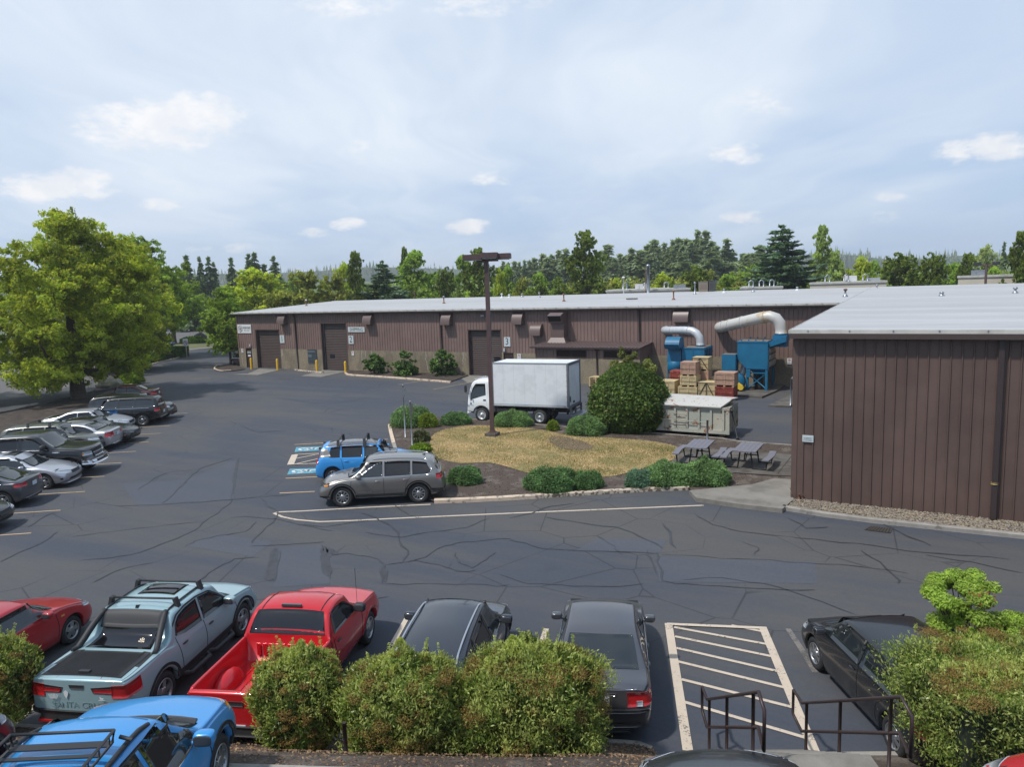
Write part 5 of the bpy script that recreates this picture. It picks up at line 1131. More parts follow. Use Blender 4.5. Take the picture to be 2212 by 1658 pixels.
# black sedan under the right-hand hedge
bc = sedan('sedan', 'glossy black sedan parked on the right behind the clipped hedge', BLKP, L=4.44, W=1.78, H=1.45, wb=2.70, fo=.86, hood=.93, cowl=.82, roof=(1.78, 3.2), deck=(4.0, 1.10), r=.32, group=FRONT, spokes=7, chrome=False)
bc.bars('antenna', [(bc.L/2-3.05, 0, 1.41), (bc.L/2-3.12, 0, 1.45), (bc.L/2-3.45, 0, 1.68)], .005, CLAD)
bc.place(122, (4.44/2-.86, .87, .31), 1757, 1414)
rd = sedan('hatchback', 'dark red hatchback at the left edge next to the grey-blue pickup', RED2, L=4.35, W=1.73, H=1.44, wb=2.51, fo=.87, hood=.99, hoodfront=.76, cowl=1.2, roof=(1.95, 3.3), deck=(4.15, 1.0), r=.31, group=FRONT, chrome=False, belt=.95)
rd.side('side_marker', [(1.08, .80), (1.18, .80)], [(1.08, .76), (1.18, .76)], AMB, nc=4, nr=2); rd.place(111, (4.35/2-.87, -.865, .31), 160, 1362+0)
# ---- upper lot, nearest the camera
UP = 1.62
SEL = paint('paint_seltos_blue', (.035, .27, .62), .15, .3)
sl_ = wagon('suv', 'bright blue SUV with black roof basket cut off by the bottom left corner', SEL, L=4.37, W=1.80, H=1.62, wb=2.63, fo=.85, r=.34, hood=1.06, hoodfront=.90, belt=1.02, cw=1.10, roofx=(1.92, 3.6), rear=(4.15, 1.08), pillars=[2.3, 3.2], side_end=3.9, cat='SUV', bs=.04)
sl_.side('window_surround', [(1.36, 1.05), (1.75, 1.33), (2.1, 1.50), (2.6, 1.53), (3.4, 1.50), (3.9, 1.38)], [(1.40, 1.04), (1.78, 1.30), (2.1, 1.47), (2.6, 1.50), (3.4, 1.47), (3.86, 1.36)], CLAD, nc=24, nr=2)
sl_.plan('wiper_cowl', 1.02, .70, 1.16, .72, CLAD, .09, off=.012, nr=3); sl_.rails(1.9, 3.8, .56, CLAD, .05, .026)
sl_.side('headlight_amber', [(.36, .90), (.50, .93)], [(.36, .82), (.48, .86)], AMB, nc=5, nr=3, off=.014)
for k, y in enumerate((-.45, -.2, .05, .3)): sl_.bars('wiper', [(sl_.L/2-1.12, y, 1.115), (sl_.L/2-1.22, y+.24, 1.165)], .008, CLAD) if k in (0, 2) else None
m = MB(); zr_ = 1.68
for sg in (1, -1): m.tube([(sl_.L/2-2.45, sg*.48, zr_+.0), (sl_.L/2-2.43, sg*.50, zr_+.12), (sl_.L/2-3.95, sg*.50, zr_+.12), (sl_.L/2-3.95, sg*.48, zr_)], .016, 8); m.tube([(sl_.L/2-2.45, sg*.48, zr_), (sl_.L/2-3.95, sg*.48, zr_)], .014, 6)
for k in range(8): 
    for sg in (1, -1): m.tube([(sl_.L/2-2.5-k*.19, sg*.48, zr_), (sl_.L/2-2.53-k*.19, sg*.50, zr_+.12)], .008, 6)
for k in range(9): m.box((sl_.L/2-2.47-k*.18, 0, zr_), (.05 if k else .10, 0.96, .014))
m.tube([(sl_.L/2-2.43, -.50, zr_+.12), (sl_.L/2-2.43, .50, zr_+.12)], .016, 8)
for x in (2.35, 3.4):
    for sg in (1, -1): m.tube([(sl_.L/2-x, sg*.62, 1.64), (sl_.L/2-x, sg*.50, zr_)], .02, 6)
o = m.build('roof_basket', CLAD, None); tag(o, 'black steel roof basket on the bright blue SUV', 'roof rack')
sl_.place(121, (4.37/2-1.12+.02, -.70, 1.10), 420, 1551, UP); o.location = sl_.root.location; o.rotation_euler[2] = R(121)
bk = sedan('sedan', 'black car showing only its glossy roof at the bottom edge', BLKP, L=4.6, W=1.80, H=1.45, wb=2.7, roof=(2.0, 3.2), deck=(4.0, 1.08), chrome=False)
bk.place(119, (4.6/2-.22, 0, .80), 1538, 1614, UP)
rc = sedan('sedan', 'bright red car showing only a fender at the bottom right corner', REDP, L=4.5, W=1.78, H=1.44)
rc.place(125, (4.5/2-.35, .72, .72), 2158, 1662, UP)
mr_ = wagon('suv', 'dark maroon vehicle peeking in at the left edge above the blue SUV', paint('paint_maroon', (.055, .018, .028), .4), L=4.6, W=1.85, H=1.66, cat='SUV', tint=GLSD)
mr_.place(121, (4.6/2-.15, -.75, .85), 14, 1525, UP)
# ---- left row
BACK = 40; NOSE = -40+0
def lrow(c, px_, py_, lp, nose=True, hd=-38): return c.place(hd if nose else hd+180, lp, px_, py_)
DG = paint('paint_dark_grey', (.085, .09, .105), .6, .3); OLV = paint('paint_grey_green', (.13, .135, .12), .6, .32)
HD = 37
c = wagon('suv', 'black three-row SUV at the far end of the left row, nose to the lane', BLKP, L=5.1, W=1.95, H=1.76, wb=2.98, r=.38, roofx=(2.0, 4.5), rear=(4.9, 1.12), pillars=[2.5, 3.6], side_end=4.55, cat='SUV', group=ROW, belt=1.08, hood=1.14, hoodfront=.98, bs=0); c.place(HD, (2.5, -.6, .62), 370, 887)
c = wagon('suv', 'black SUV with a mismatched blue front door, backed into the left row', BLKP, L=4.9, W=1.85, H=1.80, wb=2.94, r=.38, roofx=(2.0, 4.5), rear=(4.82, 1.15), pillars=[2.5, 3.45], side_end=4.62, cat='SUV', group=ROW, belt=1.12, hood=1.15, hoodfront=1.0, bs=0, spokes=5, clad=False, sill=.38)
c.side('blue_door', [(1.45, 1.12), (2.48, 1.12)], [(1.45, .50), (2.48, .50)], paint('paint_door_blue', (.02, .14, .34), .3), off=.010, sides=(1,)); c.place(HD+180, (4.9/2-.9-2.94, .92, .38), 306.7, 908.7)
c = sedan('coupe', 'silver-white coupe with black glass between two black cars in the left row', SILD, L=4.75, W=1.85, H=1.42, wb=2.75, hood=.96, roof=(2.1, 3.1), deck=(4.35, 1.06), r=.34, group=ROW, chrome=False, tint=GLSD); c.place(HD, (2.3, -.6, .65), 275, 911)
c = sedan('sedan', 'black sedan with bright hood reflection, fourth from the far end of the left row', BLKP, L=4.9, W=1.86, H=1.44, wb=2.84, hood=.95, roof=(2.15, 3.3), deck=(4.45, 1.06), r=.34, group=ROW, lampm=LAMPD); c.side('headlight_amber', [(.30, .52), (.42, .52)], [(.30, .48), (.42, .48)], AMB, nc=4, nr=2, off=.012); c.place(HD, (2.40, -.65, .5), 287, 938)
c = sedan('sedan', 'silver sedan parked tail-out with small red tail lamps', SILV, L=4.70, W=1.75, H=1.46, wb=2.70, hood=.98, roof=(2.0, 3.2), deck=(3.98, 1.08), r=.32, group=ROW, taillz=(.98, .72)); c.place(HD+180, (-2.35, .62, .55), 247, 950)
c = wagon('station_wagon', 'grey-green wagon with roof bars mostly hidden behind the black pickup', OLV, L=4.8, W=1.84, H=1.62, wb=2.74, r=.36, roofx=(2.05, 4.2), rear=(4.6, 1.05), pillars=[2.5, 3.5], group=ROW, cat='station wagon'); c.crossbars([2.3, 3.3], .62); c.place(HD, (2.35, -.5, .85), 216, 944)
ram = pickup('pickup_truck', 'large black crew-cab pickup with chrome grille and bumper in the left row', BLKP, 5.85, 2.05, 1.96, 3.65, 1.0, .41, 1.36, 1.20, 1.45, (2.35, 3.9), 4.2, 1.38, .85, 1.28, rim=CHR, spokes=6, group=ROW, tw=.28, sill=.45)
ram.windshield(1.50, .84, 2.27, .72); ram.side('side_window', [(1.86, 1.34), (2.1, 1.56), (2.38, 1.78), (2.86, 1.82)], [(1.84, 1.32), (2.1, 1.32), (2.4, 1.32), (2.86, 1.33)], GLS); ram.side('side_window', [(2.98, 1.82), (3.4, 1.82), (3.82, 1.78)], [(2.98, 1.33), (3.4, 1.34), (3.88, 1.36)], GLSD)
ram.stripe('window_trim', [(1.8, 1.30), (3.95, 1.335)], .025, CHR); ram.corner('headlight', .52, 1.02, .36, ((1.10, 1.12), (.93, .96)), LENS, off=.014); ram.side('headlight_amber', [(.28, 1.06), (.42, 1.07)], [(.28, .97), (.42, .98)], AMB, nc=4, nr=2, off=.02)
ram.face('grille_surround', [(-.52, 1.17), (.52, 1.17)], [(-.48, .82), (.48, .82)], CHR, off=.02); ram.face('grille', [(-.47, 1.13), (.47, 1.13)], [(-.43, .86), (.43, .86)], CLAD, off=.035); ram.face('grille_bar', [(-.45, 1.01), (.45, 1.01)], [(-.45, .985), (.45, .985)], CHR, off=.045)
ram.face('front_bumper', [(-.95, .80), (.95, .80)], [(-.92, .52), (.92, .52)], CHR, off=.06, skirt=.1); ram.corner('front_bumper', .60, 1.02, .40, ((.80, .82), (.55, .58)), CHR, off=.05); ram.face('lower_grille', [(-.5, .70), (.5, .70)], [(-.5, .60), (.5, .60)], CLAD, off=.075)
ram.side('hood_badge', [(1.30, 1.20), (1.62, 1.21)], [(1.30, 1.15), (1.62, 1.16)], CHR, nc=4, nr=2, off=.012); ram.arches(mat=BLKP, wd=.06); ram.mirror(1.95, 1.42, CLAD, sz=(.11, .15, .13))
for p in ([(2.92, 1.32), (2.92, .9), (2.92, .55)], [(1.62, 1.25), (1.62, .9), (1.66, .55)], [(3.95, 1.33), (3.95, .9), (3.90, .6)]): ram.vstripe('door_seam', p, .014, SEAM)
ram.handle([(2.70, 1.12), (3.70, 1.13)], CHR); ram.plate(True, .62, y=.0); ram.place(HD, (5.85/2-1.0, -.98, .41), 150, 1014)
cor = sedan('sedan', 'silver compact sedan with sunroof and five-spoke wheels in the left row', SILV, L=4.56, W=1.76, H=1.46, wb=2.60, hood=1.0, roof=(1.95, 3.1), deck=(4.0, 1.10), r=.32, group=ROW, hoodfront=.74)
cor.plan('sunroof', 2.15, .40, 2.62, .40, GLSD, .02); cor.face('front_lip', [(-.80, .30), (.80, .30)], [(-.80, .20), (.80, .20)], SILV, off=.03); cor.side('fog_lamp', [(.20, .44), (.30, .44)], [(.20, .36), (.30, .36)], CLAD, nc=4, nr=2); cor.place(HD, (4.56/2-.93, -.86, .32), 95, 1043)
tc_ = sedan('coupe', 'dark grey two-door coupe parked tail-out near the left edge', DG, L=4.42, W=1.78, H=1.42, wb=2.70, hood=.98, roof=(1.95, 3.1), deck=(4.1, 1.06), r=.34, group=ROW, chrome=False, taillz=(.96, .80)); tc_.place(HD+180, (-2.21, .75, .6), 56, 1064)
lb = sedan('sedan', 'black car nose at the left edge, nearest of the left row', BLKP, L=4.6, W=1.80, H=1.45, group=ROW); lb.place(HD, (2.30, -.6, .5), -6, 1122)
# vehicles far off
c = wagon('suv', 'blue SUV driving past on the far side street', paint('paint_far_blue', (.02, .10, .30), .3), L=4.9, W=1.9, H=1.78, cat='SUV'); c.place(30, (2.4, -.7, 0), 372, 751)
c = sedan('car', 'dark red car behind the corner of the warehouse by the small tree', paint('paint_maroon'), cat='car'); c.place(160, (2.3-.93, .86, 0), 503, 789)
c = sedan('car', 'dark red car half hidden behind the big tree trunk', paint('paint_redcar', (.06, .008, .01), .2), cat='car', glass=GLSD); c.place(HD+180, (2.3, .6, .6), 196, 862)
# ================================================================ things in the yard
POLEB = M('pole_brown', (.085, .05, .048), .5, var=.1, vs=3)
# lamp post on the lawn
p = G(1064, 946); t_ = thing('lamp_post', 'tall brown square lamp post with two flat lamp heads standing on the dry lawn', 'lamp post', (p.x, p.y, 0), R(0))
m = MB(); m.bx(-.10, .10, -.10, .10, .38, 9.15); m.xf(Matrix.Rotation(R(20), 4, 'Z')); m.build('pole', POLEB, t_)
m = MB(); m.bx(-.30, .30, -.30, .30, 0, .27); m.xf(Matrix.Rotation(R(5), 4, 'Z')); o = m.build('concrete_base', CONC2, t_); m = MB(); m.bx(-.19, .19, -.19, .19, .27, .31); m.bx(-.13, .13, -.13, .13, .31, .38); m.xf(Matrix.Rotation(R(20), 4, 'Z')); m.build('base_plate', M('rust_dark', (.11, .06, .04), .8), t_)
for x0, x1, y0, y1, z in ((-1.15, -.12, -.35, .22, 9.10), (-.22, .62, -.55, .02, 9.16), (.45, 1.22, -.15, .42, 9.12)):
    m = MB(); m.bx(x0, x1, y0, y1, z, z+.26); m.xf(Matrix.Rotation(R(22), 4, 'Z')); o = m.build('lamp_head', POLEB, t_)
    m = MB(); m.bx(x0+.08, x1-.08, y0+.08, y1-.08, z-.045, z-.003); m.xf(Matrix.Rotation(R(22), 4, 'Z')); m.build('lens', M('lamp_glass', (.35, .38, .38), .25), o)
m = MB(); m.bx(-.5, .6, -.06, .06, 9.0, 9.12); m.xf(Matrix.Rotation(R(22), 4, 'Z')); m.build('arm', POLEB, t_)
# box truck
WP = paint('paint_truck_white', (.72, .73, .73), .0, .35, .5)
TRK = thing('box_truck', 'white box truck with plain body and small cab parked behind the island', 'truck', (-22.031, 35.612, 0), R(186.82))
BW = 2.16
m = MB(); m.bx(-.78, -5.28, -.03, -BW, 1.04, 3.46); m.build('cargo_box', M('truck_box_white', (.68, .70, .72), .45, col2=(.62, .64, .66), c2s=1.2), TRK).location = (0, 0, 0)
BOXM = M('aluminium_trim', (.42, .44, .46), .35, .6)
# local frame: +x forward, near (left) side is y=0 .. far side y=-BW is wrong-handed, so flip below
for ch in list(TRK.children): bpy.data.objects.remove(ch)
YB, YN = -BW, .06                       # far and near flank; the near flank is the truck's left side
m = MB(); m.bx(-.78, -5.28, YB, YN, 1.02, 3.47); m.build('cargo_box', M('truck_box_white'), TRK)
m = MB(); m.bx(-.77, -5.29, YN-.01, YN+.02, 1.00, 1.06); m.bx(-.77, -5.29, YN-.01, YN+.015, 3.42, 3.49); m.bx(-.77, -.84, YN-.01, YN+.012, 1.06, 3.42); m.bx(-.77, -5.29, YN-.004, YN+.008, 1.10, 1.13); m.bx(-5.31, -5.22, YB, YB+.05, 1.0, 3.49)
m.build('box_trim', BOXM, TRK)
m = MB(); m.bx(-5.22, -5.34, YN-.10, YN+.012, 1.0, 3.49); m.bx(-5.28, -5.34, YB-.01, YB+.09, 1.0, 3.49); m.bx(-5.28, -5.34, YB, YN, 3.34, 3.49); m.bx(-5.28, -5.36, YB, YN, .96, 1.08); m.build('rear_frame', M('frame_grey', (.14, .15, .17), .45, .3), TRK)
m = MB()
for i in range(6): m.bx(-5.282, -5.30, YB+.09, YN-.10, 1.10+i*.373, 1.10+i*.373+.365)
m.build('rear_door', M('truck_box_white'), TRK)
m = MB(); m.bx(-5.31, -5.34, -.28, -.22, 1.30, 1.62); m.bx(-5.31, -5.35, -.95, -.8, 1.18, 1.30); m.build('door_latch', CLAD, TRK)
m = MB()
for z in [1.3+i*.3 for i in range(7)]: m.bx(-5.20, -5.215, YN+.012, YN+.02, z, z+.04)
m.build('marker_lamp', AMB, TRK); m = MB(); m.bx(-5.05, -5.15, YN+.015, YN+.03, 1.03, 1.07); m.build('marker_lamp', REDL, TRK)
m = MB()
for x in [-1.45-i*.64 for i in range(6)]: m.bx(x, x-.006, YN-.001, YN+.003, 1.13, 3.42)
m.build('panel_seam', M('seam_grey', (.42, .44, .46), .6), TRK)
m = MB(); m.bx(.25, -5.3, -1.42, -1.30, .62, .80); m.bx(.25, -5.3, -.78, -.66, .62, .80)
for x in (-.9, -2.0, -3.0, -4.4, -5.2): m.bx(x, x-.10, YB+.05, YN-.05, .84, 1.0)
m.bx(-1.0, -1.9, -.34, .0, .42, .84); m.bx(-2.05, -2.75, -.30, .0, .45, .8); m.build('chassis', M('chassis_black', (.018, .018, .02), .6), TRK)
m = MB(); m.bx(-4.35, -4.38, -.45, .02, .35, .95); m.bx(-5.15, -5.20, -.32, -.05, .62, .96); m.build('mud_flap', UND, TRK)
m = MB(); m.bx(-5.34, -5.95, YB+.12, YN-.10, .56, .60); m.build('lift_platform', GALV, TRK)
m = MB()
for y in (YN-.16, YB+.16): m.bx(-5.34, -5.44, y-.05, y+.05, .58, 1.02)
m.bx(-5.34, -5.42, -1.0, -.92, .6, 1.02); m.bx(-5.34, -5.40, YB+.1, YN-.1, .72, .78); m.build('lift_arm', M('frame_grey'), TRK)
# cab: a rounded cab-over shell
cab = Car.__new__(Car)
cb = Car('cab_tmp', 'x', 'x', 1.75, 2.02, [(0, 1.55), (.04, 1.72), (.18, 2.06), (.36, 2.34), (.55, 2.44), (1.2, 2.47), (1.7, 2.45), (1.75, 2.40)], [(0, 1.25), (.3, 1.36), (.9, 1.38), (1.75, 1.38)], 3.575, .98, r=.42, sill=.50, col=WP, tum=.10, nose=[(.3, .02), (.7, 0), (1.3, .03), (1.6, .06), (2.4, .1)], tail=[(.3, 0), (2, 0)], bulge=(.10, .0), round_=(.08, .0), ra=.52, roofc=.06, spokes=0)
for o in list(cb.root.children):
    if o.name.startswith('underbody') or o.name.startswith('wheel'):
        for q_ in list(o.children): bpy.data.objects.remove(q_)
        bpy.data.objects.remove(o)
cb.side('door_window', [(.30, 1.62), (.42, 1.96), (.60, 2.22), (1.22, 2.24)], [(.28, 1.30), (.60, 1.38), (.90, 1.48), (1.26, 1.58)], GLS, nc=12); cb.face('windshield', [(-.84, 2.30), (.84, 2.30)], [(-.88, 1.60), (.88, 1.60)], GLS)
for pth in ([(.26, 2.2), (.20, 1.5), (.26, 1.1)], [(1.34, 2.36), (1.36, 1.8), (1.34, 1.0)]): cb.vstripe('door_seam', pth, .012, M('seam_grey'))
cb.arches(wd=.05); cb.side('door_handle', [(1.12, 1.33), (1.28, 1.33)], [(1.12, 1.25), (1.28, 1.25)], CLAD, nc=4, nr=2, off=.02)
cb.side('bumper', [(-.02, .62), (.42, .62)], [(-.02, .50), (.42, .50)], CLAD, nc=6, nr=3, off=.012); cb.face('bumper', [(-.98, .82), (.98, .82)], [(-.96, .50), (.96, .50)], WP, off=.07, skirt=.1); cb.face('grille', [(-.7, 1.2), (.7, 1.2)], [(-.7, .98), (.7, .98)], CLAD)
cb.corner('headlight', .62, 1.01, .16, ((.98, .98), (.84, .84)), LENS); cb.side('emblem', [(.28, 1.12), (.38, 1.12)], [(.28, 1.02), (.38, 1.02)], CLAD, nc=4, nr=2); cb.side('lettering', [(.24, .985), (.50, .985)], [(.24, .96), (.50, .96)], M('badge_blue', (.05, .12, .4), .4), nc=4, nr=2)
m = MB()
for y in (-.7, -.45, -.2, .05, .3, .55, .75): m.ell((cb.L/2-.55, y, 2.47), (.05, .03, .035), 8, 6)
m.build('roof_lamp', LENS, cb.root)
for sg in (1, -1):
    m = MB(); m.box((cb.L/2-.10, sg*1.16, 1.95), (.07, .20, .38)); m.tube([(cb.L/2-.3, sg*.95, 2.25), (cb.L/2-.08, sg*1.14, 2.18), (cb.L/2-.1, sg*1.14, 1.7), (cb.L/2-.25, sg*.98, 1.62)], .014, 6); m.ell((cb.L/2-.42, sg*1.06, 1.36), (.04, .06, .09), 8, 6); m.build('mirror', CLAD, cb.root)
for o in list(cb.root.children):
    o.parent = TRK; o.location = Vector(o.location)+Vector((.98-cb.L/2, -1.01+.02, 0))
bpy.data.objects.remove(cb.root)
def truckwheel(x, y, sg, dual=False):
    r, w_ = .42, .24; m = MB(); m.lathe([(.26, -w_/2), (.38, -w_/2), (r, -w_*.35), (r, w_*.35), (.38, w_/2), (.26, w_/2)], n=26, axis='y')
    if dual: m.lathe([(.26, -w_/2-.28), (.38, -w_/2-.28), (r, -w_*.35-.28), (r, w_*.35-.28), (.38, w_/2-.28)], n=26, axis='y')
    o = m.build('wheel', TYR, TRK); o.location = (x, y, r); o.rotation_euler[2] = 0 if sg > 0 else math.pi
    m = MB(); m.lathe([(.265, w_*.5), (.25, w_*.5+.01), (.235, w_*.3), (.17 if not dual else .2, w_*.18 if not dual else -.05), (.09, w_*.42 if not dual else .02), (.09, w_*.55), (.001, w_*.55)], n=22, axis='y'); m.build('rim', M('rim_white', (.50, .51, .51), .35, .3), o)
truckwheel(0, -.12, 1); truckwheel(0, YB+.2, -1); truckwheel(-3.575, -.10, 1, True); truckwheel(-3.575, YB+.18, -1, True)
# open-top blue bin seen over the cab
BB = M('bin_blue', (.02, .12, .19), .5, var=.2, vs=4)
p = G(1052, 833); t_ = thing('dumpster', 'dark blue open dumpster showing between the white cab and loading door 3', 'dumpster', (-24.6, 42.5, 0), R(5))
m = MB(); m.prism([(-.8, .15), (.8, .15), (1.0, 1.5), (.8, 1.5), (.7, .25), (-.7, .25), (-.9, 1.25), (-1.1, 1.25)], -.9, .9, 'y'); m.bx(-1.05, 1.0, -.92, -.86, .9, 1.0); m.build('bin', BB, t_); m = MB(); m.box((-.2, -.93, .75), (.35, .02, .25)); m.build('label', WHT, t_)
m = MB(); m.box((.1, .95, 1.75), (1.9, .05, .8), rx=R(-20)); m.build('lid', M('bin_lid', (.02, .05, .08), .5), t_)
# rusty roll-off container
RO = bpy.data.materials.new('rusty_paint'); RO.use_nodes = True; t = NT(RO.node_tree); b = t.n['Principled BSDF']; oc = t.add('ShaderNodeTexCoord').outputs['Object']
c = t.mix(t.ramp(t.noise(oc, .9, 4), .4, .6), (.33, .35, .30), (.42, .40, .33)); c = t.mix(t.ramp(t.noise(oc, 3.4, 8, .72), .55, .60), c, (.23, .09, .04)); c = t.mix(t.ramp(t.noise(t.mapping(oc, scale=(5, 5, .5)), 1.6, 6, .7), .62, .70, 0, .7), c, (.26, .15, .09))
t.set(b.inputs['Base Color'], c); b.inputs['Roughness'].default_value = .75
RL = bpy.data.materials.new('peeling_lid'); RL.use_nodes = True; t = NT(RL.node_tree); b = t.n['Principled BSDF']; oc = t.add('ShaderNodeTexCoord').outputs['Object']
t.set(b.inputs['Base Color'], t.mix(t.ramp(t.noise(oc, 1.9, 9, .75, 1.2), .575, .61), (.46, .45, .42), (.24, .13, .08))); b.inputs['Roughness'].default_value = .8
x0, x1 = -13.6, -8.02; yN, yF = 35.72, 37.75
t_ = thing('rolloff_container', 'rusty pale green roll-off container with a peeling white lid beside the round bush', 'container', (0, 0, 0))
m = MB(); m.bx(x0, x1, yN+.06, yF, .28, 1.48); m.bx(x0, x1+.02, yN, yF, 1.40, 1.52); m.bx(x0, x1+.02, yN, yN+.10, .22, .40); m.build('body', RO, t_)
m = MB()
for i in range(10): m.bx(x1-.30-i*.60, x1-.20-i*.60, yN-.01, yN+.07, .40, 1.40)
m.bx(x1-.10, x1+.05, yN-.03, yN+.12, .22, 1.52)
for i in range(4): m.bx(x1, x1+.07, yN+.25+i*.5, yN+.33+i*.5, .35, 1.42)
m.build('rib', RO, t_)
m = MB(); m.add([(x0-.05, yN-.06, 1.53), (x1-.35, yN-.10, 1.53), (x1+.02, yN+.9, 1.82), (x1+.02, yF, 1.72), (x0-.05, yF, 1.80), (x0-.05, yN-.06, 1.58), (x1-.35, yN-.10, 1.58), (x1+.02, yN+.9, 1.87), (x1+.02, yF, 1.77), (x0-.05, yF, 1.86)], [(4, 3, 2, 1, 0), (5, 6, 7, 9), (7, 8, 9), (0, 1, 6, 5), (1, 2, 7, 6), (2, 3, 8, 7), (3, 4, 9, 8), (4, 0, 5, 9)]); m.build('lid', RL, t_)
m = MB()
for i in range(3): m.tube([(x0+2.85, yN-.06, .62+i*.27), (x0+3.5, yN-.06, .60+i*.27)], .018, 6)
m.tube([(x0+1.2, yN-.08, .86), (x1-1.0, yN-.08, .78)], .018, 6); m.build('ladder', RO, t_)
m = MB(); m.tube([(x1+.10, yN+.25, 1.35), (x1+.42, yN+.0, .12)], .03, 8); m.ell((x1+.10, yN+.25, 1.35), (.07, .07, .09)); m.ell((x1+.43, yN, .08), (.08, .08, .08)); m.build('door_bar', CLAD, t_)
m = MB(); m.tube([(x1-.35, yN+.2, .14), (x1-.35, yN+.5, .14)], .14, 10); m.tube([(x0+.6, yN+.2, .14), (x0+.6, yN+.5, .14)], .14, 10); m.build('roller', RUST, t_)
# dust collectors
DB = M('collector_blue', (.003, .12, .235), .5, var=.12, vs=2.2, col2=(.01, .10, .19), c2s=1.6, c2t=(.5, .75)); DTOP = M('collector_top', (.17, .15, .13), .7)
DUCT = M('duct_white', (.50, .52, .54), .4, .2, var=.06, vs=4); DUCTR = M('duct_rusty', (.50, .49, .46), .45, .1, col2=(.46, .36, .24), c2s=1.1, c2t=(.50, .62))
def duct(t_, pts, r, mat, rings, name='duct'):
    m = MB(); m.tube(pts, r, 16); o = m.build(name, mat, t_)
    for k, u in rings:
        a, b_ = Vector(pts[k]), Vector(pts[k+1]); c_ = a.lerp(b_, u); d = (b_-a).normalized(); m = MB(); m.tube([c_-d*.03, c_+d*.03], r*1.09, 16); m.build('collar', mat, o)
t_ = thing('dust_collector', 'blue dust collector on legs with a scroll fan, the left of the two', 'dust collector', (0, 0, 0))
ax0, ax1, ay0, ay1 = -15.0, -13.4, 52.0, 54.4
m = MB(); m.bx(ax0, ax1, ay0, ay1, 1.60, 3.0); m.build('housing', DB, t_)
m = MB(); m.bx(ax0+.04, ax1-.04, ay0+.04, ay1-.04, 3.002, 3.03); m.build('top_cover', DTOP, t_)
m = MB()
for y in (52.8, 53.6): m.bx(ax1+.001, ax1+.05, y, y+.06, 1.6, 2.98)
for z in (1.65, 2.12, 2.6, 2.9): m.bx(ax1+.001, ax1+.06, ay0, ay1, z, z+.04)
m.bx(ax0-.04, ax1+.04, ay0-.04, ay0-.002, 2.94, 3.02); m.bx(ax0+.75, ax0+.80, ay0-.03, ay0-.002, 1.62, 2.94); m.build('door_frame', DB, t_)
m = MB(); m.bx(ax1+.051, ax1+.06, 52.2, 52.35, 1.95, 2.05); m.bx(ax1+.051, ax1+.06, 53.9, 54.05, 1.75, 1.87); m.build('label', WHT, t_)
for x in (ax0+.08, ax1-.08):
    for y in (ay0+.08, ay1-.08): m = MB(); m.bx(x-.06, x+.06, y-.06, y+.06, 0, 1.60); m.build('leg', DB, t_)
m = MB(); m.tube([(ax1-.08, ay0+.08, 1.5), (ax1-.08, 53.2, .9)], .03, 6); m.tube([(ax1-.08, ay1-.08, 1.5), (ax1-.08, 53.2, .9)], .03, 6); m.tube([(ax0+.08, ay0+.08, .1), (ax1-.08, ay0+.08, 1.5)], .03, 6); m.build('brace', DB, t_)
m = MB(); m.lathe([(.24, .1), (.24, 1.0), (.001, 1.0)], (ax1-.6, 53.3, 0), 14); m.build('drum', M('drum_black', (.02, .02, .022), .5), t_)
fx0, fx1, cy, cz = -16.1, -15.06, 52.45, 1.66
m = MB(); m.lathe([(.01, fx0+.08), (.64, fx0+.08), (.64, fx1-.08), (.01, fx1-.08)], (0, cy, cz), 24, 'x'); m.bx(fx0+.04, fx1-.04, cy-.5, cy+.35, 1.7, 2.08); m.bx(fx0-.02, fx1+.02, cy-.52, cy+.37, 2.03, 2.09); m.build('fan_scroll', DB, t_)
m = MB(); m.add([(fx0, cy-.48, 2.09), (fx1, cy-.48, 2.09), (fx1, cy+.35, 2.09), (fx0, cy+.35, 2.09), (fx0+.04, cy-.42, 2.98), (fx1-.04, cy-.42, 2.98), (fx1-.04, cy+.33, 2.98), (fx0+.04, cy+.33, 2.98)], [(0, 1, 5, 4), (1, 2, 6, 5), (2, 3, 7, 6), (3, 0, 4, 7)]); m.bx(fx0-.01, fx1+.01, cy-.45, cy+.36, 2.95, 3.01); m.build('stack', DB, t_)
m = MB(); prof = [(cy+.33, 3.0)]+[(cy-.37+.70*math.cos(R(a)), 3.06+.74*math.sin(R(a))) for a in range(0, 166, 15)]+[(cy-1.22, 3.30), (cy-.98, 2.96), (cy-.42, 3.0)]; m.prism(prof, fx0, fx1, 'x'); m.build('weather_cap', DB, t_)
for y in (cy-.4, cy+.35): m = MB(); m.bx(fx0, fx0+.08, y-.04, y+.04, 0, 1.7); m.bx(fx1-.08, fx1, y-.04, y+.04, 0, 1.7); m.build('fan_leg', DB, t_)
xd = -14.0
duct(t_, [(xd, 53.2, 3.0), (xd, 53.2, 3.35), (xd-.07, 53.2, 3.68), (xd-.28, 53.22, 3.98), (xd-.62, 53.3, 4.14), (xd-1.2, 53.5, 4.18), (xd-2.2, 53.9, 4.15), (xd-2.9, 54.3, 4.12), (xd-3.15, 54.8, 4.10), (xd-3.2, 55.4, 4.10)], .29, DUCT, ((4, .5), (6, .2)))
m = MB(); m.tube([(xd, 53.2, 2.98), (xd, 53.2, 3.14)], .32, 16); m.build('duct_collar', DB, t_)
t_ = thing('dust_collector', 'right-hand blue dust collector with yellow belt guard and rust-streaked white duct', 'dust collector', (0, 0, 0))
bx0, bx1, by0, by1 = -11.08, -9.05, 51.9, 54.6
m = MB(); m.prism([(bx0+.62, 1.62), (bx1, 1.62), (bx1, 3.5), (bx0, 3.5), (bx0, 2.28)], by0, by1, 'y'); m.build('housing', DB, t_)
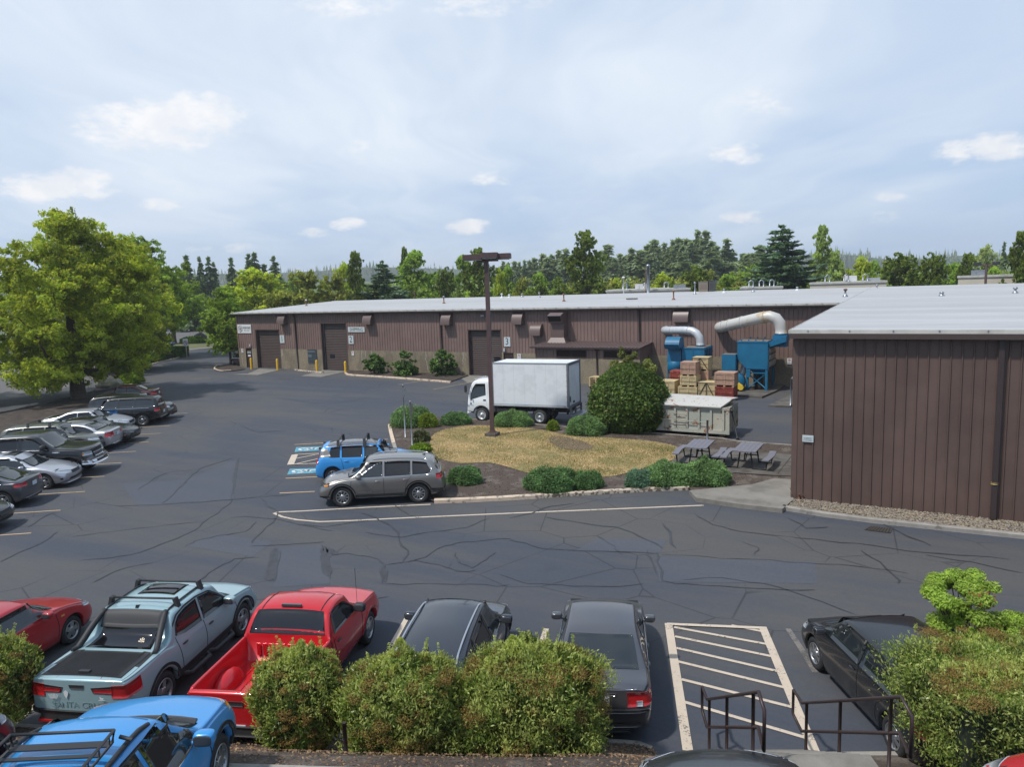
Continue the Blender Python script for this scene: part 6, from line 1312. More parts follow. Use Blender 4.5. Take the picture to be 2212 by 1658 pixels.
m = MB(); m.bx(bx0+.02, bx1-.02, by0+.02, by1-.02, 3.502, 3.53); m.build('top_cover', DTOP, t_)
m = MB()
for i in range(4): m.bx(bx0+.2+i*.48, bx0+.27+i*.48, by0+.15, by0+.25, 3.53, 3.63)
for i in range(3): m.bx(bx0+.4+i*.5, bx0+.48+i*.5, by1-.5, by1-.4, 3.53, 3.66)
m.bx(bx0-.03, bx1+.03, by0-.03, by0-.002, 3.42, 3.53); m.bx(bx0-.03, bx0-.002, by0, by1, 3.42, 3.53); m.bx(bx0+.66, bx1, by0-.03, by0-.002, 1.62, 1.70); m.build('lifting_lug', DB, t_)
m = MB()
for i in range(4):
    for k in range(3): m.lathe([(.23, bx1+.0), (.23, bx1+.08), (.17, bx1+.12), (.001, bx1+.12)], (0, by0+.40+i*.62, 1.92+k*.46), 12, 'x')
m.build('filter_cover', M('filter_cover', (.33, .31, .27), .5), t_)
m = MB()
for i in range(5): m.bx(bx1+.001, bx1+.07, by0+.04+i*.63, by0+.11+i*.63, 1.62, 3.1)
for z in (1.62, 2.10, 2.56, 3.02): m.bx(bx1+.001, bx1+.09, by0, by1, z, z+.06)
m.build('filter_frame', M('collector_dark', (.01, .05, .10), .5), t_)
m = MB()
for (x, y) in ((bx0+.68, by0+.08), (bx1-.08, by0+.08), (bx0+.68, by1-.08), (bx1-.08, by1-.08)): m.bx(x-.08, x+.08, y-.08, y+.08, .12, 1.64)
m.build('leg', DB, t_)
m = MB(); m.tube([(bx0+.68, by0+.05, 1.3), (bx1-.08, by0+.05, .25)], .04, 6); m.tube([(bx1-.08, by0+.05, 1.3), (bx0+.68, by0+.05, .25)], .04, 6); m.tube([(bx1-.05, by0+.1, 1.5), (bx1-.05, by1-.1, .3)], .03, 6); m.bx(bx0+.62, bx1, by0-.0, by0+.1, 1.30, 1.37); m.build('brace', DB, t_)
m = MB(); cx = (bx0+.68+bx1)/2; m.add([(bx0+.75, by0+.1, 1.62), (bx1-.12, by0+.1, 1.62), (bx1-.12, by0+1.4, 1.62), (bx0+.75, by0+1.4, 1.62), (cx-.12, by0+.6, 1.08), (cx+.12, by0+.6, 1.08), (cx+.12, by0+.9, 1.08), (cx-.12, by0+.9, 1.08)], [(0, 1, 5, 4), (1, 2, 6, 5), (2, 3, 7, 6), (3, 0, 4, 7)]); m.build('hopper', DB, t_)
m = MB(); m.lathe([(.27, .15), (.27, 1.02), (.24, 1.06), (.001, 1.06)], (cx, by0+.7, 0), 16); m.lathe([(.29, .5), (.29, .54)], (cx, by0+.7, 0), 16); m.build('drum', M('drum_black'), t_)
m = MB(); m.bx(-12.04, -11.1, 51.45, 52.4, 1.40, 2.62); m.bx(-12.10, -11.04, 51.40, 52.46, 1.24, 1.44); m.build('fan_stack', DB, t_)
m = MB(); m.bx(-12.0, -11.14, 51.5, 52.35, 2.622, 2.64); m.build('stack_screen', DTOP, t_)
m = MB(); m.lathe([(.01, 51.35), (.66, 51.35), (.66, 51.95), (.01, 51.95)], (-11.15, 0, .72), 26, 'y'); m.bx(-12.05, -11.15, 51.35, 51.95, .12, 1.26); m.build('fan_scroll', DB, t_)
m = MB(); m.tube([(-11.15, 52.2, .75), (-10.85, 52.5, 1.2), (-10.75, 52.7, 1.7), (-10.75, 52.7, 2.3)], .22, 14); m.build('outlet_duct', DUCT, t_)
m = MB(); pr_ = [(-.30, .74), (-.28, .52), (.30, .16), (.46, .20), (.52, .34), (.44, .48), (-.10, .84)]; m.prism([(-11.0+x, z+.05) for x, z in pr_], 51.05, 51.33, 'y'); m.build('belt_guard', M('guard_yellow', (.68, .50, .05), .5), t_)
m = MB(); m.bx(bx0+.66, bx0+.92, by0-.22, by0-.04, 1.05, 1.55); m.build('control_box', DB, t_)
m = MB(); m.prism([(bx1+.0, 3.10), (-7.9, 3.50), (-7.9, 3.88), (bx1+.0, 3.45)], 52.1, 53.5, 'y'); m.bx(-8.85, -7.95, 52.5, 53.45, 3.1, 3.9); m.build('inlet_hood', DB, t_)
xd = -8.38
duct(t_, [(xd, 53, 3.85), (xd, 53, 4.30), (xd-.10, 53, 4.68), (xd-.36, 53, 5.02), (xd-.78, 53.0, 5.16), (xd-1.35, 53.1, 5.08), (xd-2.3, 53.5, 4.86), (xd-3.4, 54.0, 4.60), (xd-4.4, 54.5, 4.36), (xd-4.62, 54.9, 4.30), (xd-4.7, 55.4, 4.28)], .40, DUCTR, ((4, .6), (6, .4), (7, .3), (7, .8)))
m = MB(); m.tube([(xd, 53, 3.8), (xd, 53, 4.0)], .44, 16); m.build('duct_collar', DB, t_)
m = MB(); m.prism([(-12.3, 49.8), (-8.9, 49.2), (-8.5, 52.4), (-8.4, 55.3), (-12.3, 55.3)], 0, .13); m.build('concrete_pad', CONC2, kind='structure')
m = MB(); m.prism([(-7.95, 45.9), (-6.7, 46.0), (-6.7, 50.5), (-7.4, 50.5)], 0, .11); m.build('concrete_pad', CONC2, kind='structure')
# gate post and chain-link end at the wing corner
t_ = thing('chain_link_gate', 'short chain-link gate with grey pipe post beside the wing corner', 'gate', (-6.72, 46.3, 0)); m = MB(); m.tube([(0, 0, 0), (0, 0, 1.75)], .05, 8); m.tube([(.35, .1, 0), (.35, .1, 1.9)], .03, 8); m.build('post', GALV, t_)
m = MB(); m.tube([(0, 0, 1.6), (.1, 0, 1.85), (.5, 0, 2.1), (2.9, .2, 2.1)], .025, 6)
for i in range(14): m.tube([(.1+i*.2, 0, .1), (.1+i*.2+.02, 0, 2.0)], .006, 4)
m.build('mesh_panel', GALV, t_)
# crates
WOOD = M('pine_wood', (.50, .40, .22), .75, var=.12, vs=6, col2=(.42, .32, .17), c2s=2, streak=(1, 1, 6)); WOODP = M('ply_pink', (.38, .235, .165), .75, var=.15, vs=5); WOODR = M('red_crate_paint', (.22, .035, .022), .6, var=.3, vs=7, col2=(.32, .16, .10), c2s=5, c2t=(.56, .62)); STRAP = M('strap_black', (.012, .012, .012), .5)
def crate(x0, x1, y0, dep, z0, z1, mat, label, braces=False, pallet=True, rim=False, lid=True):
    t_ = thing('crate', label, 'crate', ((x0+x1)/2, y0+dep/2, z0), group='shipping crates stacked in front of the blue dust collectors'); w_ = (x1-x0)/2; d_ = dep/2; h = z1-z0; pb = .11 if pallet else 0
    m = MB(); m.bx(-w_, w_, -d_, d_, pb, h-.03)
    m.build('box', mat, t_)
    m = MB(); m.bx(-w_-.02, w_+.02, -d_-.02, d_+.02, h-.028, h); m.build('lid', mat, t_)
    m = MB()
    for x in (-w_, -w_*.02, w_-.09): m.bx(x, x+.09, -d_-.028, -d_-.002, pb, h-.03)
    for z in (pb, h-.13): m.bx(-w_+.092, w_-.092, -d_-.024, -d_-.003, z, z+.085)
    for y in (-d_, d_-.09): m.bx(w_+.002, w_+.026, y, y+.09, pb, h-.03)
    m.build('batten', mat, t_)
    if pallet:
        m = MB()
        for x in (-w_+.01, -.06, w_-.13): m.bx(x, x+.12, -d_, d_, 0, pb-.002)
        m.build('skid', WOOD, t_)
    m = MB(); m.bx(-w_-.006, w_+.034, -d_-.034, -d_-.029, h*.5-.012, h*.5+.012)
    if braces:
        for sg in (-1, 1):
            a = Vector((sg*w_*.95, -d_-.036, pb+.02)); b_ = Vector((sg*.05, -d_-.036, h-.08)); n_ = Vector((.03, 0, 0)); m.add([a-n_, a+n_, b_+n_, b_-n_], [(0, 1, 2, 3)])
        m.bx(-.03, .03, -d_-.04, -d_-.03, pb, h-.03); m.bx(-w_, w_, -d_-.04, -d_-.035, h-.06, h-.02); m.bx(-w_-.004, -w_+.03, -d_-.04, -d_-.035, pb, h)
    m.build('strap', STRAP, t_)
def cx(px_, Y=47.9): return onY(px_, 860, Y).x
cY = 47.75
crate(cx(1427), cx(1457.5), cY+.1, 1.1, 0, 1.12, WOOD, 'cream crate at the left end of the row, beside the bush')
crate(cx(1433), cx(1470), cY+1.6, 1.2, .72, 1.62, WOODR, 'red scuffed crate resting behind the leftmost cream crate')
crate(cx(1456), cx(1468), cY+1.65, 1.1, 0, .70, WOOD, 'small cream crate under the red scuffed crate')
crate(cx(1466), cx(1507), cY, 1.2, 0, .78, WOOD, 'wide cream crate at the bottom of the tall stack')
crate(cx(1470), cx(1504.5), cY+.05, 1.1, .785, 1.50, WOOD, 'cream crate in the middle of the tall stack'); crate(cx(1470.5), cx(1503), cY+.1, 1.0, 1.505, 2.42, WOODP, 'pink plywood crate on top of the tall stack')
crate(cx(1500), cx(1520), cY+1.3, 1.0, 0, 1.72, WOODP, 'pink plywood crate behind the tall stack'); crate(cx(1485), cx(1519), cY+1.35, 1.1, 1.73, 2.62, WOOD, 'cream crate highest of all, behind the tall stack', True)
crate(cx(1508.5), cx(1545), cY+.05, 1.15, 0, 1.12, WOOD, 'cream crate with black diagonal straps standing alone', True)
crate(cx(1521), cx(1556), cY+1.8, 1.2, 0, 1.22, WOOD, 'cream open crate behind the crate with diagonal straps')
crate(cx(1547), cx(1586), cY-.1, 1.15, 0, .90, WOODR, 'dark red crate at the bottom right of the crates'); crate(cx(1545.5), cx(1587.5), cY-.1, 1.15, .905, 1.80, WOODP, 'pink plywood crate standing on the dark red crate')
def pallets(px_, Y, n, w_, label):
    p = onY(px_, 800, Y); t_ = thing('pallet_stack', label, 'pallets', (p.x, Y, 0)); 
    for i in range(n):
        m = MB(); z = i*.145
        for x in (-w_/2, -.05, w_/2-.1): m.bx(x, x+.1, -.5, .5, z+.02, z+.11)
        for k in range(6): m.bx(-w_/2, w_/2, -.5+k*.19, -.38+k*.19, z+.112, z+.135)
        m.build('pallet', WOOD, t_)
pallets(1345, 50.6, 14, 1.3, 'stack of pine pallets against the lean-to wall behind the bush'); pallets(1292, 50.9, 6, 1.1, 'low stack of pallets left of the bush by the lean-to')
# sign posts in the island
for (a, top, lb, nm) in (((876, 949), 833, 'taller galvanised sign post left of the lawn', 'sign_post'), ((891, 972), 868, 'shorter galvanised sign post nearest the parked SUV', 'sign_post')):
    p = G(*a); h = CAMH
    d = math.hypot(p.x, p.y); q_ = ray(a[0], top); h = CAMH+q_.z*(p.y/q_.y); t_ = thing(nm, lb, 'sign post', (p.x, p.y, 0), R(95)); m = MB(); m.tube([(0, 0, 0), (0, 0, h)], .032, 8); m.build('post', GALV, t_)
    m = MB(); m.bx(-.15, .15, -.045, -.038, h-.62, h-.12); m.build('sign_plate', GALV, t_); m = MB(); m.ell((0, 0, h), (.036, .036, .03), 8, 6); m.build('post_cap', BOXM, t_)
p = G(1528, 966); m = MB(); q_ = ray(1528, 908); h = CAMH+q_.z*(p.y/q_.y); m.tube([(0, 0, 0), (0, 0, h)], .05, 8); o = m.build('pipe_post', GALV); tag(o, 'lone grey pipe post between the left picnic table and the roll-off container', 'post', loc=p)
for a, b_, lb in (((1008, 1051), (1015, 1003), 'thin wooden stake beside the small juniper'), ((1713, 1076), (1706, 1053), 'orange and white marker stick leaning at the wing corner')):
    p = G(*a); q_ = G(*b_, .75); m = MB(); m.tube([(0, 0, 0), (q_.x-p.x)*0 or (q_-p)], .009, 5) if 0 else m.tube([(0, 0, 0), tuple(q_-p)], .009, 5); o = m.build('stake', M('stake_wood', (.45, .30, .14), .7)); tag(o, lb, 'stake', loc=p)
# picnic tables
TBL = M('table_grey', (.155, .15, .175), .6, var=.1, vs=8); TLEG = M('table_leg', (.022, .022, .024), .5)
def picnic(loc, rz, label):
    t_ = thing('picnic_table', label, 'picnic table', loc, rz, group='picnic tables on the patio')
    m = MB(); n = 5
    for i in range(n):
        x = -.36+i*.18; ly = .93-.02*abs(i-2)**2; m.add([(x-.086, -ly, .72), (x+.086, -ly, .72), (x+.086, 0, .72), (x+.086, ly, .72), (x-.086, ly, .72), (x-.086, 0, .72), (x-.086, -ly, .765), (x+.086, -ly, .765), (x+.086, 0, .765), (x+.086, ly, .765), (x-.086, ly, .765), (x-.086, 0, .765)], [(5, 4, 3, 2, 1, 0), (6, 7, 8, 9, 10, 11), (0, 1, 7, 6), (1, 2, 8, 7), (2, 3, 9, 8), (3, 4, 10, 9), (4, 5, 11, 10), (5, 0, 6, 11)])
    m.build('tabletop', TBL, t_)
    for sg in (-1, 1):
        m = MB(); pts = [(sg*.68, -.92), (sg*.95, -.92), (sg*1.02, 0), (sg*.95, .92), (sg*.68, .92), (sg*.76, 0)]
        if sg < 0: pts = pts[::-1]
        m.prism(pts, .42, .465); m.build('bench', TBL, t_)
        for y in (-.62, .62):
            m = MB(); m.tube([(sg*.86, y, .42), (sg*.80, y, .03), (sg*.30, y, .03), (sg*.20, y, .72)], .035, 6); m.build('leg', TLEG, t_)
    m = MB(); m.tube([(-.3, -.62, .30), (.3, -.62, .30)], .025, 6); m.tube([(-.3, .62, .30), (.3, .62, .30)], .025, 6); m.tube([(0, -.62, .3), (0, 0, .70)], .02, 6); m.tube([(0, .62, .3), (0, 0, .70)], .02, 6); m.build('brace', TLEG, t_)
picnic((-7.98, 30.3, .12), R(2), 'dark grey picnic table nearer the lawn, left of the pair'); picnic((-6.0, 30.35, .12), R(0), 'dark grey picnic table nearer the brown wing, right of the pair')
# wheel stops, near kerb, bank and steps between the two lots
kl = [G(-60, 1560), G(30, 1575), G(130, 1580), G(300, 1588), G(470, 1594), G(650, 1600), G(860, 1606), G(1080, 1610), G(1300, 1608), G(1380, 1614), G(1412, 1626)]
kerb('kerb', [p for p in kl][::-1], KERBG, .13, .12)
for a, b_, lb in (((640, 1597.5), (738, 1601), 'weathered concrete wheel stop behind the red pickup'),):
    g1, g2 = G(*a, .1), G(*b_, .1); mid = (g1+g2)/2; L_ = 1.75; an = math.atan2((g2-g1).y, (g2-g1).x); m = MB(); m.prism([(-.09, 0), (.09, 0), (.06, .13), (-.06, .13)], -L_/2, L_/2, 'x'); o = m.build('wheel_stop', KERBG); tag(o, lb, 'wheel stop', loc=(mid.x-.4, mid.y-.15, 0), rz=an)
# the bank rises to the upper lot
dn = Vector((math.cos(R(-63)), math.sin(R(-63)), 0)); al = Vector((math.cos(R(27)), math.sin(R(27)), 0))
def bank(pts, name='planting_bank', wd=2.85):
    vs = []
    for p in pts:
        q_ = p+dn*.14
        for j in range(7):
            u = j/6; z = .10+(UP-.12)*(u*u*(3-2*u)*.6+u*.4); vs.append((q_.x+dn.x*wd*u, q_.y+dn.y*wd*u, z))
    k = len(pts); m = MB(); m.add(vs, [(7*i+j, 7*(i+1)+j, 7*(i+1)+j+1, 7*i+j+1) for i in range(k-1) for j in range(6)], True); return m.build(name, MULCH, kind='structure')
kp = [Vector((-34, -3.5, 0))]+kl
bank(kp)
kr = [Vector((-1.25, 11.75, 0))+al*i for i in (0, 1, 2, 3, 5, 9)]; kerb('kerb', [p for p in kr][::-1], KERBG, .13, .12); bank(kr)
st0 = Vector((-2.12, 11.42, 0)); m = MB(); wv_ = al
for i in range(9):
    a = st0+dn*(.28*i); z = UP/9*(i+1); c_ = a+dn*(1.4-.14*i); m.box((a.x+dn.x*(.14+(9-i)*.14), a.y+dn.y*(.14+(9-i)*.14), z/2-.02), ((9-i)*.28+.02, 1.5, z), rz=R(-63))
m.build('concrete_steps', CONC, kind='structure')
top = [p+dn*2.95 for p in kp]+[p+dn*2.72 for p in kr]; m = MB(); a_, b_ = top[0], top[-1]
pts = [(p.x, p.y, UP) for p in top]; m.add(pts+[(b_.x+dn.x*30, b_.y+dn.y*30, UP), (a_.x+dn.x*30, a_.y+dn.y*30, UP)], [tuple(range(len(pts)+2))]); m.build('upper_lot', A1, kind='structure')
kerb('stone_edging', [Vector((p.x, p.y, 0)) for p in [q_+dn*3.0 for q_ in kp]][::-1], KERBG, .11, UP+.06)
# handrails beside the steps
HR = M('handrail_brown', (.045, .028, .026), .45, .3)
def rail(P0, P1, label):
    P0, P1 = Vector(P0), Vector(P1); d = (P1-P0); h = d.copy(); h.z = 0; h.normalize(); t_ = thing('handrail', label, 'handrail', (P0.x, P0.y, 0), group='pair of handrails beside the steps'); o0 = Vector((P0.x, P0.y, 0)); D_ = Vector((0, 0, -.48))
    top_ = [P0-h*.30+Vector((0, 0, .05)), P0, P1, P1+h*.22-Vector((0, 0, .12))]; bot = [P0-h*.30+D_*.75, P0+D_, P1+D_, P1+h*.22+D_*1.35]
    loop = [bot[1], bot[0], top_[0], top_[1], top_[2], top_[3], bot[3], bot[2], bot[1]]
    m = MB(); m.tube([p-o0 for p in [top_[0]+(bot[0]-top_[0])*.02]+[top_[0], top_[1], top_[2], top_[3], bot[3], bot[2], bot[1], bot[0], top_[0]]], .024, 8); m.build('rail', HR, t_)
    for u in (.06, .45, .92):
        p = P0.lerp(P1, u); m = MB(); m.tube([p-o0, Vector((p.x, p.y, p.z-.98))-o0], .024, 8); m.build('post', HR, t_)
rail((-2.81, 11.13, .92), (-1.62, 8.98, 2.48), 'dark brown handrail left of the steps by the hatched aisle')
rail((-1.44, 11.68, .92), (-.05, 9.62, 2.48), 'dark brown handrail right of the steps against the clipped hedge')
p = G(749, 1655, 1.0); m = MB(); m.tube([(0, 0, 0), (0, 0, .62)], .03, 8); o = m.build('short_post', HR); q_ = G(749, 1600, 1.3); tag(o, 'short black post on the bank between the first and second hedge', 'post', loc=G(749, 1650, .95))
# bed on the right behind the black sedan
bd = [G(1930, 1380), G(2010, 1345), G(2212, 1330), Vector((6, 21, 0)), Vector((7, 15, 0)), G(2230, 1560), G(2060, 1520)]
sheet('planting_bed', bd, .06, MULCHD, kind='structure')
# ================================================================ vegetation
def leafmat(name, cols, tr=.35, clump=(.35, .35), rough=.6, k=1.4): return island_mat(name, [tuple(min(.55, q_*k) for q_ in c_) for c_ in cols], rough, tr, .25, clump)
def leaves(cent, rad, n, ln, wd, up=.25, out_=.8, seed=0, hollow=.45, flat=1.0, droop=0.0):
    """n leaf-shaped quads spread over blobs (cent k*3, rad k)"""
    r = np.random.RandomState(seed); k = len(cent); cent = np.asarray(cent, float); rad = np.asarray(rad, float)
    w_ = rad**2; i = r.choice(k, n, p=w_/w_.sum()); d = r.normal(size=(n, 3)); d /= np.linalg.norm(d, axis=1)[:, None]
    q_ = hollow+(1-hollow)*r.rand(n)**.7; off = d*(rad[i]*q_)[:, None]; off[:, 2] *= flat; P = cent[i]+off
    nm = d*out_+r.normal(size=(n, 3))*.55+np.array([0, 0, up]); nm /= np.linalg.norm(nm, axis=1)[:, None]
    t1 = np.cross(nm, r.normal(size=(n, 3))); t1 /= np.linalg.norm(t1, axis=1)[:, None]; t1[:, 2] -= droop; t2 = np.cross(nm, t1); s_ = r.uniform(.6, 1.35, n)[:, None]
    a, b = t1*ln*s_*.5, t2*wd*s_*.5
    V = np.stack([P-a, P+b*.9+a*.1, P+a, P-b*.9+a*.1], 1); return V.reshape(-1, 3)
def limbs(m, base, tips, r0_, seed=0):
    rg = random.Random(seed)
    for tp in tips:
        a = Vector(base); b_ = Vector(tp); pts = [a.lerp(b_, u)+Vector((rg.uniform(-1, 1), rg.uniform(-1, 1), 0))*(b_-a).length*.05*(u*(1-u)*4)+Vector((0, 0, -(b_-a).length*.08*math.sin(u*3.14))) for u in (0, .25, .5, .75, 1)]
        m.tube(pts, [r0_, r0_*.75, r0_*.5, r0_*.3, r0_*.12], 6)
BARK = M('bark', (.085, .065, .05), .95, var=.3, vs=6, bump=.8, bs=18); BARKG = M('bark_grey', (.16, .14, .12), .95, var=.2, vs=6, bump=.6, bs=18)
def broadleaf(name, label, mat, H, Rx, nleaf, ls, seed, trunk=.28, crown0=.25, shape=1.0, nblob=70, bark=None, group=None, blob=.17, hollow=.35, loc=(0, 0, 0), lean=0, cat='tree', rag=.25):
    r = np.random.RandomState(seed); t_ = thing(name, label, cat, loc, group=group); cent = []; rad = []; z0 = H*crown0
    while len(cent) < nblob:
        u = r.rand(); a = r.rand()*6.283; prof = math.sin(math.pi*min(1, (u*.86+.14))**shape)**.55 if shape else 1
        rr = Rx*prof*(r.rand()**.45)*(1+rag*math.sin(3*a+seed)*.5+rag*r.normal()*.35); z = z0+(H-z0)*u*.95
        cent.append((rr*math.cos(a)*.92+lean*z, rr*math.sin(a)*.92, z)); rad.append(Rx*blob*r.uniform(.65, 1.45)*(1-.35*u)*1.25)
    kk_ = 14; c2_ = np.repeat(np.array(cent), kk_, 0); r2_ = np.repeat(np.array(rad), kk_); dd_ = r.normal(size=(len(c2_), 3)); dd_ /= np.linalg.norm(dd_, axis=1)[:, None]; c2_ = c2_+dd_*(r2_*r.uniform(.45, 1.15, len(r2_)))[:, None]*np.array([1.1, 1.1, .75]); r2_ = r2_*r.uniform(.22, .42, len(r2_))
    V = leaves(c2_, r2_, nleaf, ls, ls*.55, seed=seed, hollow=.1, flat=.75)
    m = MB(); m.tube([(0, 0, -.1), (.04*H*lean, 0, H*.1), (0+lean*H*.25, 0, z0+.1*H), (lean*H*.5, 0, H*.55), (lean*H*.8, 0, H*.85)], [trunk*1.25, trunk, trunk*.8, trunk*.45, trunk*.12], 10)
    sel = sorted(range(len(cent)), key=lambda i: -rad[i])[:16]; limbs(m, (lean*H*.2, 0, z0+.02*H), [cent[i] for i in sel], trunk*.42, seed)
    limbs(m, (lean*H*.45, 0, H*.5), [cent[i] for i in range(len(cent)) if cent[i][2] > H*.6][:8], trunk*.3, seed+1)
    m.build('trunk', bark or BARK, t_); npmesh('crown', V, 4, mat, t_); return t_
def conifer(name, label, mat, H, Rb, n, ls, seed, tiers=22, base=.06, group=None, loc=(0, 0, 0), power=.85, droop=.28, ragged=.3, cat='tree', trunk=.22, upturn=0):
    r = np.random.RandomState(seed); t_ = thing(name, label, cat, loc, group=group); P = []; D = []
    for ti in range(tiers):
        u = (ti+r.rand()*.6)/tiers; z = H*(base+(1-base)*u); R_ = Rb*(1-u)**power*(1+ragged*r.normal()*.45)+.05*Rb; nb = max(4, int(9*(1-u)+4))
        for b in range(nb):
            a = r.rand()*6.283; L_ = R_*r.uniform(.65, 1.12); k = max(6, int(n/(tiers*9)*L_/Rb*1.7)); s_ = r.rand(k)**.75; w_ = .16*L_*(1-s_*.55)
            x = L_*s_; y = r.normal(size=k)*w_; zz = z-droop*L_*s_**1.4+upturn*L_*s_**3+r.normal(size=k)*.025*H/tiers*3
            P.append(np.stack([x*math.cos(a)-y*math.sin(a), x*math.sin(a)+y*math.cos(a), zz], 1)); D.append(np.tile([math.cos(a), math.sin(a), -droop*.8+upturn], (k, 1)))
    P = np.concatenate(P); D = np.concatenate(D); k = len(P); t1 = D+r.normal(size=(k, 3))*.45; t1 /= np.linalg.norm(t1, axis=1)[:, None]; nm = np.array([0, 0, 1])+r.normal(size=(k, 3))*.6
    t2 = np.cross(nm, t1); t2 /= np.linalg.norm(t2, axis=1)[:, None]; s_ = r.uniform(.6, 1.4, k)[:, None]; a, b = t1*ls*s_*.6, t2*ls*s_*.24
    V = np.stack([P-a, P+b, P+a, P-b], 1).reshape(-1, 3); m = MB(); m.tube([(0, 0, -.2), (0, 0, H*.5), (0, 0, H*1.0)], [trunk, trunk*.6, .02], 8); m.build('trunk', BARK, t_); npmesh('crown', V, 4, mat, t_); return t_
L_OAK = leafmat('leaf_oak', [(.19, .25, .03), (.26, .31, .035), (.13, .19, .025), (.33, .36, .045), (.22, .27, .03), (.38, .34, .05)], .48)
L_BRT = leafmat('leaf_bright', [(.27, .34, .03), (.36, .42, .035), (.21, .29, .03), (.42, .47, .045)], .45)
L_MID = leafmat('leaf_mid', [(.15, .225, .032), (.20, .28, .036), (.115, .18, .028), (.25, .325, .042)], .45)
L_OLV = leafmat('leaf_olive', [(.18, .205, .038), (.23, .25, .042), (.135, .16, .032), (.28, .27, .05)], .35)
L_DRK = leafmat('leaf_dark', [(.05, .08, .025), (.07, .10, .03), (.038, .06, .02), (.10, .12, .033)], .2)
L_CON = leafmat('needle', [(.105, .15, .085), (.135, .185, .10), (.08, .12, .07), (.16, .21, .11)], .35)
L_FAR = leafmat('needle_far', [(.16, .21, .125), (.21, .26, .15), (.12, .17, .10), (.27, .29, .17)], .35)  # far needles: paler copy with a haze tint put into the colour
L_BLS = leafmat('needle_blue', [(.13, .18, .18), (.20, .26, .26), (.10, .15, .15)], .15)
L_PIN = leafmat('needle_pine', [(.085, .12, .018), (.115, .155, .022), (.06, .09, .014), (.15, .185, .03)], .35)
L_SPR = leafmat('needle_spruce', [(.07, .12, .072), (.10, .155, .09), (.05, .09, .058), (.14, .20, .115)], .3)
STREET = 'street trees between the parking lot and the road'
# big tree on the left: its own limbs, sprays hanging low
T1 = G(170, 862)
def bigtree(name, label, loc, H, Rx, n, ls, seed, mat, trunk, crown0, nblob, **kw): return broadleaf(name, label, mat, H, Rx, n, ls, seed, trunk=trunk, crown0=crown0, nblob=nblob, loc=loc, group=STREET, **kw)
bigtree('oak_tree', 'largest yellow-green tree filling the left edge with a thick dark trunk', (T1.x, T1.y, 0), 14.6, 7.2, 120000, .26, 11, L_OAK, .50, .13, 190, blob=.15, hollow=.2, rag=.32)
bigtree('oak_tree', 'yellow-green tree at the far left edge, cut by the frame', (T1.x-8.0, T1.y-6.5, 0), 11.6, 6.2, 60000, .24, 12, L_OAK, .40, .16, 90, blob=.17, hollow=.2, rag=.3)
q_ = G(262, 800); bigtree('oak_tree', 'yellow-green tree just right of the largest one over the clipped shrubs', (q_.x+1, q_.y-2, 0), 12.6, 7.0, 80000, .27, 13, L_OAK, .36, .16, 100, blob=.17, hollow=.2)
q_ = G(309, 776); bigtree('street_tree', 'mid green tree behind the first two, its crown top darker against the sky', (q_.x, q_.y, 0), 15.5, 7.0, 52000, .34, 14, L_MID, .36, .24, 90, blob=.18, hollow=.2)
q_ = G(377, 742); bigtree('street_tree', 'small green tree with pale trunk in the far median of the road', (q_.x, q_.y, 0), 11.0, 6.2, 34000, .40, 15, L_MID, .34, .40, 70, blob=.2, hollow=.2)
q_ = G(499, 788); bigtree('street_tree', 'slim green tree with thin trunk at the corner bed of the warehouse', (q_.x, q_.y, 0), 8.8, 3.1, 34000, .22, 16, L_MID, .13, .20, 80, blob=.22, hollow=.25, shape=.8)
# background trees, placed by bearing, distance and top
def bg(maker, proto, px_, top, dist, wpx, label, hub=1.0, group=None):
    d = ray(px_, top); k = dist/math.hypot(d.x, d.y); H_ = max(2.0, CAMH+d.z*k); x, y = d.x*k, d.y*k; w_ = wpx/FPX*dist*1.02
    o = dup(proto['o']) if proto.get('used') else proto['o']; proto['used'] = True; o.location = (x, y, 0); o.scale = (w_/proto['w'], w_/proto['w'], H_/proto['h']); o.rotation_euler[2] = random.Random(int(px_*7+top)).uniform(0, 6.28)
    tag(o, label, 'tree', group); return o
def pr(f, w_, h): return {'o': f, 'w': w_, 'h': h}
PB = pr(broadleaf('maple_tree', 'x', L_BRT, 10, 4, 15000, .42, 21, nblob=60, crown0=.08, blob=.24, trunk=.3), 8.6, 10.2)
PM = pr(broadleaf('maple_tree', 'x', L_MID, 10, 4, 15000, .42, 22, nblob=60, crown0=.08, blob=.24, trunk=.3), 8.6, 10.2)
PM2 = pr(broadleaf('maple_tree', 'x', leafmat('leaf_fresh', [(.17, .25, .04), (.215, .31, .045), (.13, .205, .035)], .4), 10, 3.6, 15000, .42, 27, nblob=60, crown0=.06, blob=.25, trunk=.3), 8.0, 10.2)
PO = pr(broadleaf('broadleaf_tree', 'x', L_OLV, 10, 4, 14000, .44, 23, nblob=60, crown0=.08, blob=.24, trunk=.3, rag=.4), 8.8, 10.2)
PP = pr(broadleaf('pine_tree', 'x', L_PIN, 10, 3.2, 16000, .40, 24, nblob=75, crown0=.05, blob=.22, trunk=.3, shape=.62, rag=.45), 6.8, 10.2)
PP2 = pr(broadleaf('pine_tree', 'x', L_PIN, 10, 4.2, 16000, .42, 28, nblob=60, crown0=.04, blob=.22, trunk=.3, shape=.8, rag=.5), 8.8, 10.2)
PS = pr(conifer('spruce_tree', 'x', L_SPR, 10, 3.4, 26000, .42, 25, tiers=34, power=.75, droop=.16, upturn=.22, ragged=.6), 6.0, 10.0)
PF = [pr(conifer('fir_tree', 'x', L_CON, 10, 2.2, 11000, .60, s_, tiers=24, power=.8, droop=.30, ragged=.45), 3.8, 10.0) for s_ in (31, 32)]
